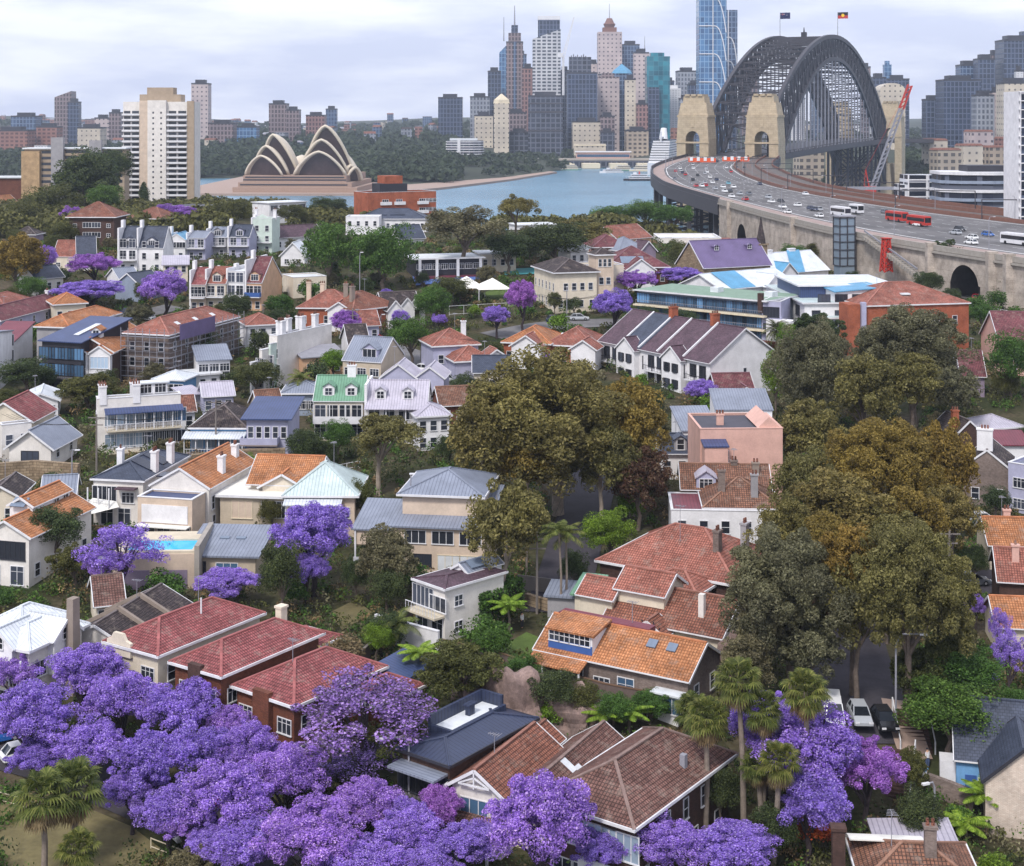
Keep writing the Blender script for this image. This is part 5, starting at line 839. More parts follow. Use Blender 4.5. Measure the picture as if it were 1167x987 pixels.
MB().box(-2, 2, -2, 2, 0, 4).tube([(0, 0, 4), (0, 0, 8)], [.8, .3], 6).build('beacon', M['trim_dark'], bridge, (-4, 0, ztop(0) + .5))
def flagpole(sx, y, label, kind):
    p = mid + AC * sx + AXn * y
    e = empty('flag', (p.x, p.y, ztop(y) + 1.5), byaw, label, 'flag')
    MB().tube([(0, 0, 0), (0, 0, 19.5)], [.32, .2], 6).build('pole', M['steel_light'], e)
    q = MB(); W, Hh, n = 8.5, 5.2, 10; fl = lambda u: .5 * math.sin(u * 1.1)
    def strip(u0, u1, z0, z1, m, off=0):
        k = 6
        for i in range(k):
            a, b = u0 + (u1 - u0) * i / k, u0 + (u1 - u0) * (i + 1) / k
            q.add([(a, fl(a) - off, z0), (b, fl(b) - off, z0), (b, fl(b) - off, z1), (a, fl(a) - off, z1), (a, fl(a) + off + .05, z0), (b, fl(b) + off + .05, z0), (b, fl(b) + off + .05, z1), (a, fl(a) + off + .05, z1)], [(0, 1, 2, 3), (7, 6, 5, 4), (3, 2, 6, 7), (0, 4, 5, 1)], m)
    zb = 14.0
    if kind == 'aus':
        strip(.2, W, zb, zb + Hh, 0)
        strip(.25, 4.2, zb + 3.6, zb + 4.2, 1, .04); strip(1.9, 2.5, zb + 2.7, zb + 5.1, 1, .05); strip(.25, 4.2, zb + 3.78, zb + 4.02, 2, .08); strip(2.08, 2.32, zb + 2.7, zb + 5.1, 2, .09)
        for u, z in ((2.1, 1.2), (6.4, 1.0), (5.6, 2.8), (7.4, 3.0), (6.4, 4.2)): strip(u, u + .5, zb + z, zb + z + .5, 1, .06)
        ms = [plain('flag_navy', '1d2350', .8), M['trim_white'], M['red_paint']]
    else:
        strip(.2, W, zb, zb + Hh / 2, 0); strip(.2, W, zb + Hh / 2, zb + Hh, 1)
        for i in range(12):
            t = 2 * math.pi * i / 12; t2 = 2 * math.pi * (i + 1) / 12; c = (4.3, zb + Hh / 2)
            for off in (-.07, .12):
                pts = [(c[0] + 1.35 * k * math.cos(a_), c[1] + 1.35 * k * math.sin(a_)) for k, a_ in ((0, 0), (1, t), (1, t2))]
                q.add([(u, fl(u) + off, z) for u, z in pts], [(0, 1, 2) if off < 0 else (2, 1, 0)], 2)
        ms = [M['red_paint'], M['black'], plain('flag_yellow', 'f2c21a', .8)]
    q.build('flag_cloth', ms, e)
flagpole(-22, -8, 'navy flag with white stars flying from the left arch crown', 'aus'); flagpole(22, 8, 'black and red flag with yellow disc flying from the right arch crown', 'abo')
# ---------------------------------------------------------------- highway on its viaduct
LE = [(122, 1035, 46), (98, 960, 43.8), (84, 900, 42), (75, 800, 41), (72.5, 712, 40), (78, 650, 39), (84, 597, 38), (91, 535, 37), (101, 465, 36), (113, 420, 35.5), (129, 375, 35), (165, 300, 34.5)]
RE = [(181, 1008, 46), (167, 955, 44), (157, 900, 43), (150, 800, 41), (151, 710, 39), (160, 650, 38), (170, 605, 37.4), (186, 555, 36.5), (210, 500, 36), (232, 455, 35.5), (262, 400, 35), (310, 330, 34.5)]
NS = 140
def cr_interp(P, n):
    P = np.array(P, float); d = np.concatenate([[0], np.cumsum(np.linalg.norm(np.diff(P[:, :2], axis=0), axis=1))]); d /= d[-1]
    t = np.linspace(0, 1, n); Q = np.stack([np.interp(t, d, P[:, k]) for k in range(3)], 1)
    for _ in range(14): Q[1:-1] = .25 * Q[:-2] + .5 * Q[1:-1] + .25 * Q[2:]
    return Q
LQ, RQ = cr_interp(LE, NS), cr_interp(RE, NS)
def strip_mesh(name, f0, f1, dz, m, i0=0, i1=NS - 1, kind='structure', step=1):
    q = MB(); rows_ = []
    for i in range(i0, i1 + 1, step):
        a = LQ[i] + (RQ[i] - LQ[i]) * f0; b = LQ[i] + (RQ[i] - LQ[i]) * f1; a = a + (0, 0, dz); b = b + (0, 0, dz); rows_.append((tuple(a), tuple(b)))
    V = [p for r_ in rows_ for p in r_]; q.add(V, [(2 * k, 2 * k + 1, 2 * k + 3, 2 * k + 2) for k in range(len(rows_) - 1)])
    o = q.build(name, m); return tag(o, kind=kind) if kind else o
M['asphalt'] = plain('asphalt', (.15, .145, .15), .9, .45, .05); M['asphalt_dark'] = plain('asphalt_dark', (.05, .045, .055), .9, .3, .3); M['ballast'] = plain('ballast', (.135, .12, .115), .95, .35, .3); M['path_pink'] = plain('path_pink', (.33, .25, .23), .9, .2, .3); M['paint_white'] = plain('paint_white', (.7, .7, .7), .7, .2, 1)
strip_mesh('highway', 0, .66, 0, M['asphalt']); strip_mesh('footpath', .015, .10, .02, M['path_pink']); strip_mesh('railway_bed', .66, 1, .01, M['ballast'])
for f in (.115, .64): strip_mesh('road_marking', f, f + .006, .024, M['paint_white'])
for f in (.19, .27, .35, .43, .51, .58):
    q = MB()
    for i in range(0, NS - 1, 2):
        a, b = LQ[i] + (RQ[i] - LQ[i]) * f, LQ[i + 1] + (RQ[i + 1] - LQ[i + 1]) * f; w = (RQ[i] - LQ[i]); w = w / np.linalg.norm(w) * .12
        q.add([tuple(a - w + (0, 0, .02)), tuple(a + w + (0, 0, .02)), tuple(b + w + (0, 0, .02)), tuple(b - w + (0, 0, .02))], [(0, 1, 2, 3)])
    tag(q.build('lane_marking', M['paint_white']), kind='structure')
for f in (.70, .725, .78, .805, .88, .905): strip_mesh('railway_track', f, f + .004, .1, M['rust'])
viaduct = empty('highway_viaduct', tuple(LQ[70]), 0, 'long curving highway viaduct, steel spans near the bridge and concrete arched wall nearer', 'viaduct')
org = Vector(LQ[70])
i_wall = int(np.argmin(abs(LQ[:, 1] - 600)))
def loc3(p): return tuple(Vector(p) - org)
# steel approach: girder and trestles
q = MB()
for i in range(0, i_wall):
    a, b = LQ[i], LQ[i + 1]; q.bar(loc3(a + (0, 0, -2.6)), loc3(b + (0, 0, -2.6)), 1.2, 0, 5.4); c, d = RQ[i], RQ[i + 1]; q.bar(loc3(c + (0, 0, -2.6)), loc3(d + (0, 0, -2.6)), 1.2, 0, 5.4)
    q.add([loc3(a + (0, 0, -1)), loc3(c + (0, 0, -1)), loc3(d + (0, 0, -1)), loc3(b + (0, 0, -1))], [(0, 3, 2, 1), (0, 1, 2, 3)])
q.build('steel_girder', M['steel'], viaduct)
for i in range(6, i_wall, 9):
    t = MB()
    for f in (.03, .35, .65, .97):
        p = LQ[i] + (RQ[i] - LQ[i]) * f; t.bar(loc3((p[0], p[1], -4)), loc3((p[0], p[1], p[2] - 4)), 1.8)
    p0, p1 = LQ[i] * .97 + RQ[i] * .03, LQ[i] * .03 + RQ[i] * .97
    for z0, z1 in ((2, 18), (18, 33)): t.bar(loc3((p0[0], p0[1], z0)), loc3((p1[0], p1[1], z1)), .9); t.bar(loc3((p1[0], p1[1], z0)), loc3((p0[0], p0[1], z1)), .9)
    t.bar(loc3((p0[0], p0[1], 33)), loc3((p1[0], p1[1], 33)), 1.2); t.build('trestle', M['steel'], viaduct)
# concrete wall with arched openings
Wp = []; fine = []
for i in range(i_wall, NS - 1):
    for k in range(8): fine.append(LQ[i] + (LQ[i + 1] - LQ[i]) * k / 8)
fine = np.array(fine); sl = np.concatenate([[0], np.cumsum(np.linalg.norm(np.diff(fine[:, :2], axis=0), axis=1))])
def s_at_px(px_): return sl[np.argmin(abs(CX + fine[:, 0] / fine[:, 1] * F - px_))]
ARCH = [(s_at_px(845), 6.5, 31.5), (s_at_px(1098), 6.2, 32.3)]
def soffit(s, zt):
    for c, r_, zc in ARCH:
        if abs(s - c) < r_: return zc - r_ + math.sqrt(max(0, r_ * r_ - (s - c) ** 2))
    return None
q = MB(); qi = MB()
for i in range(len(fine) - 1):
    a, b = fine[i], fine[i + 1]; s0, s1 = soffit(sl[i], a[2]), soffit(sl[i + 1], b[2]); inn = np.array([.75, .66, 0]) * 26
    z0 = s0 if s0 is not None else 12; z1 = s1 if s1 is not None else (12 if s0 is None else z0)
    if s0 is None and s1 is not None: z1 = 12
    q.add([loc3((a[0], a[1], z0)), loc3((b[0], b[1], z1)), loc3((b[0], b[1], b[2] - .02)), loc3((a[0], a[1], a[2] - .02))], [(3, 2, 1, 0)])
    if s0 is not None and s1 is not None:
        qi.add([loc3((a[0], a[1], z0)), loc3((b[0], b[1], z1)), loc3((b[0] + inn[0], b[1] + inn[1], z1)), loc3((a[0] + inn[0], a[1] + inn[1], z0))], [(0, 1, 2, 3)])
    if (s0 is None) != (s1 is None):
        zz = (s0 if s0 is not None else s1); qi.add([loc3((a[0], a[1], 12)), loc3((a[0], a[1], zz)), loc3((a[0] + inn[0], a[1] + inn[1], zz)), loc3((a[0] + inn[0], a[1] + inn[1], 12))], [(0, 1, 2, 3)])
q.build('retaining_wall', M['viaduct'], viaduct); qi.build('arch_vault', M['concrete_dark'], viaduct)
p_ = [loc3(p + (0, 0, .55)) for p in fine[::4]]; t = MB()
for a, b in zip(p_[:-1], p_[1:]): t.bar(a, b, .7, 0, 1.5); t.bar(Vector(a) + Vector((0, 0, -1.2)), Vector(b) + Vector((0, 0, -1.2)), 1.5, 0, .6)
t.build('parapet', M['concrete'], viaduct)
t = MB()
for p, p2 in zip(LQ[:i_wall], LQ[1:i_wall + 1]): t.bar(loc3(p + (0, 0, .9)), loc3(p2 + (0, 0, .9)), .5, 0, 1.8)
t.build('parapet', M['steel'], viaduct)
for s in (s_at_px(832), s_at_px(905), s_at_px(1062), s_at_px(1130), s_at_px(1150)):
    i = int(np.argmin(abs(sl - s))); p = fine[i]; box_part('pilaster', viaduct, p[0] - org.x - 1.4, p[0] - org.x + 1.2, p[1] - org.y - 1.4, p[1] - org.y + 1.2, 10 - org.z, p[2] + 1.8 - org.z, 'viaduct')
for f in (.67, .85, .995):
    t = MB()
    for p, p2 in zip(LQ[:-1] + (RQ[:-1] - LQ[:-1]) * f, LQ[1:] + (RQ[1:] - LQ[1:]) * f): t.bar(loc3(p + (0, 0, .7)), loc3(p2 + (0, 0, .7)), .4, 0, 1.4)
    t.build('rail_barrier', M['rust'], viaduct)
# lamp posts and rail gantry posts along the deck
def lamp(x, y, z, hgt, arm, rz, label, group=None):
    e = empty('street_lamp', (x, y, z), rz, label, 'street lamp', group)
    MB().tube([(0, 0, 0), (0, 0, hgt * .9), (arm * .2, 0, hgt), (arm, 0, hgt)], [.12, .09, .08, .06], 7).build('pole', M['steel_light'], e)
    MB().box(arm - .35, arm + .35, -.14, .14, hgt - .1, hgt + .06).build('lamp_head', M['trim_white'], e); return e
for k, f in ((0, .11), (1, .68)):
    for i in range(18, NS - 4, 9):
        p = LQ[i] + (RQ[i] - LQ[i]) * f; lamp(p[0], p[1], p[2], 9, 2 if k == 0 else -2, .5, 'slim grey lamp post along the edge of the curving highway', 'highway lamp posts')
# glass lift tower, red lattice, stairs, small crane
p = atY(962, 294, 452); e = empty('lift_tower', (p[0], p[1], 27), rad(15), 'tall glass lift tower with steel frame against the highway wall', 'lift tower')
box_part('glass_shaft', e, -2.4, 2.4, -2, 2, -5, 14.6, 'pane_pale'); t = MB()
for x in (-2.5, 0, 2.5):
    for y in (-2.1, 2.1): t.box(x - .15, x + .15, y - .15, y + .15, 0, 14.8)
for z in np.arange(0, 15, 2.4): t.box(-2.6, 2.6, -2.25, -2.05, z, z + .2); t.box(2.55, 2.7, -2.2, 2.2, z, z + .2); t.box(-2.7, -2.55, -2.2, 2.2, z, z + .2)
t.build('frame', M['steel'], e); box_part('roof', e, -2.9, 2.9, -2.5, 2.5, 14.8, 15.2, 'steel_light')
p = atY(1010, 309, 428); e = empty('lattice_mast', (p[0], p[1], 27.5), .3, 'red painted steel lattice tower at the foot of the highway wall stairs', 'lattice tower'); t = MB()
for x in (-1.3, 1.3):
    for y in (-1.3, 1.3): t.bar((x, y, 0), (x * .6, y * .6, 9.5), .35)
for i in range(6):
    k, k2 = 1.3 - .087 * i, 1.3 - .087 * (i + 1); z, z2 = i * 1.6, (i + 1) * 1.6
    for a, b in (((-1, -1), (1, -1)), ((1, -1), (1, 1)), ((1, 1), (-1, 1)), ((-1, 1), (-1, -1))): t.bar((a[0] * k, a[1] * k, z), (b[0] * k2, b[1] * k2, z2), .25); t.bar((b[0] * k, b[1] * k, z), (a[0] * k2, a[1] * k2, z2), .25); t.bar((a[0] * k2, a[1] * k2, z2), (b[0] * k2, b[1] * k2, z2), .2)
t.build('lattice', M['red_paint'], e); box_part('platform', e, -1.2, 1.2, -1.2, 1.2, 9.5, 9.8, 'red_paint')
a = atY(984, 268, 446); b = atY(1044, 312, 410); e = empty('stairs', (b[0], b[1], b[2]), 0, 'long concrete stair climbing the highway wall beside the lift tower', 'stairs'); A = Vector((a[0] - b[0], a[1] - b[1], a[2] - b[2])); t = MB()
for i in range(20):
    p = A * (i / 20); t.box(p.x - .9, p.x + .9, p.y - 1.3, p.y + .8, p.z - .9, p.z + .3)
t.build('steps', M['concrete'], e); t = MB(); t.bar((0, -1.2, 1.4), A + Vector((0, -1.2, 1.4)), .25, 0, .5); t.build('handrail', M['steel_light'], e)
# red crawler crane by the far shore pylon
p = atY(994, 216, 900); e = empty('tower_crane', p, 0, 'lattice boom crane with white boom and red tip leaning right of the arch', 'crane'); s = 900 / 1700
tip = Vector(((1037 - 994) * s, 0, (216 - 97) * s)); t = MB(); t2 = MB()
dv = tip.normalized(); nv = Vector((-dv.z, 0, dv.x)) * 1.2; yv = Vector((0, 1.1, 0)); n = 22
for mb_, k0, k1 in ((t, 0, 17), (t2, 17, n)):
    for c in (nv + yv, nv - yv, -nv + yv, -nv - yv): mb_.bar(tip * (k0 / n) + c, tip * (k1 / n) + c, .55)
    for i in range(k0, k1):
        a, b = tip * (i / n), tip * ((i + 1) / n)
        for c, d in ((nv + yv, -nv + yv), (nv - yv, -nv - yv), (nv + yv, nv - yv), (-nv + yv, -nv - yv)): mb_.bar(a + c, b + d, .35)
t.build('boom', M['steel_light'], e); t2.build('boom_tip', M['red_paint'], e)
MB().box(-3, 3, -2.5, 2.5, -6, -2).box(-4.5, 2, -2, 2, -2, 2).build('cab', M['red_paint'], e); MB().bar((-2, 0, 2), (-4, 0, 12), .6).bar((-4, 0, 12), tip, .12).bar((-4, 0, 12), (-5, 0, 1), .3).build('mast', M['red_paint'], e)
p = atY(972, 214, 860); e = tag(MB().box(-35, 35, -1, 1, -1.2, .6).box(-36, -34, -1, 1, -16, -1.2).box(34, 36, -1, 1, -16, -1.2).box(-1, 1, -1, 1, -16, -1.2).build('gantry', M['steel_light'], None, p), 'long pale steel gantry beam on posts below the bridge', 'gantry')
q = MB()
for f0 in (.06, .4):
    pass
for (px_, py_), lab in (((797, 184), 'red and white roadwork barrier across the left pylon foot'), ((835, 183), 'red and white roadwork barrier between the two near pylons')):
    X, Y = onz(px_, py_, 44.5); e = empty('barrier', (X, Y - 14, 44.4), byaw, lab, 'barrier'); box_part('screen', e, -9, 9, -.2, .2, 0, 2.6, 'orange_net')
    for i in range(4): box_part('panel', e, -8 + 4.6 * i, -6 + 4.6 * i, -.45, -.22, .8, 3.2, 'trim_white')
# ---------------------------------------------------------------- far city
def fac(k, g1, g2, fr, bw, rh, ms, **kw):
    q = 1 if k in ('f_grid', 'f_office', 'f_bars', 'f_white') else 2
    M[k] = facade(k, g1, g2, fr, bw * q, rh * q, ms * q * 1, **kw)
fac('f_blue', '22334f', '3d5678', '6d809b', 3, 4, .35); fac('f_navy', '161e30', '2c3a55', '505c74', 3, 4, .4); fac('f_dark', '181b25', '353b4c', '595e6c', 4, 4, .5); fac('f_grid', '2e3540', '454d59', 'c3c4c8', 9, 6, 1.4)
fac('f_brown', '352c30', '564849', '8a7a7b', 3, 4, .6); fac('f_red', '382628', '5a3f40', '94706a', 3, 4, .7); fac('f_pink', '454048', '6d636b', 'bfb0ae', 4, 4, 1.3); fac('f_cream', '45423e', '6f6a62', 'cbc0ae', 4, 4, 1.4)
fac('f_teal', '14586a', '2c8b9c', '3c7986', 4, 4, .15, rough=.15); fac('f_grey', '3e434e', '656c79', '9398a2', 3, 4, .7); fac('f_bars', '313743', '414957', 'a8adb6', 30, 4, 1.3); fac('f_beige', '413a36', '675e56', 'b0a08c', 4, 3.4, .85); fac('f_glassblue', '2c5179', '4b79a6', '7c9dbd', 3, 4, .25, rough=.15)
fac('f_white', '5a616c', '7d8590', 'd5d6d8', 5, 3.2, 1.2); fac('f_brick', '4b3530', '6b453c', '94685b', 4, 3.2, .8); fac('f_office', '20242e', '2b303c', 'd0d2d6', 9, 3.6, .7)
def tower(label, x0, x1, yt, Y, m, d=None, rz=0, top=None, name='office_tower', cat='skyscraper', z0=None, group=None, tm='trim_dark', **k):
    s = F / Y; X = ((x0 + x1) / 2 - CX) / s; w = (x1 - x0) / s; H_ = HC - (yt - HY) / s; z0 = z0 if z0 is not None else float(hfar(X, Y)) - 3
    d = d or min(w, 45); c, sn = abs(math.cos(rad(rz))), abs(math.sin(rad(rz)))
    if rz: w = max(6, (w - d * sn) / c)
    e = empty(name, (X, Y, z0), rad(rz), label, cat, group); T = H_ - z0; hw, hd = w / 2, d / 2; q = MB()
    if top == 'slantL': q.ext([(-hw, -hd, 0), (hw, -hd, 0), (hw, -hd, T), (-hw, -hd, T - k.get('dz', 12))], (0, d, 0))
    elif top == 'slantR': q.ext([(-hw, -hd, 0), (hw, -hd, 0), (hw, -hd, T - k.get('dz', 12)), (-hw, -hd, T)], (0, d, 0))
    elif top == 'round':
        n = 9; q.ext([(-hw, -hd, 0), (hw, -hd, 0), (hw, -hd, T - hw * .6)] + [(hw * math.cos(math.pi * i / n), -hd, T - hw * .6 + hw * .6 * math.sin(math.pi * i / n)) for i in range(1, n)] + [(-hw, -hd, T - hw * .6)], (0, d, 0))
    else: q.box(-hw, hw, -hd, hd, 0, T)
    q.build('facade', M[m], e)
    if top in (None, 'plant', 'mast'):
        MB().box(-hw * .62, hw * .55, -hd * .6, hd * .6, T + .01, T + 5 + T * .012).build('plant_room', M[tm], e); MB().box(-hw - .3, hw + .3, -hd - .3, hd + .3, T - 2.2, T + .4).build('parapet', M[tm], e)
    for (a, b, t0, t1, mm) in k.get('add', ()): MB().box(a * hw, b * hw, -hd * .7, hd * .7, T + t0 + .01, T + t1, 0, 0).build('setback', M[mm], e)
    for (u, t0, t1, r_) in k.get('mast', ()): MB().tube([(u * hw, 0, T + t0), (u * hw, 0, T + t1)], [r_, r_ * .4], 6).build('mast', M['steel_light'], e)
    for (u0, u1, mm) in k.get('fins', ()): MB().box(u0 * hw, u1 * hw, -hd - .9, -hd - .02, 0, T).build('fin', M[mm], e)
    for (v, mm, th) in k.get('bands', ()): MB().box(-hw - .4, hw + .4, -hd - .6, -hd - .02, T * v, T * v + th).build('band', M[mm], e)
    e2 = House(); e2.e = e; e2.T = T; e2.hw = hw; e2.hd = hd; return e2
V = 2500
tower('blue grey office tower with ribbed front, left end of the city cluster', 556, 571, 81, 2750, 'f_navy')
tower('slim pale blue glass tower with a thin white mast', 569, 582, 47, 2800, 'f_glassblue', top='slantL', dz=22, mast=((-.2, 0, 45, 1.2),))
t = tower('tall brown and glass tower stepping up to a needle spire', 577, 596, 48, 2700, 'f_brown', 34, add=((-.75, .75, 0, 16, 'f_brown'), (-.4, .4, 16, 30, 'f_navy')), mast=((0, 30, 66, 1.6),), fins=((-.15, .2, 'f_blue'),))
tower('dark red brown tower with flat top beside the needle spire', 595, 608, 77, 2650, 'f_red')
t = tower('tall tower with white lattice facade and slanted top in front of a dark core', 607, 638.5, 34, 2600, 'f_grid', 40, top='slantL', dz=17); MB().box(-.6 * t.hw, .98 * t.hw, t.hd - 12, t.hd + 14, 0, t.T + 22).build('core', M['f_navy'], t.e); MB().box(-.62 * t.hw, t.hw, t.hd - 13, t.hd + 15, t.T + 18, t.T + 25).build('crown', M['trim_white'], t.e)
t = tower('broad dark glass block with ribbon floors standing at the quay', 602, 641, 109, 2420, 'f_dark', 42, bands=((.42, 'steel', 3), (.72, 'steel', 3), (.86, 'steel', 2)), add=((-.1, .6, 0, 5, 'steel'),))
tower('dark grey office slab behind the dark glass block', 638, 649, 80, 2700, 'f_dark')
t = tower('unfinished glass tower with bare scaffolded core on top', 646, 680, 83, 2500, 'f_navy', 40, add=((-.85, .6, 0, 26, 'f_dark'),)); 
q = MB()
for i in range(9): q.box(-.85 * t.hw + i * 3.4, -.85 * t.hw + i * 3.4 + 1, -6, 6, t.T + 26, t.T + 27 + (i * 7 % 5))
q.build('scaffold', M['steel'], t.e)
x, y, z = atY(642, 88, 2480); e = empty('tower_crane', (x, y, z), 0, 'white luffing tower crane between two city towers', 'crane'); MB().tube([(0, 0, -30), (0, 0, 36)], 2, 4).build('mast', M['trim_white'], e); t = MB()
for o in (-2, 2): t.bar((o, 0, 34), (18 + o * .3, 0, 100), 1.1)
for i in range(9): t.bar((-2 + i * 2.1, 0, 36 + i * 7.2), (3.2 + i * 1.9, 0, 42 + i * 7.2), .8)
t.build('jib', M['trim_white'], e); MB().box(-9, -1, -2, 2, 33, 40).build('counterweight', M['trim_white'], e)
t = tower('pale ribbed office tower with stepped red crown and aerial', 681, 708, 37, 2850, 'f_pink', 40, top='flat', mast=((0, 20, 55, .9),), bands=((.62, 'trim_dark', 3),)); MB().box(-13, 13, -13, 13, t.T, t.T + 9).build('crown', M['rust'], t.e); MB().tube([(0, 0, t.T + 9), (0, 0, t.T + 16), (0, 0, t.T + 18), (0, 0, t.T + 27)], [9, 12, 9, 5], 12).build('crown_drum', M['rust'], t.e)
tower('blue glass slab tower behind the pale ribbed tower', 708, 728, 51, 2900, 'f_blue')
tower('brown and pink slender tower with a roof mast, left of the teal tower', 722, 739, 60, 2700, 'f_pink', mast=((.5, 0, 30, .8),))
t = tower('teal glass tower with flat dark top, the greenest of the city', 736, 762, 65, 2520, 'f_teal', 40, tm='f_teal'); MB().box(-t.hw * .98, 0, -t.hd - 14, -t.hd - .5, 0, t.T * .66).build('lower_wing', M['f_navy'], t.e)
tower('brown grid fronted tower left of the pointed blue dome', 681, 705, 88, 2560, 'f_pink', tm='f_brown')
t = tower('tower under a pointed blue glass dome', 699, 718, 84, 2600, 'f_blue', 30, top='flat'); MB().tube([(0, 0, t.T), (0, 0, t.T + 6), (0, 0, t.T + 17)], [19, 15, .5], 8).build('dome', M['metal_sky'], t.e)
tower('cream and brown striped tower right of the pointed dome', 712, 724, 90, 2500, 'f_cream')
tower('white office slab half behind the left pylon', 761, 775, 101, 2600, 'f_white', tm='trim_white')
tower('brown grey tower with open roof frame above the left pylon', 771, 793, 81, 2750, 'f_grey')
tower('brown block rising between the pylon and the arch', 843, 862, 73, 2700, 'f_brown'); tower('brown block just right of the arch crown', 981, 991, 76, 2700, 'f_brown')
t = tower('very tall blue glass tower with curving white lines, cut by the top edge', 795, 826, -8, 2150, 'f_glassblue', 36, top='slantR', dz=6)
def curve_lines(t, n, m='trim_white', x0=0):
    for i in range(n):
        q = MB(); zb = t.T * (.2 + i * .17); pts = []
        for k in range(9): u = k / 8; pts.append((x0 + (t.hw * .96 - x0) * u, -t.hd - .6, zb + 20 - (u ** 3) * t.T * .21))
        for a, b in zip(pts[:-1], pts[1:]): q.bar(a, b, 1.3)
        q.bar((-t.hw, -t.hd - .6, zb + 20), (x0, -t.hd - .6, zb + 20), 1.2); q.build('facade_line', M[m], t.e)
    MB().bar((x0, -t.hd - .7, 0), (x0, -t.hd - .7, t.T), 1.1).build('facade_line', M[m], t.e)
curve_lines(t, 5)
t = tower('slimmer blue glass twin tower right of the very tall one', 826, 839, 12, 2250, 'f_blue', 26, top='flat'); curve_lines(t, 4, x0=-t.hw * .6)
tower('thin blue glass spike tower right of the arch', 1007, 1015, 74, 2500, 'f_glassblue', tm='f_glassblue'); tower('dark blue slab right of the arch with flat roof', 993, 1008, 88, 2450, 'f_navy'); tower('dark navy slab behind the rounded beige tower', 1008, 1033, 90, 2500, 'f_navy')
tower('rounded top beige grid tower in front of the navy slab', 999, 1028, 95, 2300, 'f_cream', top='round'); tower('pale slim block left of the rounded beige tower', 992, 1001, 106, 2350, 'f_white')
for a in [('low dark block, left end of the right hand cluster', 1053, 1072, 113, 2300, 'f_navy'), ('broad dark blue slab in the right hand cluster', 1071, 1113, 91, 2250, 'f_navy'), ('dark tower with a small gold sign behind the broad slab', 1092, 1113, 74, 2400, 'f_blue'), ('dark blue grey tower with flat plant roof in the right hand cluster', 1112, 1131, 67, 2350, 'f_navy'), ('brown narrow tower beside the tallest right hand tower', 1127, 1140, 62, 2400, 'f_brown'), ('tallest navy tower of the right hand cluster, near the edge', 1139, 1172, 46, 2350, 'f_navy'), ('grey ribbed block in front of the brown narrow tower', 1110, 1130, 108, 2150, 'f_grey'), ('pink grid fronted block low in the right hand cluster', 1129, 1144, 104, 2150, 'f_pink'), ('beige gridded block at the right edge below the navy towers', 1140, 1170, 94, 2100, 'f_cream'), ('pale thin tower rising before the navy tower at right', 1157, 1165, 80, 2200, 'f_white')]: t = tower(*a)
tower('dark bar tower with sharp mast at the right edge', 1163, 1174, 36, 2450, 'f_navy', top='flat')
# mid rise round the quay
for a in [('cream tower with pale pavilion roof in front of the spire tower', 563, 580, 118, 2450, 'f_cream', 26, 0, 'flat'), ('grey pink office block left of the cream tower', 536, 558, 110, 2700, 'f_grey'), ('dark blue box tower standing alone left of the city', 500, 527, 111, 2700, 'f_navy'), ('beige office block behind the quay at centre', 652, 685, 138, 2450, 'f_cream'), ('cream low block behind the round ended apartments', 541, 562, 131, 2600, 'f_cream'), ('beige gridded block left of the teal tower foot', 713, 738, 148, 2420, 'f_beige'), ('low dark block between the quay and the dark glass block', 580, 603, 150, 2480, 'f_dark'), ('brown block behind the cream tower at the quay', 577, 600, 128, 2560, 'f_brown')]: t = tower(*a, name='office_block', cat='office block')
x = [o for o in bpy.data.objects if o.get('label', '').startswith('cream tower with pale')][0]
MB().tube([(0, 0, 0), (0, 0, 6), (0, 0, 16)], [14, 13, 1], 4).build('pavilion_roof', M['trim_cream'], x, (0, 0, HC - (118 - HY) / (F / 2450) - x.location.z))
t = tower('long sandstone customs building with cornice beside the quay trees', 654, 690, 164, 2330, 'f_cream', 20, 0, 'flat', 'sandstone_building', 'building', bands=((.9, 'trim_cream', 2), (.45, 'trim_cream', 1.2)))
# curved quay apartments
s = F / 2050; X = (529 - CX) / s; e = empty('apartment_block', (X, 2050, 0), 0, 'pale curved waterfront apartment block with rounded balcony floors', 'apartment block')
pl = [(-24, 0), (-6, -6), (12, -8), (22, -2), (26, 10), (22, 24), (-24, 24)]; MB().prism(pl, 0, 43).build('facade', M['f_dark'], e)
for i in range(12): MB().prism([(x * 1.05, y * 1.05 - .6) for x, y in pl], 3.4 + i * 3.4, 4.5 + i * 3.4).build('floor_band', M['trim_white'], e)
box_part('stair_core', e, -9, -5, -9, -4, 0, 46, 'trim_white'); box_part('roof', e, -20, 18, 2, 20, 43.01, 46, 'flat_white')
s = F / 2230; X = (672 - CX) / s; e = empty('railway_station', (X, 2230, 2), 0, 'long low quay railway station with white roofs and blue glass', 'station')
box_part('concourse', e, -125, 105, -8, 12, 0, 9, 'f_dark'); box_part('deck', e, -126, 145, -9, 13, 9.01, 12, 'concrete'); box_part('hall', e, -20, 60, -6, 10, 12.01, 21, 'wall_pink'); box_part('hall_roof', e, -22, 62, -8, 12, 21.01, 22.5, 'trim_white'); box_part('window_band', e, -19, 59, -6.4, -6.05, 14, 18, 'pane_blue')
for i in range(5): tag(box_part('ferry_wharf', None, 0, 26, 0, 40, 0, 7, 'trim_cream'), 'cream ferry wharf shed along the quay front', 'wharf', 'ferry wharves at the quay').location = ((600 + i * 31 - CX) / s, 2180, .4)
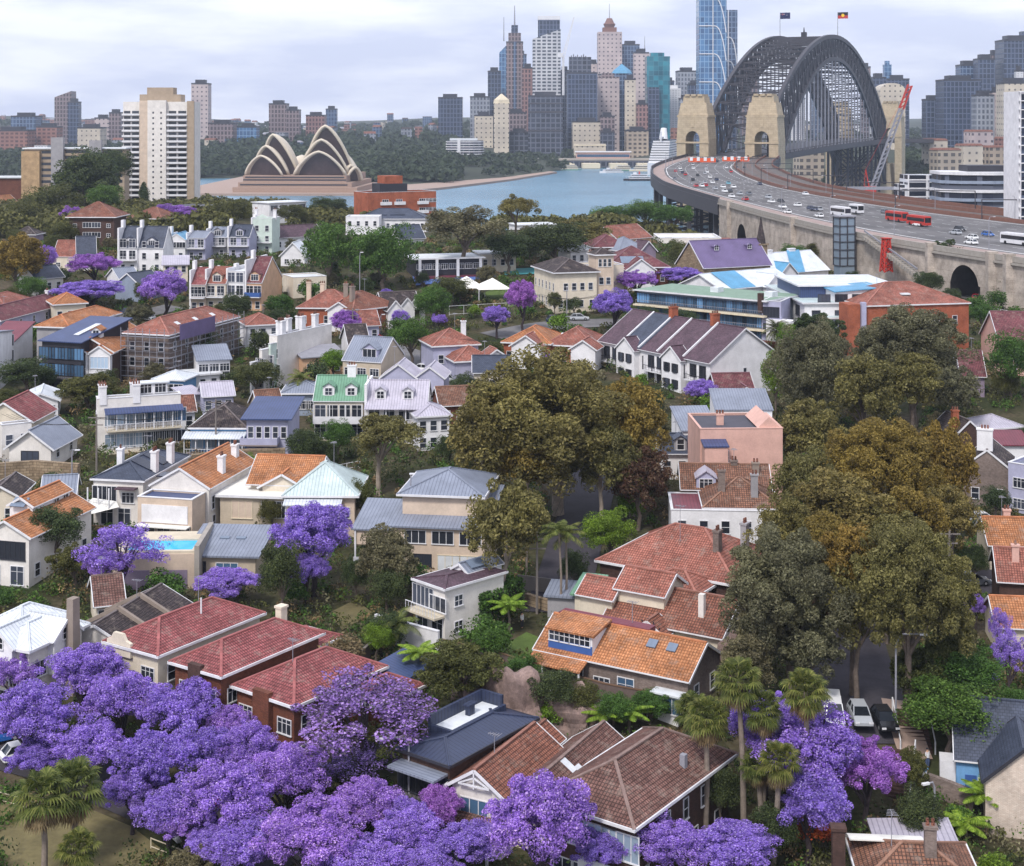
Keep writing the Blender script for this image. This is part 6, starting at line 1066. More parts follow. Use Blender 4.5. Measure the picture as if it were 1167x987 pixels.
# left skyline
for a in [('pair of dark slabs, taller stepped half with a mast', 65, 84, 104, 2900, 'f_brown', None, 0, 'slantL', 'apartment_tower', 'tower block'), ('dark blue slab leaning against the stepped pair', 79, 91, 116, 2850, 'f_navy'), ('grey pink balconied tower right of the white apartment tower', 220, 239, 95, 2700, 'f_pink'), ('dark double tower above the opera shells, taller half', 308, 328, 118, 2700, 'f_brown'), ('dark double tower above the opera shells, lower half', 327, 342, 125, 2680, 'f_brown'), ('small blue slab on the ridge right of the dark double tower', 372, 384, 124, 3000, 'f_blue'), ('pink brown block on the ridge above the opera shells', 350, 371, 131, 2800, 'f_red'), ('blue grey flats on the far left ridge', 17, 44, 132, 2700, 'f_blue'), ('purple brown block left of the white apartment tower', 126, 139, 128, 2800, 'f_brown'), ('pink flats beside the purple brown block', 110, 126, 134, 2850, 'f_pink'), ('red brick flats at the far left edge', -4, 36, 148, 2500, 'f_brick'), ('red brick flats behind the brown apartments', 45, 68, 144, 2550, 'f_brick'), ('cream flats left of the white tower below the ridge', 92, 118, 145, 2550, 'f_cream'), ('bright blue low block behind the white tower', 272, 294, 144, 2500, 'f_glassblue'), ('brown low block beside the blue low block', 240, 268, 140, 2550, 'f_brown')]: tower(*a) if len(a) > 6 else tower(*a, name='apartment_tower', cat='tower block')
# low houses and flats along the far ridge, too small to tell apart
r2 = random.Random(3)
ft = {'f_cream': 'small cream building among trees on the far ridge', 'f_brick': 'small red brown building among trees on the far ridge', 'f_grey': 'small grey building among trees on the far ridge', 'f_white': 'small white building among trees on the far ridge', 'f_blue': 'small blue grey building among trees on the far ridge'}
for i in range(240):
    px_ = r2.uniform(-20, 520) if i < 80 else r2.uniform(-20, 520) if i > 130 else r2.uniform(500, 1180); Y = r2.uniform(2450, 4600); X = (px_ - CX) / F * Y
    m_ = r2.choice(list(ft)); w = r2.uniform(9, 26); hh = r2.choice([6, 9, 12, 15, 20, 28]); z = float(hfar(X, Y)); o = MB().box(-w / 2, w / 2, -8, 8, -4, hh)
    o.ext([(-w / 2 - .5, -8.5, hh), (-w / 2 - .5, 8.5, hh), (-w / 2 - .5, 0, hh + r2.choice([.5, 3, 4]))], (w + 1, 0, 0), 1)
    tag(o.build('ridge_building', [M[m_], M[r2.choice(['tile_terracotta', 'flat_roof', 'tile_dark'])]], None, (X, Y, z), r2.uniform(-.5, .5)), ft[m_], 'building', 'low buildings along the far ridge')
# the rocks, right of the bridge
rr = [(1061, 1093, 171, 1500, 'f_beige', 'beige stone terrace flats on the slope right of the crane'), (1090, 1118, 166, 1560, 'f_cream', 'cream warehouse flats above the grey curved office'), (1120, 1152, 168, 1580, 'f_beige', 'sandy flats behind the grey curved office'), (1100, 1130, 150, 1700, 'f_pink', 'long pink terrace on the wooded hill at right'), (1052, 1078, 160, 1650, 'f_cream', 'pale terrace beside the far bridge approach'), (1135, 1160, 158, 1640, 'f_brick', 'red brick terrace on the hill near the right edge'), (905, 938, 171, 1560, 'f_beige', 'low pale wharf building seen under the bridge deck')]
for x0, x1, yt, Y, m_, lab in rr: t = tower(lab, x0, x1, yt, Y, m_, 18, 12, 'flat', 'stone_flats', 'flats'); MB().box(-t.hw - .6, t.hw + .6, -t.hd - .6, t.hd + .6, t.T, t.T + 2.2, 0, 2).build('roof', M['tile_terracotta'], t.e)
# offices beside the highway
t = tower('white framed office block with dark glass, stepped on its left side', 1030, 1074, 199, 640, 'f_office', 14, 0, 'flat', 'office_block', 'office block', z0=20); hw, T = t.hw, t.T
for i, (u, z) in enumerate(((1.9, .3), (1.6, .5), (1.3, .75))): MB().box(-hw * u, -hw - .02, -7, 7, 0, T * (.45 + .2 * i)).build('step', M['f_office'], t.e); 
for z in np.arange(T - 13, T + .5, 3.6): box_part('floor_band', t.e, -hw * (1 + .9 * max(0, min(1, (T - z) / 13))) , hw + .4, -7.5, -7.02, z, z + .5, 'trim_white')
for u in (-1, -.05, 1): box_part('column', t.e, u * hw - .3, u * hw + .3, -7.7, -7.51, 0, T + .4, 'trim_white')
x, y, z = atY(1114, 236, 600); e = empty('office_block', (x, y, 20), 0, 'grey curved glass office block with layered floors and dark rooftop', 'office block'); zt = HC - (196 - HY) / (F / 600) - 20
pl = [(-14, 2), (-8, -5), (4, -7), (14, -4), (17, 4), (17, 16), (-14, 16)]
MB().prism(pl, 0, zt).build('facade', M['f_dark'], e)
for i in range(6): MB().prism([(a * 1.05, b * 1.05 - .3) for a, b in pl], zt - 3.5 * i - 1.1, zt - 3.5 * i + .1).build('floor_band', M['wall_bluegrey' if i % 2 else 'trim_white'], e)
box_part('roof_plant', e, -4, 12, 0, 12, zt + .11, zt + 2.6, 'trim_dark')
x, y, z = atY(1161, 235, 520); e = empty('apartment_tower', (x + 3.4, y, 20), 0, 'white apartment tower with gridded balconies cut by the right edge', 'tower block'); T = HC - (104 - HY) / (F / 520) - 20; MB().box(-3.4, 14, 0, 16, 0, T).build('wall', M['wall_white'], e)
for z in np.arange(8, T, 3.1): box_part('balcony', e, -3.6, 14, -1.6, -.02, z, z + .3, 'trim_white'); 
for u in (-3.4, -.6, 2.2, 5): box_part('column', e, u, u + .3, -1.7, -1.55, 0, T, 'trim_white')
box_part('window_band', e, -2.8, 14, -.06, -.01, 6, T - 1, 'f_navy')
# white apartment tower and the brown flats at left
s = F / 810; X = (180 - CX) / s; zb = 20
e = empty('apartment_tower', (X, 810, zb), rad(0), 'tall white and cream apartment tower with balconies on both sides and a square roof house', 'tower block')
T = HC - (116 - HY) / s - zb; x0, x1 = -41 / s, 41 / s
box_part('wall', e, x0 + .3, x1 - .3, 1.4, 18, -4, T, 'wall_warmwhite'); box_part('service_shaft', e, -11.5 / s, 9.5 / s, -.9, 1.38, -4, T + .8, 'wall_warmwhite'); box_part('edge_fin', e, x0 + 20 / s, -11.5 / s - .02, -.2, 1.38, -4, T + .6, 'wall_stucco'); box_part('edge_fin', e, x1 - 8 / s, x1, .2, 1.38, -4, T + .4, 'wall_tan')
box_part('roof_house', e, -23 / s, 24 / s, 4, 15, T + .01, T + 8.5 / s, 'wall_tan'); box_part('tank_room', e, -15 / s, 15 / s, 5, 14, T + 8.5 / s + .02, T + 16.5 / s, 'wall_tan')
for k in range(19):
    z = 1 + k * 2.92
    if z > T - 2.5: break
    for a, b in ((x0, x0 + 19.6 / s), (9.9 / s, x1 - 8.2 / s)):
        bo = box_part('balcony', e, a, b, -.5, 1.38, z, z + .22, 'trim_white'); box_part('balustrade', bo, a, b, -.5, -.4, z + .22, z + 1.05, 'trim_white'); w_ = (b - a)
        box_part('window', e, a + w_ * .08, a + w_ * .45, 1.34, 1.39, z + .3, z + 2.5, 'pane'); box_part('window', e, a + w_ * .55, a + w_ * .95, 1.34, 1.39, z + .3, z + 2.5, 'pane')
    for u in (-5, 4): box_part('window', e, u / s - .45, u / s + .45, -.93, -.91, z + 1, z + 2, 'pane')
e = empty('apartment_block', ((85 - CX) / (F / 760), 760, 22), rad(4), 'brown and beige seventies apartment block with grey stair shafts among dark trees', 'apartment block')
T = HC - (170 - HY) / (F / 760) - 22; box_part('wall', e, -25, 25, 0, 14, -4, T, 'wall_tan'); box_part('end_wall', e, -26, -17, -2.5, -.02, -4, T - 1, 'brick_cream'); box_part('stair_shaft', e, -11, -5, -3.5, -.02, -4, T + 6, 'wall_grey'); box_part('stair_shaft', e, 8, 14, -3.5, -.02, -4, T + 4.5, 'wall_grey'); box_part('roof', e, -26, 26, -1, 15, T + .01, T + .7, 'flat_white')
for k in range(6):
    z = T - 3.2 - k * 3; bo = box_part('balcony', e, -4.8, 7.8, -1.6, -.02, z, z + 1.1, 'wall_tan'); box_part('window', e, -4.6, 7.6, -.06, -.01, z + 1.2, z + 2.7, 'pane'); box_part('window', e, 14.5, 24, -.06, -.01, z + 1, z + 2.6, 'pane'); box_part('window', e, -16.5, -11.5, -.06, -.01, z + 1, z + 2.4, 'pane')
e = empty('brick_flats', ((18 - CX) / (F / 800), 800, 22), 0, 'low red brick flats with white roof edge at the left, beside the brown apartments', 'flats'); box_part('wall', e, -12, 12, 0, 10, -4, HC - 45 / (F / 800) * 1 - 22 - 10, 'brick_red'); box_part('roof', e, -13, 13, -1, 11, HC - 45 / (F / 800) - 31.9, HC - 45 / (F / 800) - 31, 'flat_white')
# ---------------------------------------------------------------- opera house on its point
OY = 1420; tag(MB().prism([(-330, 1405), (-250, 1398), (-140, 1400), (-118, 1425), (-70, 1530), (0, 1745), (60, 1990), (50, 2010), (-12, 1790), (-110, 1600), (-330, 1860)], -4, 2.2).build('headland', M['paver']), kind='structure')
opera = empty('opera_house', (-205, OY, 2), rad(-4), 'white sail roofed opera house on a stepped brown podium by the water', 'opera house')
for i, (a, b, c, d, z0, z1) in enumerate(((-62, 58, 0, 120, 0, 5), (-58, 52, 5, 120, 5.003, 9.5), (-54, 46, 9, 120, 9.503, 16))): box_part('podium', opera, a, b, c, d, z0, z1, 'podium')
for i, z in enumerate((6.5, 11, 13.5)): box_part('podium_window', opera, -56 + 2 * i, 48 - 2 * i, 4.9 + 4.02 * (i > 0) - .0, 4.98 + 4.0 * (i > 0), z, z + 1.4, 'trim_dark')
M['shell_glass'] = plain('shell_glass', '6e5c5e', .3, .3, .08, .5)
def shell(par, y0, W, Hh, lean, D, flip=1, glass_=True, x=0):
    nU, nT = 16, 9; V_ = []
    for j in range(nT + 1):
        t = j / nT; w = W * (1 - .86 * t ** 1.5); hh = Hh * (1 - t ** 2.0) ** .75 + .3
        for i in range(nU + 1):
            u = -1 + 2 * i / nU; a = abs(u); zz = (1 - a ** 1.45); xx = (1 if u > 0 else -1) * (1 - (1 - a) ** 1.25)
            V_.append((x + xx * w, flip * (y0 + D * t - lean * zz * (1 - t) ** 1.3), zz * hh))
    Fc = [(j * (nU + 1) + i, j * (nU + 1) + i + 1, (j + 1) * (nU + 1) + i + 1, (j + 1) * (nU + 1) + i) for j in range(nT) for i in range(nU)]
    if flip > 0: Fc = [f[::-1] for f in Fc]
    o = MB().add(V_, Fc).build('shell', M['sail_cream'], par); sm = o.modifiers.new('thick', 'SOLIDIFY'); sm.thickness = 2.2; sm.offset = 0
    for p in o.data.polygons: p.use_smooth = True
    if glass_:
        gv = [(x + vx * .0 + (vx - x) * .95, vy + flip * 4.5, vz * .93) for vx, vy, vz in V_[:nU + 1]]; q = MB(); q.add(gv + [(x, gv[0][1], 0)], [(i, i + 1, nU + 1) for i in range(nU)] + [(i + 1, i, nU + 1) for i in range(nU)]); q.build('glass_wall', M['shell_glass'], o)
def hall(x, y, rz, k):
    e = bpy.data.objects.new('hall', None); COL.objects.link(e); e.parent = opera; e.location = (x, y, 16); e.rotation_euler = (0, 0, rad(rz)); e.scale = (k * 1.13, k, k * .95)
    shell(e, 0, 23, 24, 6, 20); shell(e, 15, 22, 36, 11, 26); shell(e, 36, 22, 50, 17, 36); shell(e, -78, 17, 22, 8, 20, -1)
hall(20, 12, -3, 1.0); hall(-36, 16, -20, .82)
e = bpy.data.objects.new('restaurant_shells', None); COL.objects.link(e); e.parent = opera; e.location = (50, 30, 10); e.rotation_euler = (0, 0, rad(35)); shell(e, 0, 9, 13, 4, 14); shell(e, 10, 8, 15, 4, 16)
# ---------------------------------------------------------------- boats
def boat(px_, py_, L_, label, rz, hull='trim_white', cab='trim_white', dark='trim_white', decks=2, name='ferry', cat='boat', stack=True):
    X, Y = onz(px_, py_, 0); e = empty(name, (X, Y, .02), rad(rz), label, cat); w = L_ * .13
    pl = [(-L_ / 2, -w), (L_ * .3, -w), (L_ / 2, 0), (L_ * .3, w), (-L_ / 2, w)]; MB().prism(pl, -1, L_ * .055).build('hull', M[hull], e); MB().prism([(a * 1.01, b * 1.05) for a, b in pl], L_ * .055 + .01, L_ * .07).build('gunwale', M[dark], e); z = L_ * .07 + .02
    for d in range(decks):
        a = L_ * (.42 - .09 * d); MB().box(-a, a * .72, -w * .8, w * .8, z, z + 2.4).build('cabin', M[cab], e); MB().box(-a * .95, a * .69, -w * .82, w * .82, z + .9, z + 1.7).build('window_band', M['pane'], e); MB().box(-a * 1.05, a * .78, -w * .9, w * .9, z + 2.41, z + 2.6).build('roof', M['trim_white'], e); z += 2.62
    MB().box(L_ * .05, L_ * .16, -w * .4, w * .4, z, z + 2).build('wheelhouse', M[cab], e)
    if stack: MB().tube([(-L_ * .05, 0, z), (-L_ * .05, 0, z + 3.4)], [1, .8], 8).build('funnel', M['red_paint' if dark != 'trim_white' else 'trim_cream'], e)
    MB().tube([(L_ * .1, 0, z + 2), (L_ * .1, 0, z + 6)], .15, 5).build('mast', M['steel_light'], e)
boat(727, 206, 34, 'dark hulled harbour tug with white cabin steaming right on open water', 180, 'trim_dark', 'trim_white', 'trim_dark', 2, 'tugboat')
boat(597, 195, 54, 'long white cruiser moored left along the quay', 4, 'trim_white', 'trim_white', 'trim_white', 1, 'cruiser'); boat(696, 197, 34, 'white catamaran ferry leaving a wake in the cove', 205, 'trim_white', 'trim_white', 'trim_white', 1); boat(711, 194.5, 30, 'green and cream ferry near the station front', 10, 'metal_green', 'trim_cream'); boat(731, 195, 34, 'cream ferry close left of the cruise liner', 170, 'trim_cream', 'trim_cream'); boat(651, 194, 30, 'yellow cream ferry at the middle wharf', 8, 'metal_green', 'trim_cream'); boat(548, 198, 14, 'small white launch beside the curved apartments', 0, 'trim_white', 'trim_white', 'trim_white', 1, 'launch', 'boat', False)
X, Y = onz(757, 200, 0); Y = 2000; X = (757 - CX) / F * Y; e = empty('cruise_liner', (X, Y, 0), rad(78), 'large white cruise liner berthed behind the left bridge pylon', 'ship'); Lh = 190
pl = [(-Lh * .42, -9), (-Lh / 2, 0), (-Lh * .42, 9), (Lh / 2, 14), (Lh / 2, -14)][::-1]
pl = [(-Lh / 2, 0), (-Lh * .38, -14), (Lh / 2, -14), (Lh / 2, 14), (-Lh * .38, 14)]; MB().prism(pl, -2, 16).build('hull', M['trim_white'], e)
for i in range(9): MB().box(-Lh * (.36 - .022 * i), Lh * (.48 - .01 * i), -13 + i * .25, 13 - i * .25, 16.01 + i * 3.2, 18.2 + i * 3.2).build('deck_tier', M['trim_white'], e); MB().box(-Lh * (.355 - .022 * i), Lh * .47, -12.6 + i * .25, 12.6 - i * .25, 18.21 + i * 3.2, 19.2 + i * 3.2).build('window_band', M['pane'], e)
MB().tube([(-10, 0, 45), (-6, 0, 60)], [6, 4], 10).build('funnel', M['trim_white'], e); MB().tube([(-40, 0, 44), (-40, 0, 56)], 1, 6).build('mast', M['trim_white'], e); MB().tube([(-30, 0, 46), (-30, 0, 49), (-30, 0, 52)], [2, 3.5, 1], 8).build('radar_dome', M['trim_white'], e)
for a in [('dark blue slab half hidden behind the needle spire tower', 588, 600, 62, 2950, 'f_blue'), ('grey tower filling the gap left of the white lattice tower', 600, 610, 92, 2850, 'f_grey'), ('pale grey tower behind the unfinished glass tower', 664, 684, 72, 2950, 'f_pink'), ('blue slab between the unfinished tower and the pale ribbed tower', 676, 686, 98, 2750, 'f_glassblue'), ('brown tower behind the pointed blue dome', 712, 722, 70, 2950, 'f_brown'), ('dark tower right behind the teal tower', 758, 768, 92, 2800, 'f_navy'), ('grey midrise beside the white office slab', 774, 786, 112, 2500, 'f_grey'), ('navy midrise between the pylon and the very tall blue tower', 784, 797, 96, 2400, 'f_navy'), ('brown midrise at the foot of the pale ribbed tower', 684, 700, 132, 2430, 'f_brown'), ('red brown midrise left of the teal tower foot', 725, 738, 118, 2480, 'f_red'), ('grey midrise behind the cream low block', 548, 564, 142, 2620, 'f_grey'), ('dark midrise right of the beige quay office', 684, 700, 150, 2400, 'f_dark'), ('white ribbed midrise under the arch, left half', 900, 916, 112, 2500, 'f_white'), ('blue midrise under the arch, right half', 926, 944, 104, 2550, 'f_blue'), ('pale midrise low under the arch', 944, 962, 122, 2450, 'f_cream'), ('grey midrise seen through the left arch truss', 868, 886, 108, 2600, 'f_grey')]: tower(*a, name='office_tower', cat='office tower')
# ---------------------------------------------------------------- roads, paths, walls, fences
ROADS = []
def road(name, pts, w, m='asphalt_dark', lift=.14, kind='structure'):
    P = []
    for p in pts:
        x, y, _ = gp(*p); P.append((x, y))
    P = np.array(P); d = np.concatenate([[0], np.cumsum(np.linalg.norm(np.diff(P, axis=0), axis=1))]); n = max(6, int(d[-1] / 1.5)); t = np.linspace(0, d[-1], n)
    C_ = np.stack([np.interp(t, d, P[:, 0]), np.interp(t, d, P[:, 1])], 1)
    for _ in range(6): C_[1:-1] = .25 * C_[:-2] + .5 * C_[1:-1] + .25 * C_[2:]
    ROADS.append((C_, w / 2 + .8)); T = np.gradient(C_, axis=0); T /= np.linalg.norm(T, axis=1)[:, None]; Nn = np.stack([-T[:, 1], T[:, 0]], 1); q = MB(); k = 5
    for i in range(n):
        for j in range(k):
            c = C_[i] + Nn[i] * w * (.5 - j / (k - 1)); q.v.append((c[0], c[1], hz(c[0], c[1]) + lift))
    for i in range(n - 1):
        for j in range(k - 1): q.f.append([i * k + j, (i + 1) * k + j, (i + 1) * k + j + 1, i * k + j + 1]); q.m.append(0)
    return tag(q.build(name, M[m]), kind=kind)
road('street', [(632, 700), (650, 640), (664, 590), (676, 550), (690, 515)], 7); road('street', [(1004, 850), (985, 800), (965, 745), (955, 690), (975, 620), (1000, 560)], 9)
road('street', [(370, 402), (425, 393), (470, 405), (500, 428), (560, 452), (640, 450)], 7, 'asphalt'); road('street', [(560, 384), (620, 372), (700, 368), (730, 372)], 8, 'asphalt'); road('street', [(-30, 842), (60, 866), (160, 906), (260, 950), (330, 990)], 6); road('street', [(110, 372), (150, 362), (200, 350)], 7, 'asphalt')
road('street', [(1050, 336), (1100, 338), (1180, 350)], 9, 'asphalt'); road('street', [(1100, 672), (1135, 660), (1180, 650)], 6); road('footpath', [(1022, 800), (1030, 840), (1045, 870)], 3, 'paver', .2)

M['lawn'] = plain('lawn', (.085, .13, .03), .95, .35, .5); M['lawn_dry'] = plain('lawn_dry', (.17, .145, .07), .95, .35, .25)
def patch(name, pts, m, lift=.1):
    C_ = [gp(*p)[:2] for p in pts]; q = MB(); c = np.mean(C_, axis=0); n = len(C_); k = 5
    for i in range(n):
        for j in range(1, k + 1): p = c + (np.array(C_[i]) - c) * j / k; q.v.append((p[0], p[1], hz(*p) + lift))
    q.v.append((c[0], c[1], hz(*c) + lift)); ci = n * k
    for i in range(n):
        a, b = i * k, ((i + 1) % n) * k; q.f.append([ci, a, b]); q.m.append(0)
        for j in range(k - 1): q.f.append([a + j, a + j + 1, b + j + 1, b + j]); q.m.append(0)
    ROADS.append((np.array([c]), min(np.linalg.norm(np.array(C_) - c, axis=1)) * .9)); return tag(q.build(name, M[m]), kind='structure')
patch('sports_court', [(470, 314), (558, 308), (566, 318), (472, 327)], 'court_blue', .25); patch('sports_court', [(574, 308), (612, 306), (614, 313), (574, 315)], 'court_teal', .25); patch('lawn', [(560, 745), (600, 722), (640, 738), (612, 762)], 'lawn'); patch('lawn', [(375, 700), (405, 685), (425, 700), (390, 720)], 'lawn_dry'); patch('park_grass', [(-40, 900), (60, 905), (150, 945), (210, 990), (150, 1040), (-60, 1040)], 'lawn_dry'); patch('lawn', [(550, 335), (585, 320), (600, 345), (570, 355)], 'lawn'); patch('lawn', [(5, 520), (30, 512), (55, 518), (28, 528)], 'lawn')
def wall(name, label, pts, hgt, m, th=.3, cat='wall', cap=None, below=2, step=3):
    P = [gp(*p)[:2] for p in pts]; q = MB(); c = MB(); o = Vector((P[0][0], P[0][1], hz(*P[0])))
    for a, b in zip(P[:-1], P[1:]):
        L_ = math.dist(a, b); n = max(1, int(L_ / step)); d = Vector((b[0] - a[0], b[1] - a[1])) / L_; nv = Vector((-d.y, d.x)) * th / 2
        pts_ = [(a[0] + d.x * L_ * i / n, a[1] + d.y * L_ * i / n) for i in range(n + 1)]
        V_ = []
        for p in pts_:
            z = hz(*p)
            for s, zz in ((-1, -below), (1, -below), (1, hgt), (-1, hgt)): V_.append((p[0] + nv.x * s - o.x, p[1] + nv.y * s - o.y, z + zz - o.z))
        q.add(V_, [(4 * i + a_, 4 * i + b_, 4 * i + 4 + b_, 4 * i + 4 + a_) for i in range(n) for a_, b_ in ((0, 1), (1, 2), (2, 3), (3, 0))] + [(3, 2, 1, 0), (4 * n, 4 * n + 1, 4 * n + 2, 4 * n + 3)])
        if cap:
            for i in range(n): u = Vector(V_[4 * i + 2]) * .5 + Vector(V_[4 * i + 3]) * .5; v = Vector(V_[4 * i + 6]) * .5 + Vector(V_[4 * i + 7]) * .5; c.bar(u, v, th + .12, 0, .1)
    w = q.build(name, M[m], None, tuple(o)); tag(w, label, cat)
    if cap: c.build('coping', M[cap], w)
    return w
def fence(name, label, pts, hgt, m, rails=2, spacing=1.2, cat='fence', w=.08, low=.3):
    P = [gp(*p)[:2] for p in pts]; o = Vector((P[0][0], P[0][1], hz(*P[0]))); e = empty(name, tuple(o), 0, label, cat); t = [MB() for _ in range(rails)]; last = None
    for a, b in zip(P[:-1], P[1:]):
        n = max(1, int(math.dist(a, b) / spacing))
        for i in range(n + 1):
            p = Vector((a[0] + (b[0] - a[0]) * i / n, a[1] + (b[1] - a[1]) * i / n)); p = Vector((p.x, p.y, hz(p.x, p.y))) - o
            if i < n or b is P[-1]: MB().box(-w / 2, w / 2, -w / 2, w / 2, -.3, hgt).build('post', M[m], e, tuple(p))
            if last is not None and (p - last).length > .05:
                for k in range(rails): zz = Vector((0, 0, hgt - .05 - (hgt - low) * k / max(1, rails - 1))); t[k].bar(last + zz, p + zz, w * .8)
            last = p
    for k in t: k.build('rail', M[m], e)
    return e
wall('timber_fence', 'long brown timber paling fence stepping down below the orange cottage', [(505, 748), (560, 760), (612, 778), (690, 800), (770, 815)], 1.7, 'fence_timber', .12, 'fence', 'timber', 1); wall('garden_wall', 'white rendered garden wall below the white villa with the hedge', [(428, 728), (455, 735), (500, 748)], 2.6, 'wall_white', .3, 'wall', 'trim_white'); wall('garden_wall', 'grey side fence climbing from the red brick flats to the white villa', [(398, 775), (430, 745), (470, 708)], 1.8, 'fence_timber', .2, 'fence', 'timber_grey')
wall('stone_wall', 'rough sandstone wall along the railway cutting at the left', [(-10, 552), (40, 548), (90, 552)], 3.0, 'sandstone', .8); wall('stone_wall', 'pale sandstone retaining wall under the blue weatherboard cottages', [(205, 540), (255, 532), (325, 530)], 2.6, 'sandstone', .8); wall('stone_wall', 'low curved stone wall below the blue cottage at lower right', [(1058, 905), (1085, 916), (1110, 925)], 1.8, 'brick_grey', .5); wall('timber_fence', 'dark timber fence behind the hedge and the two slim palms', [(590, 672), (632, 678), (668, 690)], 1.8, 'timber_grey', .12, 'fence'); wall('stone_wall', 'stone wall with a garden bench terrace beside the two slim palms', [(600, 690), (632, 700), (664, 706)], 1.4, 'sandstone', .5)
fence('railing', 'white two rail fence on the slope above the pale pyramid roof', [(318, 552), (350, 545), (410, 533)], 1.1, 'trim_white', 2, 2.2); fence('park_fence', 'pale timber two rail park fence at the lower left edge', [(-14, 912), (25, 922), (62, 936)], 1.0, 'trim_cream', 2, 2.0); fence('park_fence', 'pale timber two rail park fence under the jacarandas near the bottom edge', [(172, 968), (205, 982), (240, 1000)], 1.0, 'trim_cream', 2, 2.0); fence('railing', 'white rail fence in front of the shops below the viaduct arch', [(1105, 352), (1140, 358), (1175, 364)], 1.2, 'trim_white', 3, 2.0); fence('railing', 'white school fence between the jacarandas and the marquee', [(512, 360), (545, 358), (580, 356)], 2.2, 'trim_white', 2, 2.5)
# public stairs with white handrails
x, y, z = gp(1046, 858); e = empty('stairs', (x, y, z), rad(-5), 'brick public stairs with two white handrails beside the parked cars', 'stairs'); t = MB()
for i in range(12): t.box(-1.4, 1.4, i * .38, i * .38 + .42, -2, .1 + i * .2)
t.build('steps', M['brick_brown'], e)
for s in (-1.6, 1.6): MB().bar((s, 0, 1.1), (s, 4.5, 3.4), .1).bar((s, 0, -.5), (s, 0, 1.1), .12).bar((s, 4.5, 1), (s, 4.5, 3.4), .12).build('handrail', M['trim_white'], e)
FOOT.append((x - 1.8, y - 1, 0, 3.6, 6))
x, y, z = gp(1022, 915); e = empty('stairs', (x, y, z), rad(-20), 'narrow brick stairs half hidden by the hanging jacaranda', 'stairs'); t = MB()
for i in range(14): t.box(-1, 1, i * .36, i * .36 + .4, -2, .1 + i * .2)
t.build('steps', M['brick_brown'], e); MB().bar((1.2, -1, 1), (1.2, 5, 3.8), .1).bar((1.2, -1, -1), (1.2, -1, 1), .12).bar((1.2, 5, 1), (1.2, 5, 3.8), .12).build('handrail', M['trim_white'], e)
# marquee, cliff rocks
x, y, z = gp(548, 342); e = empty('marquee', (x, y, z), rad(10), 'white peaked double marquee on the school lawn', 'tent')
for i, (dx, dy) in enumerate(((-3.2, 2), (2.6, -1.5))):
    MB().add([(-4 + dx, -4 + dy, 3), (4 + dx, -4 + dy, 3), (4 + dx, 4 + dy, 3), (-4 + dx, 4 + dy, 3), (dx, dy, 5.6 - i * .2)], [(0, 1, 4), (1, 2, 4), (2, 3, 4), (3, 0, 4)]).build('canopy', M['awning_white'], e)
    for sx in (-3.9, 3.9):
        for sy in (-3.9, 3.9): MB().box(dx + sx - .08, dx + sx + .08, dy + sy - .08, dy + sy + .08, -.5, 3).build('post', M['trim_white'], e)
def rock(px_, py_, w, hgt, label, m='sandstone_rock', seed=1):
    x, y, z = gp(px_, py_); r_ = random.Random(seed); import bmesh
    bm = bmesh.new(); bmesh.ops.create_icosphere(bm, subdivisions=4, radius=1); me = bpy.data.meshes.new('rock')
    for v in bm.verts:
        c = v.co; f = 1 + .22 * math.sin(c.x * 3.1 + seed) * math.cos(c.y * 4.3 + seed * 2) + .12 * math.sin(c.z * 9 + seed) + .08 * math.sin(c.x * 11 + c.y * 7 + seed); v.co = Vector((c.x * w, c.y * w * .7, c.z * hgt)) * f
    bm.to_mesh(me); bm.free(); me.materials.append(M[m]); o = link('rock', me, None, (x, y, z)); return tag(o, label, 'rock')
M['sandstone_rock'] = plain('sandstone_rock', '8a7670', .95, .5, .7)
rock(590, 818, 3.6, 4.6, 'tall weathered sandstone outcrop behind the navy roofed house', seed=1); rock(655, 822, 2.6, 3.0, 'sandstone ledge beneath the timber fence of the orange cottage', seed=4); rock(545, 800, 2.4, 2.6, 'small sandstone boulder among shrubs left of the tall outcrop', seed=7); rock(842, 770, 2.2, 4.0, 'pale rock face beside the tall palms under the street trees', seed=9)
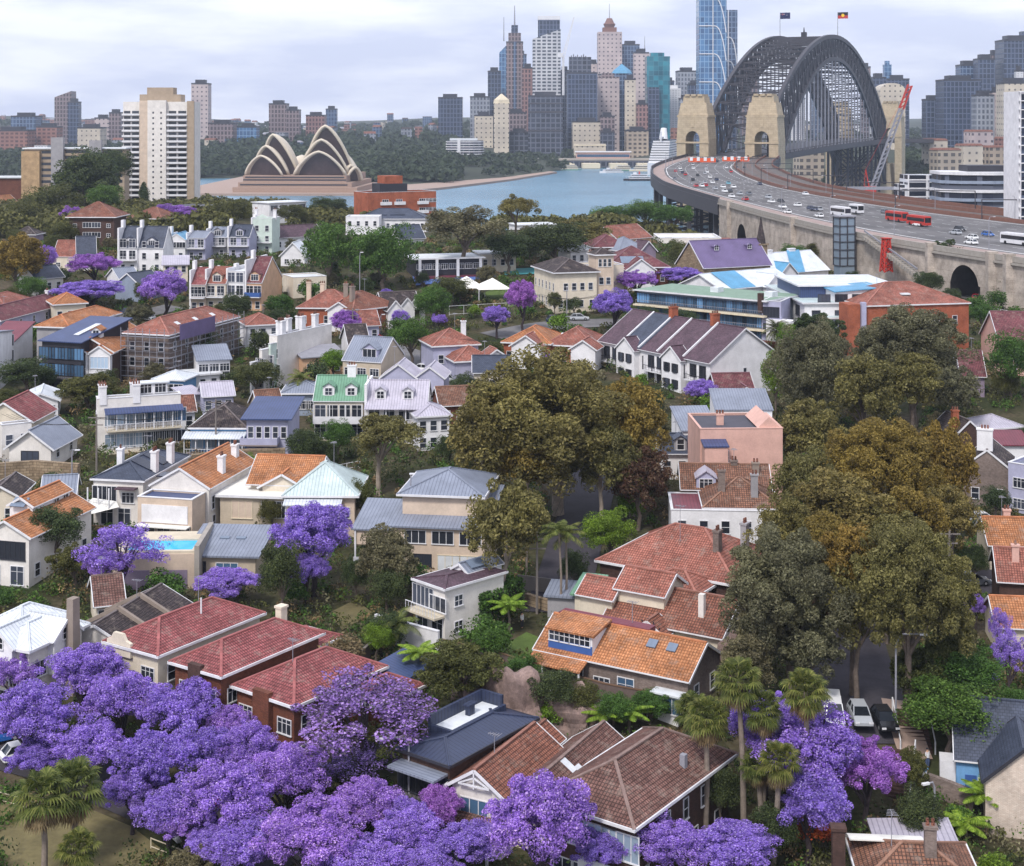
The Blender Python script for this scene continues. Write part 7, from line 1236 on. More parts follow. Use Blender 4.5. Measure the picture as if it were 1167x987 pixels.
# ---------------------------------------------------------------- cars and people
def car_meshes(L_=4.4, W_=1.8, Hh=1.45, van=False):
    b = MB(); x0, x1 = -L_ / 2, L_ / 2; wy = W_ / 2; hb = .88 if not van else 1.0
    sec = [(x0, .32, .62), (x0 + .12, .25, hb - .06), (x0 + .9, .22, hb), (x1 - 1.2, .22, hb - .02), (x1 - .25, .24, hb - .2), (x1, .3, .58)]
    V_ = []
    for x, z0, z1 in sec:
        k = .93 if x in (x0, x1) else 1; V_ += [(x, -wy * k, z0), (x, -wy * k, (z0 + z1) * .55), (x, -wy * k * .92, z1), (x, wy * k * .92, z1), (x, wy * k, (z0 + z1) * .55), (x, wy * k, z0)]
    n = len(sec); F_ = [(6 * i + j, 6 * i + (j + 1) % 6, 6 * i + 6 + (j + 1) % 6, 6 * i + 6 + j) for i in range(n - 1) for j in range(6)] + [(0, 5, 4, 3, 2, 1), tuple(6 * (n - 1) + j for j in range(6))]
    b.add(V_, [f[::-1] for f in F_]); c0, c1, r0, r1 = (x0 + .25, x1 - 1.1, x0 + .8, x1 - 1.9) if not van else (x0 + .08, x1 - .45, x0 + .2, x1 - 1.2)
    g = MB(); g.add([(c0, -wy * .86, hb - .04), (c1, -wy * .86, hb - .04), (c1, wy * .86, hb - .04), (c0, wy * .86, hb - .04), (r0, -wy * .7, Hh), (r1, -wy * .7, Hh), (r1, wy * .7, Hh), (r0, wy * .7, Hh)], [(4, 5, 6, 7), (0, 1, 5, 4), (1, 2, 6, 5), (2, 3, 7, 6), (3, 0, 4, 7)])
    r = MB(); r.box(r0 - .03, r1 + .03, -wy * .73, wy * .73, Hh - .02, Hh + .05)
    for s in (-1, 1):
        for f in (0, .45, 1): a = c0 + (c1 - c0) * f; d = r0 + (r1 - r0) * f; r.bar((a, s * wy * .87, hb), (d, s * wy * .71, Hh), .08)
    w = MB(); n = 12; w.tube([(0, -.11, 0), (0, .11, 0)], .32, n); h_ = MB().tube([(0, -.125, 0), (0, .125, 0)], .17, 8)
    hl = MB(); hl.box(-.06, .06, -.2, .2, -.08, .08)
    return b, g, r, w, h_, hl, L_, W_
_cm = {}
def car(x, y, z, rz, colr, label, cat='car', van=False, group=None, name='parked_car', small=False, L_=4.4):
    k = (van, colr, L_)
    if k not in _cm:
        b, g, r, w, h_, hl, L2, W2 = car_meshes(L_, 1.8 if not van else 1.9, 1.45 if not van else 2.0, van); mt = M.get('car_' + colr) or M.setdefault('car_' + colr, plain('car_' + colr, dict(white='e2e3e5', silver='a9adb3', navy='1f2a4a', red='b01d24', black='1c1d22', blue='2b5fa8', grey='6a6e76', teal='5f9fb0')[colr], .25, .04, .5, .6))
        _cm[k] = (b.mesh('body', mt), g.mesh('windows', M['car_glass']), r.mesh('roof', mt), w.mesh('wheel', M['black']), h_.mesh('hub_cap', M['hub']), hl.mesh('headlight', M['trim_white']), L2, W2)
    b, g, r, w, h_, hl, L2, W2 = _cm[k]; e = empty(name, (x, y, z), rz, label, cat, group); link('body', b, e); link('windows', g, e); link('roof', r, e)
    if not small:
        for sx in (-.31, .31):
            for sy in (-.46, .46): wo = link('wheel', w, e, (sx * L2, sy * W2, .32)); link('hub_cap', h_, wo)
        for sy in (-.36, .36): link('headlight', hl, e, (L2 / 2 - .03, sy * W2, .55))
    return e
def pcar(px_, py_, rz, colr, label, **k):
    x, y, z = gp(px_, py_); return car(x, y, z + .16, rad(rz), colr, label, **k)
pcar(950, 823, -98, 'white', 'white delivery van parked at the street end, leftmost of three vehicles', van=True, cat='van', name='delivery_van', L_=4.9); pcar(980, 823, -92, 'silver', 'silver car with roof racks parked between the white van and dark car'); pcar(1008, 830, -88, 'black', 'dark blue black car parked beside the street lamp'); pcar(28, 866, 35, 'white', 'white car parked under the jacarandas at the far left'); pcar(-2, 848, 30, 'blue', 'blue car cut by the left edge under the jacarandas'); pcar(223, 955, 38, 'white', 'white car with open sunroof glimpsed through the purple canopy near the fence'); pcar(324, 942, 60, 'silver', 'silver car showing through a gap in the purple canopy'); pcar(268, 915, 40, 'red', 'dark red car glimpsed among the jacaranda branches'); pcar(352, 940, 60, 'red', 'small red car beside the silver one under the purple trees')
pcar(1108, 668, 10, 'grey', 'dark grey car in the driveway right of the fig trees'); pcar(1120, 597, 10, 'white', 'white car parked behind the cream walled orange roof house'); pcar(143, 360, 170, 'navy', 'navy car at the edge of the parking bay by the violet jacaranda'); pcar(152, 363, 168, 'black', 'black car in the parking bay by the violet jacaranda'); pcar(166, 366, 165, 'silver', 'silver car nearest the violet jacaranda trunk'); pcar(412, 392, 5, 'navy', 'navy blue car turning at the street bend'); pcar(431, 390, 5, 'red', 'bright red car at the street bend'); pcar(485, 425, -25, 'white', 'white wagon with roof rails parked below the round street tree'); pcar(514, 436, -35, 'silver', 'silver hatchback parked farther down the sloping street'); pcar(633, 368, 2, 'navy', 'navy car parked in front of the school'); pcar(660, 366, 2, 'silver', 'silver wagon parked in front of the school')
for i, (a, b, c) in enumerate(((1128, 345, 'white'), (1140, 347, 'black'), (1152, 349, 'silver'), (1113, 342, 'red'))): pcar(a, b, 60, c, ['white car parked among the trees by the viaduct arch', 'black car parked among the trees by the viaduct arch', 'silver car parked among the trees by the viaduct arch', 'red car parked nearest the viaduct arch'][i], small=False)
def deck_at(px_, py_):
    z = 37.0
    for _ in range(6): x, y = onz(px_, py_, z); z = float(np.interp(y, [300, 375, 465, 535, 597, 712, 800, 900, 1035], [34.5, 35, 36, 37, 38, 40, 41, 42, 46]))
    return x, y, z + .03
def hdg(x, y):
    i = int(np.argmin((LQ[:, 0] + RQ[:, 0] - 2 * x) ** 2 + (LQ[:, 1] + RQ[:, 1] - 2 * y) ** 2)); i = min(max(i, 1), NS - 2); c = (LQ[i + 1] + RQ[i + 1] - LQ[i - 1] - RQ[i - 1]); return math.atan2(c[1], c[0])
HWC = []
HW = [(770, 196, 'red'), (769, 205, 'grey'), (790, 192, 'white'), (805, 191, 'silver'), (781, 200, 'red'), (795, 201, 'black'), (806, 197, 'white'), (809, 203, 'white'), (803, 209, 'silver'), (812, 209, 'white'), (800, 213, 'white'), (793, 213, 'red'), (815, 216, 'silver'), (824, 214, 'white'), (830, 210, 'teal'), (836, 214, 'white'), (826, 219, 'white'), (832, 219, 'black'), (843, 222, 'silver'), (853, 222, 'grey'), (834, 225, 'white'), (876, 226, 'silver'), (879, 231, 'white'), (890, 231, 'black'), (892, 237, 'white'), (909, 235, 'white'), (897, 243, 'white'), (924, 239, 'navy'), (933, 240, 'silver'), (928, 240, 'navy'), (843, 180, 'white'), (835, 183, 'silver'), (848, 185, 'black'), (828, 188, 'white'), (840, 190, 'grey'), (1094, 263, 'black'), (1089, 267, 'silver'), (1126, 269, 'blue')]
cn = dict(red='red', grey='grey', white='white', silver='silver', black='black', teal='pale blue', navy='navy', blue='blue')
spec_ = {'teal': 'pale blue car in the middle of the highway queue', 'blue': 'bright blue car nearest the right edge of the highway'}
for px_, py_, c in HW:
    x, y, z = deck_at(px_, py_); big = y < 560
    HWC.append(car(x, y, z, hdg(x, y) + (math.pi if px_ % 2 else 0), c, spec_.get(c, '%s car in the traffic on the curving highway' % cn[c]), name='car', group='cars in the highway traffic', small=not big))
r4 = random.Random(5)
for k in range(34):
    i = r4.randrange(12, NS - 12); f = r4.choice([.15, .23, .31, .39, .47, .545, .6]); p = LQ[i] + (RQ[i] - LQ[i]) * f; c = r4.choice(['white', 'white', 'silver', 'grey', 'black', 'navy', 'red'])
    if all((p[0] - o.location.x) ** 2 + (p[1] - o.location.y) ** 2 > 64 for o in HWC): HWC.append(car(p[0], p[1], p[2] + .03, hdg(p[0], p[1]) + (math.pi if f < .4 else 0), c, '%s car in the traffic on the curving highway' % cn[c], name='car', group='cars in the highway traffic', small=p[1] > 560))
def bus(px_, py_, L_, c, label):
    x, y, z = deck_at(px_, py_); e = empty('bus', (x, y, z), hdg(x, y), label, 'bus'); q = MB().box(-L_ / 2, L_ / 2, -1.25, 1.25, .35, 3.1); q.box(-L_ / 2 + .2, L_ / 2 - .2, -1.1, 1.1, 3.101, 3.3); q.build('body', M[c], e); MB().box(-L_ / 2 + .4, L_ / 2 - .3, -1.28, 1.28, 1.5, 2.6).build('window_band', M['car_glass'], e); MB().box(L_ / 2 - .1, L_ / 2 + .03, -1.1, 1.1, 1.2, 2.8).build('windscreen', M['car_glass'], e)
    for sx in (-.32, .3):
        for sy in (-1.15, 1.15): MB().tube([(sx * L_, sy - .14, .5), (sx * L_, sy + .14, .5)], .5, 12).build('wheel', M['black'], e)
bus(958, 246, 11, 'trim_white', 'white bus on the highway beside the glass lift tower'); bus(1022, 252, 11, 'red_paint', 'red bus, left one of the pair queuing on the highway'); bus(1047, 257, 11, 'red_paint', 'red bus, right one of the pair queuing on the highway'); bus(1160, 279, 12, 'trim_white', 'white bus cut by the right edge of the highway'); bus(976, 243, 7, 'trim_white', 'short white truck right behind the white highway bus')
lamp(*gp(1021, 838), 9.5, 2.6, 0, 'tall grey street lamp with curved arm by the public stairs'); lamp(*gp(1065, 958), 5, .9, rad(200), 'small grey lamp post above the flat grey roof at lower right'); lamp(*gp(466, 945), 8, -2.6, .2, 'grey street lamp reaching over the purple canopy beside the navy roofed house'); lamp(*gp(434, 385), 5, .6, 0, 'pale street lamp on the corner by the red car'); lamp(*gp(562, 312), 9, .8, 0, 'floodlight pole beside the blue sports court'); lamp(*gp(410, 350), 13, .5, 0, 'tall timber light pole behind the brown red roofs'); lamp(*gp(82, 560), 6, .8, 0, 'short lamp post in the railway cutting'); lamp(*gp(646, 368), 8, 1, 1.5, 'slim street lamp between the two cars at the school')
lamp(*gp(468, 640), 11, .2, 0, 'tall dark flagpole like mast in front of the beige house')
def pole(px_, py_, label, to=None, hgt=9):
    x, y, z = gp(px_, py_); e = empty('power_pole', (x, y, z), 0, label, 'power pole'); MB().tube([(0, 0, -1), (0, 0, hgt)], [.17, .12], 8).build('pole', M['timber_grey'], e)
    for zz, l in ((hgt - .5, 1.3), (hgt - 1.6, 1.0)): MB().box(-l, l, -.07, .07, zz - .07, zz + .07).build('crossarm', M['timber_grey'], e)
    if to:
        X, Y, Z = gp(*to); d = Vector((X - x, Y - y, Z - z))
        for u in (-1.1, -.4, .4, 1.1): MB().tube([(u + d.x * t, d.y * t, hgt - .45 + d.z * t - 1.4 * 4 * t * (1 - t)) for t in [i / 10 for i in range(11)]], .025, 4).build('wire', M['black'], e)
pole(612, 700, 'timber power pole near the garden terrace and slim palms', (652, 590)); pole(402, 400, 'timber power pole at the street bend near the red car', (480, 412)); pole(480, 412, 'timber power pole beside the white wagon', (560, 440)); pole(246, 520, 'timber power pole above the orange roof with solar panels', (110, 540)); pole(110, 540, 'timber power pole by the railway cutting wall', (10, 536)); pole(700, 376, 'timber power pole at the corner of the long white terrace', (610, 380)); pole(1082, 690, 'timber power pole by the driveway right of the fig trees', (1010, 800))
for k in range(9):
    i = 30 + k * 11; a, b = LQ[i] + (RQ[i] - LQ[i]) * .665, LQ[i] + (RQ[i] - LQ[i]) * .99; o = Vector(a); d = Vector(b) - o; e = empty('rail_gantry', tuple(o), 0, 'grey overhead wire portal across the railway beside the highway', 'gantry', 'overhead wire portals on the railway')
    MB().bar((0, 0, 0), (0, 0, 7), .3).bar((0, 0, 6.8), (d.x, d.y, 6.8 + d.z), .35).bar((d.x, d.y, d.z), (d.x, d.y, d.z + 7), .3).build('portal', M['steel'], e)
def person(px_, py_, top, leg, label, rz=0):
    x, y, z = gp(px_, py_); e = empty('person', (x, y, z + .2), rz, label, 'person')
    me = bpy.data.meshes.new('body'); V_ = [(0, 0, .95), (0, 0, 1.2), (0, 0, 1.42), (0, 0, 1.55), (0, .01, 1.68), (-.1, 0, .88), (-.11, .02, .48), (-.11, 0, .07), (-.11, -.14, .03), (.1, 0, .88), (.11, -.06, .48), (.11, .06, .08), (.11, -.06, .03), (-.2, 0, 1.38), (-.26, 0, 1.1), (-.24, -.08, .84), (.2, 0, 1.38), (.26, 0, 1.1), (.24, -.08, .84)]
    E_ = [(0, 1), (1, 2), (2, 3), (3, 4), (0, 5), (5, 6), (6, 7), (7, 8), (0, 9), (9, 10), (10, 11), (11, 12), (2, 13), (13, 14), (14, 15), (2, 16), (16, 17), (17, 18)]; R_ = [.15, .14, .15, .055, .1, .1, .07, .05, .04, .1, .07, .05, .04, .06, .045, .035, .06, .045, .035]
    me.from_pydata(V_, E_, []); o = link('body', me, e); md = o.modifiers.new('skin', 'SKIN')
    for v, r_ in zip(me.skin_vertices[0].data, R_): v.radius = (r_, r_)
    me.skin_vertices[0].data[0].use_root = True; o.modifiers.new('sub', 'SUBSURF').levels = 2; me.materials.append(M['skin'])
    t = MB().tube([(0, 0, .92), (0, 0, 1.2), (0, 0, 1.44)], [.2, .19, .14], 10); 
    for s in (-1, 1): t.tube([(s * .16, 0, 1.42), (s * .27, 0, 1.1)], [.085, .075], 8)
    t.build('shirt', M[top], e); t = MB()
    for s, k in ((-1, .02), (1, -.05)): t.tube([(s * .09, 0, .95), (s * .11, k, .5), (s * .11, 0, .1)], [.125, .1, .085], 8)
    t.build('trousers', M[leg], e); MB().tube([(0, .02, 1.66), (0, .02, 1.74), (0, .02, 1.79)], [.118, .11, .04], 10).build('hair', M['trim_dark'], e); return e
person(1057, 878, 'trim_white', 'denim', 'person in white top walking down the lane right of the stairs', .6); person(1054, 893, 'wall_skyblue', 'trim_white', 'person in pale blue top and white trousers on the lane below the other walker', 2.6); person(595, 718, 'trim_white', 'trim_dark', 'person in white shirt standing on the garden terrace beside the slim palms', 1)
# ---------------------------------------------------------------- vegetation
def leaf_quads(r_, C_, rad_, n, size, asp=1.0, up=.35, jit=.75, squash=1.0):
    K = len(C_); cid = r_.integers(0, K, n); d = r_.normal(size=(n, 3)); d[:, 2] += up; d /= np.linalg.norm(d, axis=1)[:, None]
    rr = rad_[cid] * (.55 + .5 * np.sqrt(r_.random(n))); p = C_[cid] + d * rr[:, None] * np.array([1, 1, squash])
    nn = d + r_.normal(size=(n, 3)) * jit; nn /= np.linalg.norm(nn, axis=1)[:, None]; t = np.cross(nn, r_.normal(size=(n, 3))); t /= np.linalg.norm(t, axis=1)[:, None]; b = np.cross(nn, t)
    s = size * (.6 + .8 * r_.random(n)); a = t * s[:, None] / 2 * asp; c = b * s[:, None] / 2
    return np.stack([p - a - c * .35, p + c * -.9 + a * .1, p + a + c * .35, p + c * .9 - a * .1], 1)
def centers(r_, n, kind):
    P = []
    while len(P) < n:
        d = r_.normal(size=3); d /= np.linalg.norm(d)
        if kind == 'dome':
            if d[2] < -.35: continue
            q = d * (.50 + .36 * r_.random()); q[2] *= .95
        elif kind == 'umbrella':
            if d[2] < -.05 and r_.random() < .8: continue
            q = d * (.62 + .26 * r_.random())
        elif kind == 'column': q = d * np.array([.8, .8, .85]) * (.3 + .6 * r_.random())
        else:
            if d[2] < -.6: continue
            q = d * (.35 + .5 * r_.random() ** .6)
        P.append(q)
    return np.array(P)
_pr = {}
SPEC = dict(jac=('dome', 170, (.07, .16), 46000, .025, 1.3, 4), jacthin=('dome', 90, (.06, .15), 13000, .024, 1.4, 2), gum=('round', 125, (.085, .185), 22000, .031, 1.9, 3), gumbig=('round', 270, (.06, .135), 95000, .0155, 2.0, 3), green=('round', 80, (.13, .28), 17000, .036, 1.2, 3), umb=('umbrella', 50, (.12, .24), 12000, .034, 1.8, 2), shrub=('round', 26, (.25, .45), 2600, .09, 1.2, 4), cone=('column', 50, (.14, .25), 7000, .05, 1.3, 2))
def proto(kind, i):
    k = (kind, i)
    if k not in _pr:
        st, nc, (r0, r1), nl, sz, asp, nv = SPEC[kind]; r_ = np.random.default_rng(hash(kind) % 1 + 17 * i + sum(map(ord, kind))); C_ = centers(r_, nc, st); rd = r0 + (r1 - r0) * r_.random(nc)
        # lobes: pull clumps towards a few heads so that the outline is uneven
        H_ = centers(r_, 7, st); j = r_.integers(0, 7, nc); C_ = C_ * .72 + H_[j] * .34
        if kind == 'cone': C_[:, :2] *= (1.05 - C_[:, 2:3]) * .55
        _pr[k] = (quads(kind + '_crown', leaf_quads(r_, C_, rd, nl, sz, asp), M['leaf_green']), C_)
    return _pr[k]
TREES = []
def settle(px_, py_, hpx, hc):
    hcur = hc or 4
    for _ in range(5):
        X, Y, z = gp(px_, py_, hcur)
        if hc: break
        hm = hpx * Y / F; hcur = hm * .5 + .8 + .14 * hm
    return X, Y, z, hcur
vi = [0]
def T(kind, leaf, px_, py_, w, hh, label, hc=None, bark='bark', group=None, cat='tree', name='tree', Yd=None):
    if Yd: X, Y, zc = atY(px_, py_, Yd); z = hz(X, Y); hcur = zc - z
    else: X, Y, z, hcur = settle(px_, py_, hh, hc)
    rx, rz_ = w / 2 * Y / F, hh / 2 * Y / F; vi[0] += 1; me, C_ = proto(kind, vi[0] % SPEC[kind][6]); e = empty(name, (X, Y, z), 0, label, cat, group); ang = (vi[0] * 2.4) % 6.28
    k = 1.3 if kind in ('gum', 'gumbig') else 1.02 if kind == 'jac' else 1.15
    co = link('crown', me, e, (0, 0, hcur), ang, (rx * k, rx * k, rz_ * k)); co.material_slots[0].link = 'OBJECT'; co.material_slots[0].material = M[leaf]
    if kind != 'shrub':
        t = MB(); r0 = max(.09, min(.75, rx * .055)); rr = random.Random(vi[0]); fork = max(.5, hcur - rz_ * (.75 if kind != 'cone' else -.3)); t.tube([(0, 0, -1), (rr.uniform(-.1, .1) * rx, 0, fork * .6), (0, 0, fork)], [r0 * 1.25, r0 * 1.05, r0 * .9], 8); ca, sa = math.cos(ang), math.sin(ang)
        for j in range(8 if kind != 'cone' else 0):
            c = C_[(j * 7 + 3) % len(C_)]; p = Vector(((c[0] * ca - c[1] * sa) * rx, (c[0] * sa + c[1] * ca) * rx, hcur + c[2] * rz_)); m1 = Vector((p.x * .45, p.y * .45, fork + (p.z - fork) * .55)); t.tube([(0, 0, fork - r0), tuple(m1), tuple(p)], [r0 * .65, r0 * .42, r0 * .12], 6)
        t.build('trunk', M[bark], e)
    return e
J = 'purple flowering jacaranda'
def jac(px_, py_, w, h_, lab, leaf='leaf_jac', kind='jac', hc=None, **k):
    if 'group' not in k: w *= 1.16; h_ *= 1.13
    return T(kind, leaf, px_, py_, w, h_, lab, hc, 'bark_dark', name='jacaranda_tree', group=k.pop('group', None), **k)
AV = 'jacaranda trees massed along the street in the foreground'
avenue = [(92, 770, 116, 78), (34, 820, 120, 96), (140, 805, 116, 82), (205, 812, 112, 84), (262, 828, 70, 56), (286, 856, 90, 74), (100, 852, 110, 76), (180, 868, 130, 96), (236, 862, 90, 70), (255, 915, 140, 100), (328, 892, 120, 96), (352, 958, 150, 96), (285, 965, 120, 70), (420, 918, 110, 70), (462, 945, 100, 70), (410, 985, 140, 66), (535, 968, 110, 56), (326, 872, 70, 54), (490, 985, 100, 50), (15, 768, 70, 60), (196, 925, 110, 66), (252, 960, 96, 54), (38, 866, 84, 50), (150, 902, 84, 62), (212, 945, 90, 56)]
for i, a in enumerate(avenue): jac(*a, 'one of the vivid purple jacarandas massed along the street below the brick flats', group=AV)
jac(415, 822, 180, 104, 'thin wide jacaranda with bare branches and pale purple bloom over the brick cottage', 'leaf_jac_thin', 'jacthin'); jac(455, 845, 90, 66, 'olive leafed jacaranda half out of bloom beside the navy roofed house', 'leaf_olive', 'jacthin'); jac(408, 868, 110, 50, 'small dark leafed jacaranda under the thin wide one', 'leaf_jac_thin', 'jacthin'); jac(497, 925, 66, 62, 'small mauve jacaranda in front of the gabled house verandah', 'leaf_jac_pink'); jac(618, 940, 132, 124, 'big rounded jacaranda hiding the front corner of the dark brick house', 'leaf_jac'); jac(680, 972, 70, 56, 'jacaranda at the bottom edge right of the big rounded one', 'leaf_jac'); jac(758, 966, 96, 66, 'jacaranda at the bottom edge below the palm trunks', 'leaf_jac'); jac(845, 972, 120, 56, 'low jacaranda at the bottom edge between the palm trunks', 'leaf_jac')
jac(872, 830, 96, 84, 'jacaranda behind the palms, upper left part of the hanging clump', hc=7); jac(930, 862, 140, 116, 'large jacaranda hanging below the three parked vehicles'); jac(988, 882, 96, 84, 'jacaranda leaning over the narrow brick stairs', 'leaf_jac_pink'); jac(920, 918, 104, 80, 'jacaranda bough above the orange red shrub')
jac(357, 612, 100, 84, 'bright round jacaranda below the pale pyramid roof'); jac(350, 652, 52, 44, 'drooping lower jacaranda bough beneath the bright round one'); jac(138, 632, 96, 72, 'spreading jacaranda with dark trunk in front of the swimming pool', kind='jacthin', leaf='leaf_jac'); jac(118, 652, 60, 50, 'pale jacaranda bough low beside the pool garage', kind='jacthin', leaf='leaf_jac'); jac(258, 667, 86, 34, 'flat topped jacaranda behind the red tiled roof', 'leaf_jac')
jac(190, 332, 62, 52, 'deep violet jacaranda beside the parking bay'); jac(108, 303, 62, 32, 'mauve jacaranda below the slate cottage', 'leaf_jac_pink'); jac(50, 296, 34, 36, 'violet jacaranda behind the golden green tree at left'); jac(102, 332, 90, 26, 'long low jacaranda behind the large orange roof', 'leaf_jac'); jac(196, 245, 60, 26, 'pink mauve jacaranda at the foot of the white apartment tower', 'leaf_jac_pink'); jac(80, 246, 26, 26, 'small jacaranda left of the dark brick flats', 'leaf_jac_pink')
jac(597, 342, 44, 50, 'pink purple jacaranda beside the cream school', 'leaf_jac_pink'); jac(566, 362, 38, 28, 'violet jacaranda in front of the marquee'); jac(700, 350, 56, 42, 'jacaranda beside the glass fronted apartment block'); jac(726, 321, 56, 28, 'mauve jacaranda behind the school, left of the brightest one', 'leaf_jac_pink'); jac(772, 315, 60, 22, 'bright jacaranda above the pale green flat roof'); jac(393, 369, 42, 34, 'jacaranda in front of the brown red roofs', 'leaf_jac_pink'); jac(456, 364, 26, 22, 'pale blue purple jacaranda by the three gables', 'leaf_jac'); jac(500, 365, 20, 16, 'tiny jacaranda right of the round green tree'); jac(802, 447, 44, 32, 'jacaranda below the white terrace end wall'); jac(1112, 692, 26, 34, 'small jacaranda by the driveway right of the fig trees'); jac(1150, 752, 56, 64, 'jacaranda drooping over the hedge at the right edge', kind='jacthin', leaf='leaf_jac'); jac(1139, 718, 30, 50, 'pale jacaranda spray in front of the orange roof at right', kind='jacthin', leaf='leaf_jac'); jac(1122, 772, 30, 24, 'jacaranda cluster low over the green hedge'); jac(630, 410, 26, 14, 'jacaranda bloom peeping over the big gum crown'); jac(440, 335, 18, 12, 'faint jacaranda behind the three gables')
# gums and figs
T('gumbig', 'leaf_gum', 636, 480, 226, 180, 'huge spreading gum tree with pale trunks in the middle of the scene', 13, 'bark_pale', name='gum_tree'); T('gum', 'leaf_gum_gold', 720, 490, 96, 100, 'golden gum bough on the right side of the huge gum', 12, 'bark_pale', name='gum_tree'); T('gum', 'leaf_gum', 548, 500, 96, 100, 'olive gum bough hanging left of the huge gum, over the beige house', 12, 'bark_pale', name='gum_tree'); T('gum', 'leaf_gum', 577, 600, 98, 110, 'gum tree with pale trunk beside the clipped hedge', 10, 'bark_pale', name='gum_tree'); T('gum', 'leaf_gum_gold', 600, 528, 90, 74, 'low golden bough of the huge gum above the beige house roof', 9, 'bark_pale', name='gum_tree'); T('gum', 'leaf_gum', 684, 528, 84, 84, 'low olive bough of the huge gum beside the dark street', 9, 'bark_pale', name='gum_tree'); T('gum', 'leaf_red', 726, 545, 80, 84, 'reddish leafed tree beside the dark street', 7, name='tree')
T('gumbig', 'leaf_gum_grey', 1042, 402, 132, 110, 'tall grey green fig at the back of the large tree group', 13, name='fig_tree'); T('gumbig', 'leaf_gum_grey', 930, 428, 104, 128, 'dark grey green casuarina like tree on the left of the tree group', 11, 'bark_dark', name='tree')
T('gum', 'leaf_dark', 934, 375, 56, 40, 'dark tree top in front of the lilac apartment wing', 16, name='tree'); T('gum', 'leaf_gum', 985, 452, 84, 90, 'olive fig between the dark tree and the tall fig', 12, name='fig_tree'); T('gum', 'leaf_gum', 1040, 440, 80, 70, 'olive gum head below the tall fig', 13, name='gum_tree'); T('gum', 'leaf_gum_grey', 1088, 445, 60, 60, 'grey green gum on the right flank of the tree group', 10, name='gum_tree'); T('gumbig', 'leaf_gum_gold', 1002, 540, 150, 130, 'golden olive gum dome in the middle of the tree group', 12, name='gum_tree'); T('gum', 'leaf_gum', 930, 500, 84, 84, 'olive gum dome on the left of the golden one', 11, name='gum_tree'); T('gum', 'leaf_gum_gold', 1076, 530, 84, 110, 'golden gum dome on the right of the tree group', 11, name='gum_tree'); T('gum', 'leaf_gum', 916, 560, 72, 90, 'olive gum beside the pink building', 10, name='gum_tree'); T('gum', 'leaf_gum', 1085, 590, 70, 70, 'low olive gum above the driveway on the right', 9, name='gum_tree')
T('gumbig', 'leaf_gum_grey', 905, 672, 150, 150, 'large brownish grey gum overhanging the rust red roofs', 11, name='gum_tree'); T('gumbig', 'leaf_gum', 1035, 680, 150, 170, 'tall olive gum drooping over the parked vehicles', 12, name='gum_tree'); T('gum', 'leaf_gum_gold', 970, 645, 84, 90, 'golden gum spray between the grey gum and the drooping gum', 13, name='gum_tree'); T('gum', 'leaf_gum', 1010, 610, 90, 60, 'olive gum crown arching over the street', 12, name='gum_tree'); T('gum', 'leaf_gum_gold', 945, 620, 70, 60, 'small golden gum behind the grey gum', 12, name='gum_tree'); T('gum', 'leaf_olive', 1078, 745, 56, 90, 'dark olive tree between the drooping gum and the green hedge', 6); T('gum', 'leaf_gum_grey', 868, 720, 66, 90, 'grey brown gum behind the tall palms', 7)
T('gum', 'leaf_gum', 962, 590, 120, 96, 'olive gum filling the street gap below the golden dome', 12, name='gum_tree'); T('gum', 'leaf_gum', 978, 692, 104, 124, 'olive gum drooping over the dark street, between the two largest', 10, name='gum_tree'); T('gum', 'leaf_gum_grey', 920, 738, 90, 80, 'low grey gum skirt at the left kerb of the dark street', 6, name='gum_tree'); T('gum', 'leaf_gum_gold', 1040, 600, 80, 84, 'golden gum head between the street gap and the driveway', 12, name='gum_tree'); T('gum', 'leaf_gum', 890, 610, 70, 76, 'olive gum right of the white walled house', 10, name='gum_tree'); T('gum', 'leaf_olive', 1052, 772, 70, 70, 'olive shrubby tree beside the tall street lamp', 4); T('gum', 'leaf_gum_grey', 850, 760, 70, 70, 'grey green tree behind the tall fan palms', 5)
T('umb', 'leaf_gum', 432, 502, 92, 62, 'umbrella shaped gum with twisted pale trunk left of the big gum', 8, 'bark_pale', name='gum_tree'); T('umb', 'leaf_gum_grey', 530, 262, 94, 56, 'broad dark umbrella tree above the school shelter', 12, name='tree'); T('umb', 'leaf_gum', 588, 241, 50, 38, 'airy gum standing against the blue harbour', 14, name='gum_tree')
T('green', 'leaf_green', 376, 286, 72, 72, 'big bright green street tree, left of the pair above the red roofs', 9, name='plane_tree'); T('green', 'leaf_green', 438, 290, 84, 72, 'big bright green street tree, right of the pair above the red roofs', 9, name='plane_tree')
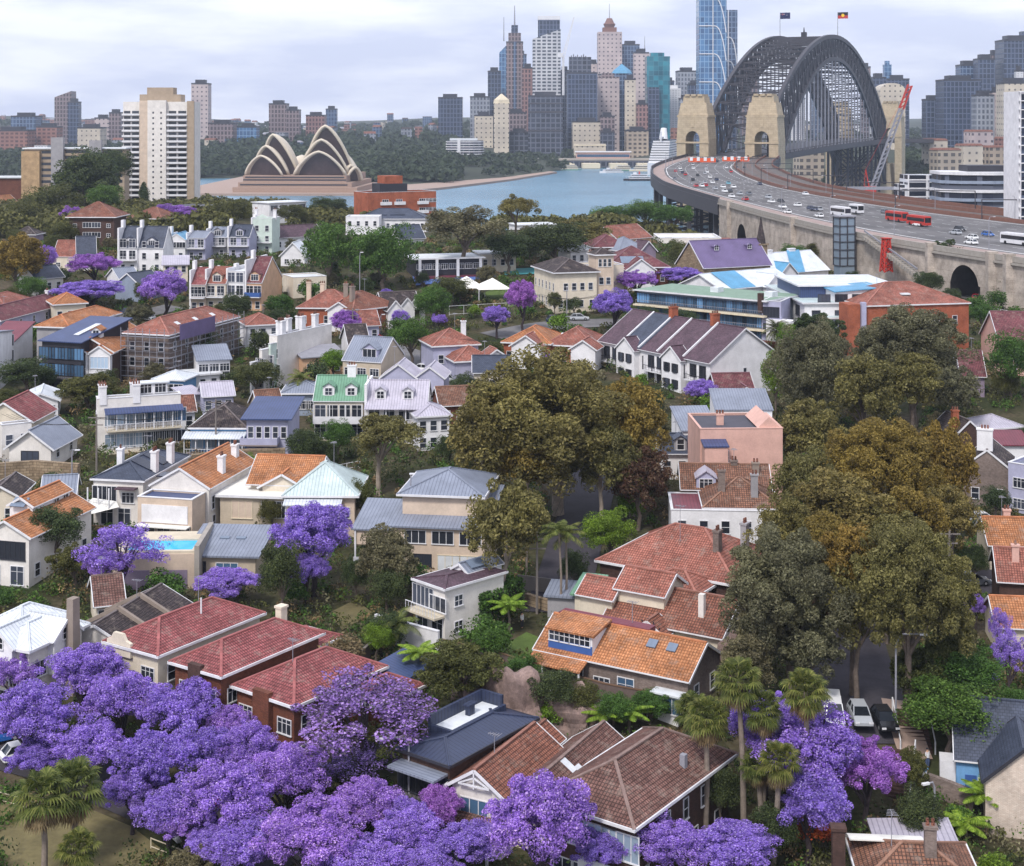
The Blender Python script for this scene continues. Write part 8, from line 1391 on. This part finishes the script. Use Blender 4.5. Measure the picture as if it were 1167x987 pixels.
for a in [('green', 'leaf_dark', 106, 200, 74, 62, 'dense dark fig beside the white apartment tower', None, 'bark', None, 'tree', 'fig_tree', 700), ('green', 'leaf_dark', 134, 190, 40, 44, 'dark tree top touching the white apartment tower', None, 'bark', None, 'tree', 'tree', 720), ('green', 'leaf_olive', 62, 232, 76, 48, 'olive tree on the wooded slope at upper left', None, 'bark', None, 'tree', 'tree', 600), ('green', 'leaf_olive', 28, 248, 60, 40, 'olive tree at the far left of the wooded slope', None, 'bark', None, 'tree', 'tree', 560), ('green', 'leaf_green', 75, 217, 30, 20, 'bright green bush crown on the wooded slope', None, 'bark', None, 'tree', 'tree', 640), ('green', 'leaf_green', 905, 288, 40, 20, 'green tree at the foot of the viaduct wall left of the lift tower'), ('green', 'leaf_olive', 935, 286, 34, 22, 'olive tree against the viaduct wall beside the lift tower'), ('green', 'leaf_dark', 1058, 322, 40, 28, 'dark tree left of the large viaduct arch'), ('cone', 'leaf_dark', 146, 226, 26, 40, 'dark cypress, left one at the foot of the white tower'), ('cone', 'leaf_dark', 164, 228, 24, 36, 'dark cypress, right one at the foot of the white tower'), ('gum', 'leaf_gum_gold', 18, 298, 66, 58, 'golden green tree at the left edge above the orange roof'), ('green', 'leaf_green', 34, 327, 40, 26, 'mid green tree under the golden green one'), ('green', 'leaf_olive', 70, 265, 44, 26, 'olive tree below the dark brick flats on the left'), ('green', 'leaf_olive', 263, 241, 54, 30, 'olive green tree behind the tall pale green house'), ('green', 'leaf_olive', 332, 243, 44, 22, 'olive tree in front of the white modern building'), ('green', 'leaf_dark', 372, 236, 50, 24, 'dark tree between the white block and brick block'), ('green', 'leaf_green', 442, 232, 36, 18, 'small green tree before the red brick block'), ('green', 'leaf_dark', 632, 274, 96, 44, 'dark green figs behind the school, left part'), ('green', 'leaf_dark', 578, 284, 60, 40, 'dark tree right of the broad umbrella tree'), ('gum', 'leaf_gum', 668, 266, 72, 32, 'olive fig top behind the school tower'), ('green', 'leaf_green', 700, 246, 60, 26, 'green harbour fig, leftmost of three by the steel viaduct', None, 'bark', None, 'tree', 'fig_tree', 575), ('green', 'leaf_green', 736, 243, 60, 30, 'green harbour fig, middle of three by the steel viaduct', None, 'bark', None, 'tree', 'fig_tree', 570), ('green', 'leaf_green', 768, 246, 54, 28, 'green harbour fig, rightmost of three by the steel viaduct', None, 'bark', None, 'tree', 'fig_tree', 560), ('green', 'leaf_green', 494, 344, 50, 40, 'round mid green tree right of the three gables'), ('green', 'leaf_green', 468, 384, 58, 48, 'round street tree above the white wagon'), ('green', 'leaf_olive', 514, 328, 54, 28, 'grey olive tree beside the blue court'), ('green', 'leaf_olive', 780, 291, 46, 36, 'round olive tree left of the church'), ('green', 'leaf_dark', 654, 348, 26, 18, 'small dark tree in front of the school wall'), ('green', 'leaf_olive', 632, 344, 20, 24, 'small grey olive tree by the school corner'), ('green', 'leaf_dark', 774, 364, 46, 26, 'dark green tree in front of the glass fronted apartments'), ('green', 'leaf_dark', 735, 360, 40, 20, 'low dark tree behind the terrace chimneys'), ('green', 'leaf_lime', 905, 385, 44, 40, 'lime green tree between the date palm and the dark trees'), ('green', 'leaf_lime', 884, 428, 40, 64, 'lime green tree leaning right of the small orange roof'), ('green', 'leaf_green', 1152, 412, 66, 66, 'bright green tree at the right edge below the viaduct'), ('green', 'leaf_green', 1118, 358, 34, 24, 'green tree right of the orange brick hall'), ('gum', 'leaf_dark', 1080, 297, 46, 52, 'dark tree standing before the viaduct arch'), ('green', 'leaf_dark', 1147, 328, 44, 26, 'dark green tree by the cars at the right edge'), ('green', 'leaf_green', 1090, 231, 66, 22, 'bright green tree in front of the dark glass offices'), ('green', 'leaf_green', 1060, 236, 40, 16, 'green tree below the white framed office'), ('green', 'leaf_dark', 1118, 240, 44, 18, 'dark tree below the grey curved office'), ('green', 'leaf_dark', 1150, 243, 50, 24, 'dark green tree near the white balcony tower'), ('green', 'leaf_lime', 695, 606, 66, 52, 'bright lime round tree beside the dark street'), ('green', 'leaf_dark', 655, 650, 40, 46, 'dark tree behind the two slim palms'), ('green', 'leaf_dark', 62, 606, 74, 60, 'dense dark green tree beside the left orange roof'), ('gum', 'leaf_olive', 84, 640, 56, 40, 'yellow olive tree below the dense dark tree at left'), ('green', 'leaf_dark', 322, 655, 56, 76, 'dark tree left of the bright round jacaranda'), ('green', 'leaf_olive', 310, 584, 36, 32, 'grey green tree in front of the cream house'), ('green', 'leaf_olive', 412, 568, 34, 46, 'bright olive tree between the pyramid roof and the beige house'), ('gum', 'leaf_gum_grey', 442, 640, 70, 70, 'grey flowering tree in front of the beige house'), ('green', 'leaf_dark', 405, 655, 40, 40, 'dark shrubby tree right of the bright round jacaranda'), ('green', 'leaf_dark', 440, 670, 50, 44, 'dark green tree left of the white villa'), ('gum', 'leaf_olive', 525, 768, 92, 66, 'olive tree on the rocky slope above the navy roof'), ('green', 'leaf_dark', 628, 786, 62, 50, 'round dark green shrub tree beside the tall sandstone outcrop'), ('green', 'leaf_dark', 346, 508, 48, 42, 'dark tree below the sage green roof'), ('green', 'leaf_green', 385, 498, 44, 38, 'green tree in front of the sage green terrace'), ('green', 'leaf_olive', 292, 428, 62, 34, 'grey olive tree in the garden below the white terrace'), ('green', 'leaf_green', 318, 348, 42, 26, 'green tree beside the cream gable wall'), ('green', 'leaf_dark', 268, 350, 38, 32, 'dark tree below the white flat roofed terrace'), ('green', 'leaf_lime', 380, 414, 38, 32, 'lime green tree beside the beige gable house'), ('green', 'leaf_dark', 225, 395, 60, 32, 'dark garden tree beside the scaffolding'), ('gum', 'leaf_olive', 100, 445, 70, 34, 'olive tree in the garden below the orange gabled house'), ('green', 'leaf_green', 115, 455, 28, 26, 'small green tree left of the white villa tower'), ('green', 'leaf_dark', 30, 425, 66, 34, 'dark garden tree at the left, above the red roof'), ('green', 'leaf_green', 1085, 815, 120, 76, 'broad green hedge tree right of the street lamp'), ('green', 'leaf_green', 1105, 772, 90, 70, 'olive hedge tree below the right hand jacaranda'), ('green', 'leaf_dark', 1048, 928, 62, 56, 'round dark green tree above the flat grey roof'), ('gum', 'leaf_olive', 1040, 880, 40, 46, 'small olive tree beside the narrow brick stairs'), ('green', 'leaf_green', 1158, 805, 50, 50, 'green tree at the right edge above the blue cottage'), ('green', 'leaf_green', 700, 808, 50, 34, 'yellow green shrub tree below the orange cottage wall'), ('green', 'leaf_dark', 785, 850, 50, 30, 'dark tree behind the dark brick house'), ('green', 'leaf_dark', 820, 900, 50, 60, 'dark leafy tree among the palm trunks'), ('green', 'leaf_dark', 880, 945, 60, 60, 'dark tree under the hanging jacaranda'), ('green', 'leaf_dark', 1135, 570, 40, 30, 'dark hedge tree by the mauve house'), ('green', 'leaf_dark', 1110, 640, 36, 40, 'dark tree above the driveway car'), ('green', 'leaf_green', 560, 730, 50, 34, 'bright green bush tree above the garden lawn'), ('green', 'leaf_lime', 430, 728, 40, 34, 'lime green bush by the white garden wall'), ('green', 'leaf_dark', 800, 620, 30, 30, 'dark tree hidden among the rust red roofs')]: T(*a)
T('shrub', 'leaf_orange', 925, 945, 52, 40, 'orange red flowering shrub under the hanging jacaranda', cat='shrub', name='shrub')
T('gum', 'leaf_dark', 96, 212, 84, 66, 'dark fig spreading before the brown apartment block', None, 'bark', None, 'tree', 'fig_tree', 640); T('green', 'leaf_green', 118, 226, 50, 34, 'green tree low beside the dark figs', None, 'bark', None, 'tree', 'tree', 620)
T('green', 'leaf_green', 598, 764, 50, 36, 'leafy green shrub tree against the timber fence left of the orange cottage', 2); T('green', 'leaf_olive', 660, 796, 60, 36, 'olive shrub tree over the sandstone ledge below the orange cottage', 2); T('green', 'leaf_green', 742, 806, 54, 34, 'green shrub tree in front of the orange cottage bay window', 1.6)
T('shrub', 'leaf_dead', 390, 745, 60, 40, 'dry grey brown shrub behind the red brick flats', cat='shrub', name='shrub')
# clipped hedge
x, y, z = gp(562, 706); e = empty('hedge', (x, y, z), rad(60), 'long dense clipped green hedge beside the white villa', 'hedge'); r_ = np.random.default_rng(5); n = 9000; p = r_.random((n, 3)); ax_ = r_.integers(0, 3, n); p[np.arange(n), ax_] = np.where(ax_ == 2, 1, (r_.random(n) > .5)); p = (p - [.5, .5, 0]) * [7.5, 3.4, 3.8] + r_.normal(size=(n, 3)) * .12
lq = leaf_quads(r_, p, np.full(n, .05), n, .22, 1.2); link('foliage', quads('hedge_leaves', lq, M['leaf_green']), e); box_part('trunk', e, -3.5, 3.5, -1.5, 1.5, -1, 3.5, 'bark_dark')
# palms and ferns
def frond_quads(r_, base, yaw, pitch, L_, droop, nleaf, lw, ll, V_):
    d = np.array([math.cos(yaw), math.sin(yaw), 0]); pts = []; p = np.array(base, float); a = pitch; N_ = 12
    for i in range(N_ + 1): pts.append(p.copy()); p = p + (d * math.cos(a) + np.array([0, 0, 1]) * math.sin(a)) * L_ / N_; a -= droop / N_
    pts = np.array(pts); side = np.array([-d[1], d[0], 0])
    for i in range(N_): V_.append([pts[i] - side * .05, pts[i] + side * .05, pts[i + 1] + side * .04, pts[i + 1] - side * .04])
    for j in range(nleaf):
        t = .12 + .88 * j / nleaf; k = t * N_; i = min(int(k), N_ - 1); q = pts[i] + (pts[i + 1] - pts[i]) * (k - i); fw = (pts[i + 1] - pts[i]); fw /= np.linalg.norm(fw); l = ll * (math.sin(math.pi * min(1, t * .85 + .15)) * .85 + .15)
        for s in (-1, 1): e_ = q + side * s * l * .85 + fw * l * .5 - np.array([0, 0, l * .35]); V_.append([q - fw * lw, q + fw * lw, e_ + fw * lw * .3, e_ - fw * lw * .3])
def feather_mesh(n, L_, pitch, droop, nleaf, lw, ll, seed):
    r_ = np.random.default_rng(seed); V_ = []
    for i in range(n): frond_quads(r_, (0, 0, 0), i * 2.399 + r_.random() * .3, pitch[0] + (pitch[1] - pitch[0]) * i / n, L_ * (.85 + .3 * r_.random()), droop, nleaf, lw, ll, V_)
    return quads('palm_fronds', np.array(V_), M['leaf_palm'])
def fan_mesh(n, seed, p0, p1, R_=.95, pet=1.1):
    r_ = np.random.default_rng(seed); V_ = []
    for i in range(n):
        yaw = i * 2.399 + r_.random() * .4; pi_ = p0 + (p1 - p0) * i / n + r_.normal() * .1; d = np.array([math.cos(yaw) * math.cos(pi_), math.sin(yaw) * math.cos(pi_), math.sin(pi_)]); s = np.array([-math.sin(yaw), math.cos(yaw), 0]); u = np.cross(d, s); c = d * pet * (.8 + .4 * r_.random())
        V_.append([s * -.03, s * .03, c + s * .03, c - s * .03])
        for k in range(13):
            a = (k - 6) / 6 * 1.75; b = d * math.cos(a) + s * math.sin(a); tip = c + b * R_ * (1 - .12 * abs(a)) - np.array([0, 0, .42 * R_]) * (1 if abs(a) < 1.8 else 1); w_ = np.cross(b, u) * .05; m_ = c + b * R_ * .55 - np.array([0, 0, .05]); V_.append([c, m_ + w_, tip, m_ - w_])
    return quads('palm_fans', np.array(V_), M['leaf_palm'])
fans = [(fan_mesh(42, s, 1.3, -.6, .72, .85), fan_mesh(30, s + 9, -.7, -1.35, .62, .75)) for s in (1, 2, 3)]; feath = feather_mesh(13, 2.6, (1.25, .05), 1.5, 22, .05, .75, 4); date = feather_mesh(46, 3.2, (1.4, -.5), 1.2, 22, .05, .6, 6); fernm = feather_mesh(15, 2.6, (.75, .25), .9, 26, .06, .6, 8)
def palm(cx, cy, bx, by, kind, label, r=1.0, name='palm_tree'):
    X, Y, z = gp(bx, by); zc = HC - (cy - HY) / F * Y; Xc = (cx - CX) / F * Y; e = empty(name, (X, Y, z), 0, label, 'palm'); top = Vector((Xc - X, 0, zc - z)); vi[0] += 1; a = vi[0] * 1.7
    MB().tube([(0, 0, -1), tuple(top * .5 + Vector((.15, 0, 0))), tuple(top)], [.3 * (1 if kind == 'fan' else .6), .24 * (1 if kind == 'fan' else .55), .2 * (1 if kind == 'fan' else .5)], 10).build('trunk', M['palm_bark'], e)
    if kind == 'fan':
        g, dd = fans[vi[0] % 3]; link('crown', g, e, tuple(top), a, (r * 1.17,) * 3); o = link('dead_skirt', dd, e, tuple(top + Vector((0, 0, -.3))), a + 1, (r * 1.08,) * 3); o.material_slots[0].link = 'OBJECT'; o.material_slots[0].material = M['leaf_dead']
    else:
        o = link('crown', {'feather': feath, 'date': date, 'fern': fernm}[kind], e, tuple(top), a, (r,) * 3); o.material_slots[0].link = 'OBJECT'; o.material_slots[0].material = M[{'feather': 'leaf_palm', 'date': 'leaf_olive', 'fern': 'leaf_fern'}[kind]]
    return e
for a in [(841, 775, 848, 956, 'tallest fan palm of the clump behind the dark brick house', 1.35), (805, 818, 803, 958, 'fan palm in front of the dark brick house wall', 1.25), (918, 788, 919, 968, 'fan palm standing clear right of the clump, over the jacaranda', 1.3), (869, 808, 868, 958, 'ragged fan palm behind the tallest palm', 1.2), (888, 868, 879, 992, 'short fan palm nearest the bottom edge of the clump', 1.15), (863, 872, 867, 960, 'small fan palm at the lower left of the clump', .95), (48, 908, 50, 1012, 'fan palm at the bottom left, left one of the group', 1.5), (84, 898, 82, 990, 'fan palm at the bottom left, taller bushy one in the middle', 1.6), (88, 968, 88, 1025, 'low fan palm at the bottom left corner group', 1.1), (790, 812, 788, 850, 'bushy yellow green palm behind the dark brick house', 1.3)]: palm(a[0], a[1], a[2], a[3], 'fan', a[4], a[5])
palm(637, 606, 639, 706, 'feather', 'slim feather palm, left of the pair beside the dark street'); palm(645, 610, 644, 702, 'feather', 'slim feather palm, right of the pair beside the dark street'); palm(342, 432, 344, 466, 'feather', 'feather palm in the garden left of the sage green roof', 1.2); palm(885, 376, 886, 402, 'date', 'dark date palm beside the pale green roofed apartments', 1.1); palm(867, 247, 866, 280, 'fan', 'tall thin fan palm in front of the viaduct wall, beside the church spire', 1.8); palm(452, 712, 456, 748, 'feather', 'drooping palm in front of the white garden wall', 1.1); palm(598, 597, 600, 660, 'feather', 'palm hidden under the gum beside the hedge', 1.0)
for a in [(478, 744, 480, 782, 'bright tree fern above the blue roofed shed'), (715, 812, 716, 836, 'bright tree fern below the orange cottage'), (1122, 905, 1122, 940, 'bright tree fern before the white brick gable'), (1098, 938, 1100, 962, 'bright tree fern above the flat grey roof'), (578, 690, 580, 722, 'yellow green tree fern beside the clipped hedge'), (690, 815, 692, 838, 'small tree fern left of the bright one under the cottage')]: palm(*a[:4], 'fern', a[4], 1.0, 'tree_fern')
# garden trees and undergrowth filling the slopes between houses, clear of buildings and roads
def clear(X, Y, m_):
    ok = np.ones(len(X), bool)
    for fx, fy, yaw, a, b in FOOT:
        dx, dy = X - fx, Y - fy; c, s = math.cos(yaw), math.sin(yaw); u, v = dx * c + dy * s, -dx * s + dy * c; ok &= ~((u > -m_) & (u < a + m_) & (v > -m_) & (v < b + m_))
    for C_, w in ROADS:
        d = np.min((X[:, None] - C_[None, :, 0]) ** 2 + (Y[:, None] - C_[None, :, 1]) ** 2, axis=1); ok &= d > (w + m_ * .5) ** 2
    i = np.argmin(np.abs(LQ[:, 1][None] - Y[:, None]), axis=1); ok &= ~((Y > 330) & (X > LQ[i, 0] - 4))
    return ok
r_ = np.random.default_rng(11)
def scatter(n, y0, y1, m_, xs=.40):
    Y = y0 + (y1 - y0) * r_.random(n) ** 1.2; X = (r_.random(n) * 2 - 1) * Y * xs; k = clear(X, Y, m_); return X[k], Y[k]
X, Y = scatter(11000, 105, 480, .7); n = len(X); big = .6 + 1.3 * r_.random(n) ** 1.5; Z = h(X, Y)

def undergrowth(name, X, Y, big, nl, sz, leafs):
    n = len(X); C_ = np.stack([X, Y, h(X, Y) + big * .4], 1); per = max(4, nl // n); cid = np.repeat(np.arange(n), per); N_ = len(cid)
    d = r_.normal(size=(N_, 3)); d[:, 2] = np.abs(d[:, 2]) * 1.1 - .15; d /= np.linalg.norm(d, axis=1)[:, None]; p = C_[cid] + d * big[cid][:, None] * (.5 + .5 * r_.random(N_))[:, None]; nn = d + r_.normal(size=(N_, 3)) * .7; nn /= np.linalg.norm(nn, axis=1)[:, None]; t = np.cross(nn, r_.normal(size=(N_, 3))); t /= np.linalg.norm(t, axis=1)[:, None]; b = np.cross(nn, t); s = (sz * (.6 + .8 * r_.random(N_)) * (.6 + Y[cid] / 300))[:, None]
    P = np.stack([p - t * s * .6, p - b * s * .35, p + t * s * .6, p + b * s * .35], 1); mi = np.repeat(r_.integers(0, len(leafs), n), per)
    return tag(link(name, quads(name, P, [M[k] for k in leafs], mi)), kind='stuff')
undergrowth('undergrowth', X, Y, big, 520000, .24, ['leaf_dark', 'leaf_olive', 'leaf_green', 'leaf_dark', 'leaf_olive', 'leaf_dead', 'leaf_green', 'leaf_gum_grey'])
X, Y = scatter(900, 120, 460, 2.6); k = 0; kinds = [('green', 'leaf_dark', 'dark green garden tree between the houses'), ('green', 'leaf_olive', 'olive green garden tree between the houses'), ('shrub', 'leaf_green', 'round green garden shrub between the houses'), ('gum', 'leaf_gum_grey', 'grey green garden tree between the houses'), ('shrub', 'leaf_dark', 'dark garden shrub between the houses'), ('shrub', 'leaf_lime', 'bright yellow green garden shrub between the houses')]
pts = []
for x, y in zip(X, Y):
    if all((x - a) ** 2 + (y - b) ** 2 > (6 + y * .012) ** 2 for a, b in pts): pts.append((x, y))
for x, y in pts[:200]:
    kd, lf, lab = kinds[r_.integers(0, len(kinds))]; rr = (1.0 + 1.1 * r_.random()) * (1 + y / 600); z = hz(x, y); k += 1
    px_ = CX + x / y * F; pz = HY + (HC - z - rr) * F / y
    T(kd, lf, px_, pz, 2 * rr * F / y, 1.7 * rr * F / y, lab, group='small garden trees and shrubs between the houses', cat='tree' if kd != 'shrub' else 'shrub', name='garden_tree' if kd != 'shrub' else 'garden_shrub', Yd=y)
# far woods: botanic gardens, ridge and hill, nobody could count those trees
def woods(name, polys, nb, leaf='leaf_far', per=60, fs=.34):
    Xs, Ys, Bs = [], [], []
    for x0, x1, y0, y1, n, b0, b1 in polys:
        Y = y0 + (y1 - y0) * r_.random(n); X = ((x0 + (x1 - x0) * r_.random(n)) - CX) / F * Y; Xs.append(X); Ys.append(Y); Bs.append(b0 + (b1 - b0) * r_.random(n))
    X, Y, B = map(np.concatenate, (Xs, Ys, Bs)); Zg = np.maximum(hfar(X, Y), h(X, Y)); k = Zg > 1.0; X, Y, B, Zg = X[k], Y[k], B[k], Zg[k]; n = len(X); cid = np.repeat(np.arange(n), per); N_ = len(cid); d = r_.normal(size=(N_, 3)); d[:, 2] = np.abs(d[:, 2]) - .1; d /= np.linalg.norm(d, axis=1)[:, None]
    p = np.stack([X, Y, Zg + B * .5], 1)[cid] + d * (B[cid] * (.75 + .3 * r_.random(N_)))[:, None]; nn = d + r_.normal(size=(N_, 3)) * .5; nn /= np.linalg.norm(nn, axis=1)[:, None]; t = np.cross(nn, r_.normal(size=(N_, 3))); t /= np.linalg.norm(t, axis=1)[:, None]; b = np.cross(nn, t); s = (B[cid] * fs * (.6 + .8 * r_.random(N_)))[:, None]
    return tag(link(name, quads(name, np.stack([p - t * s, p - b * s * .7, p + t * s, p + b * s * .7], 1), M[leaf])), kind='stuff')
woods('far_woods', [(215, 520, 1640, 2350, 1200, 6, 11), (430, 650, 1800, 2300, 260, 4, 8), (-20, 520, 2400, 4200, 1200, 7, 13), (500, 1180, 2500, 4200, 500, 7, 13), (640, 700, 2290, 2400, 40, 5, 9), (890, 960, 1520, 1640, 120, 5, 9), (1030, 1180, 1480, 2050, 700, 6, 11), (-20, 230, 1780, 2500, 500, 6, 11)], 0)
woods('headland_trees', [(-20, 260, 500, 1000, 700, 3, 6), (250, 330, 620, 1000, 150, 3, 5), (330, 520, 560, 660, 90, 3, 5), (1010, 1180, 620, 760, 120, 2.5, 4), (560, 720, 560, 640, 120, 2.5, 4.5), (680, 800, 550, 610, 110, 3, 5.5)], 0, 'leaf_olive', 190, .17)
# ---------------------------------------------------------------- harbour haze
m = bpy.data.materials.new('haze_air'); m.use_nodes = True; nt = m.node_tree; nt.nodes.remove(nt.nodes['Principled BSDF']); v = nt.nodes.new('ShaderNodeVolumePrincipled'); v.inputs['Color'].default_value = (.74, .84, 1.0, 1); v.inputs['Density'].default_value = HAZE; v.inputs['Anisotropy'].default_value = .2
nt.links.new(v.outputs['Volume'], nt.nodes['Material Output'].inputs['Volume'])
if HAZE > 0: tag(MB().box(-3600, 3600, -60, 7200, -9, 420).build('haze', m), kind='stuff')
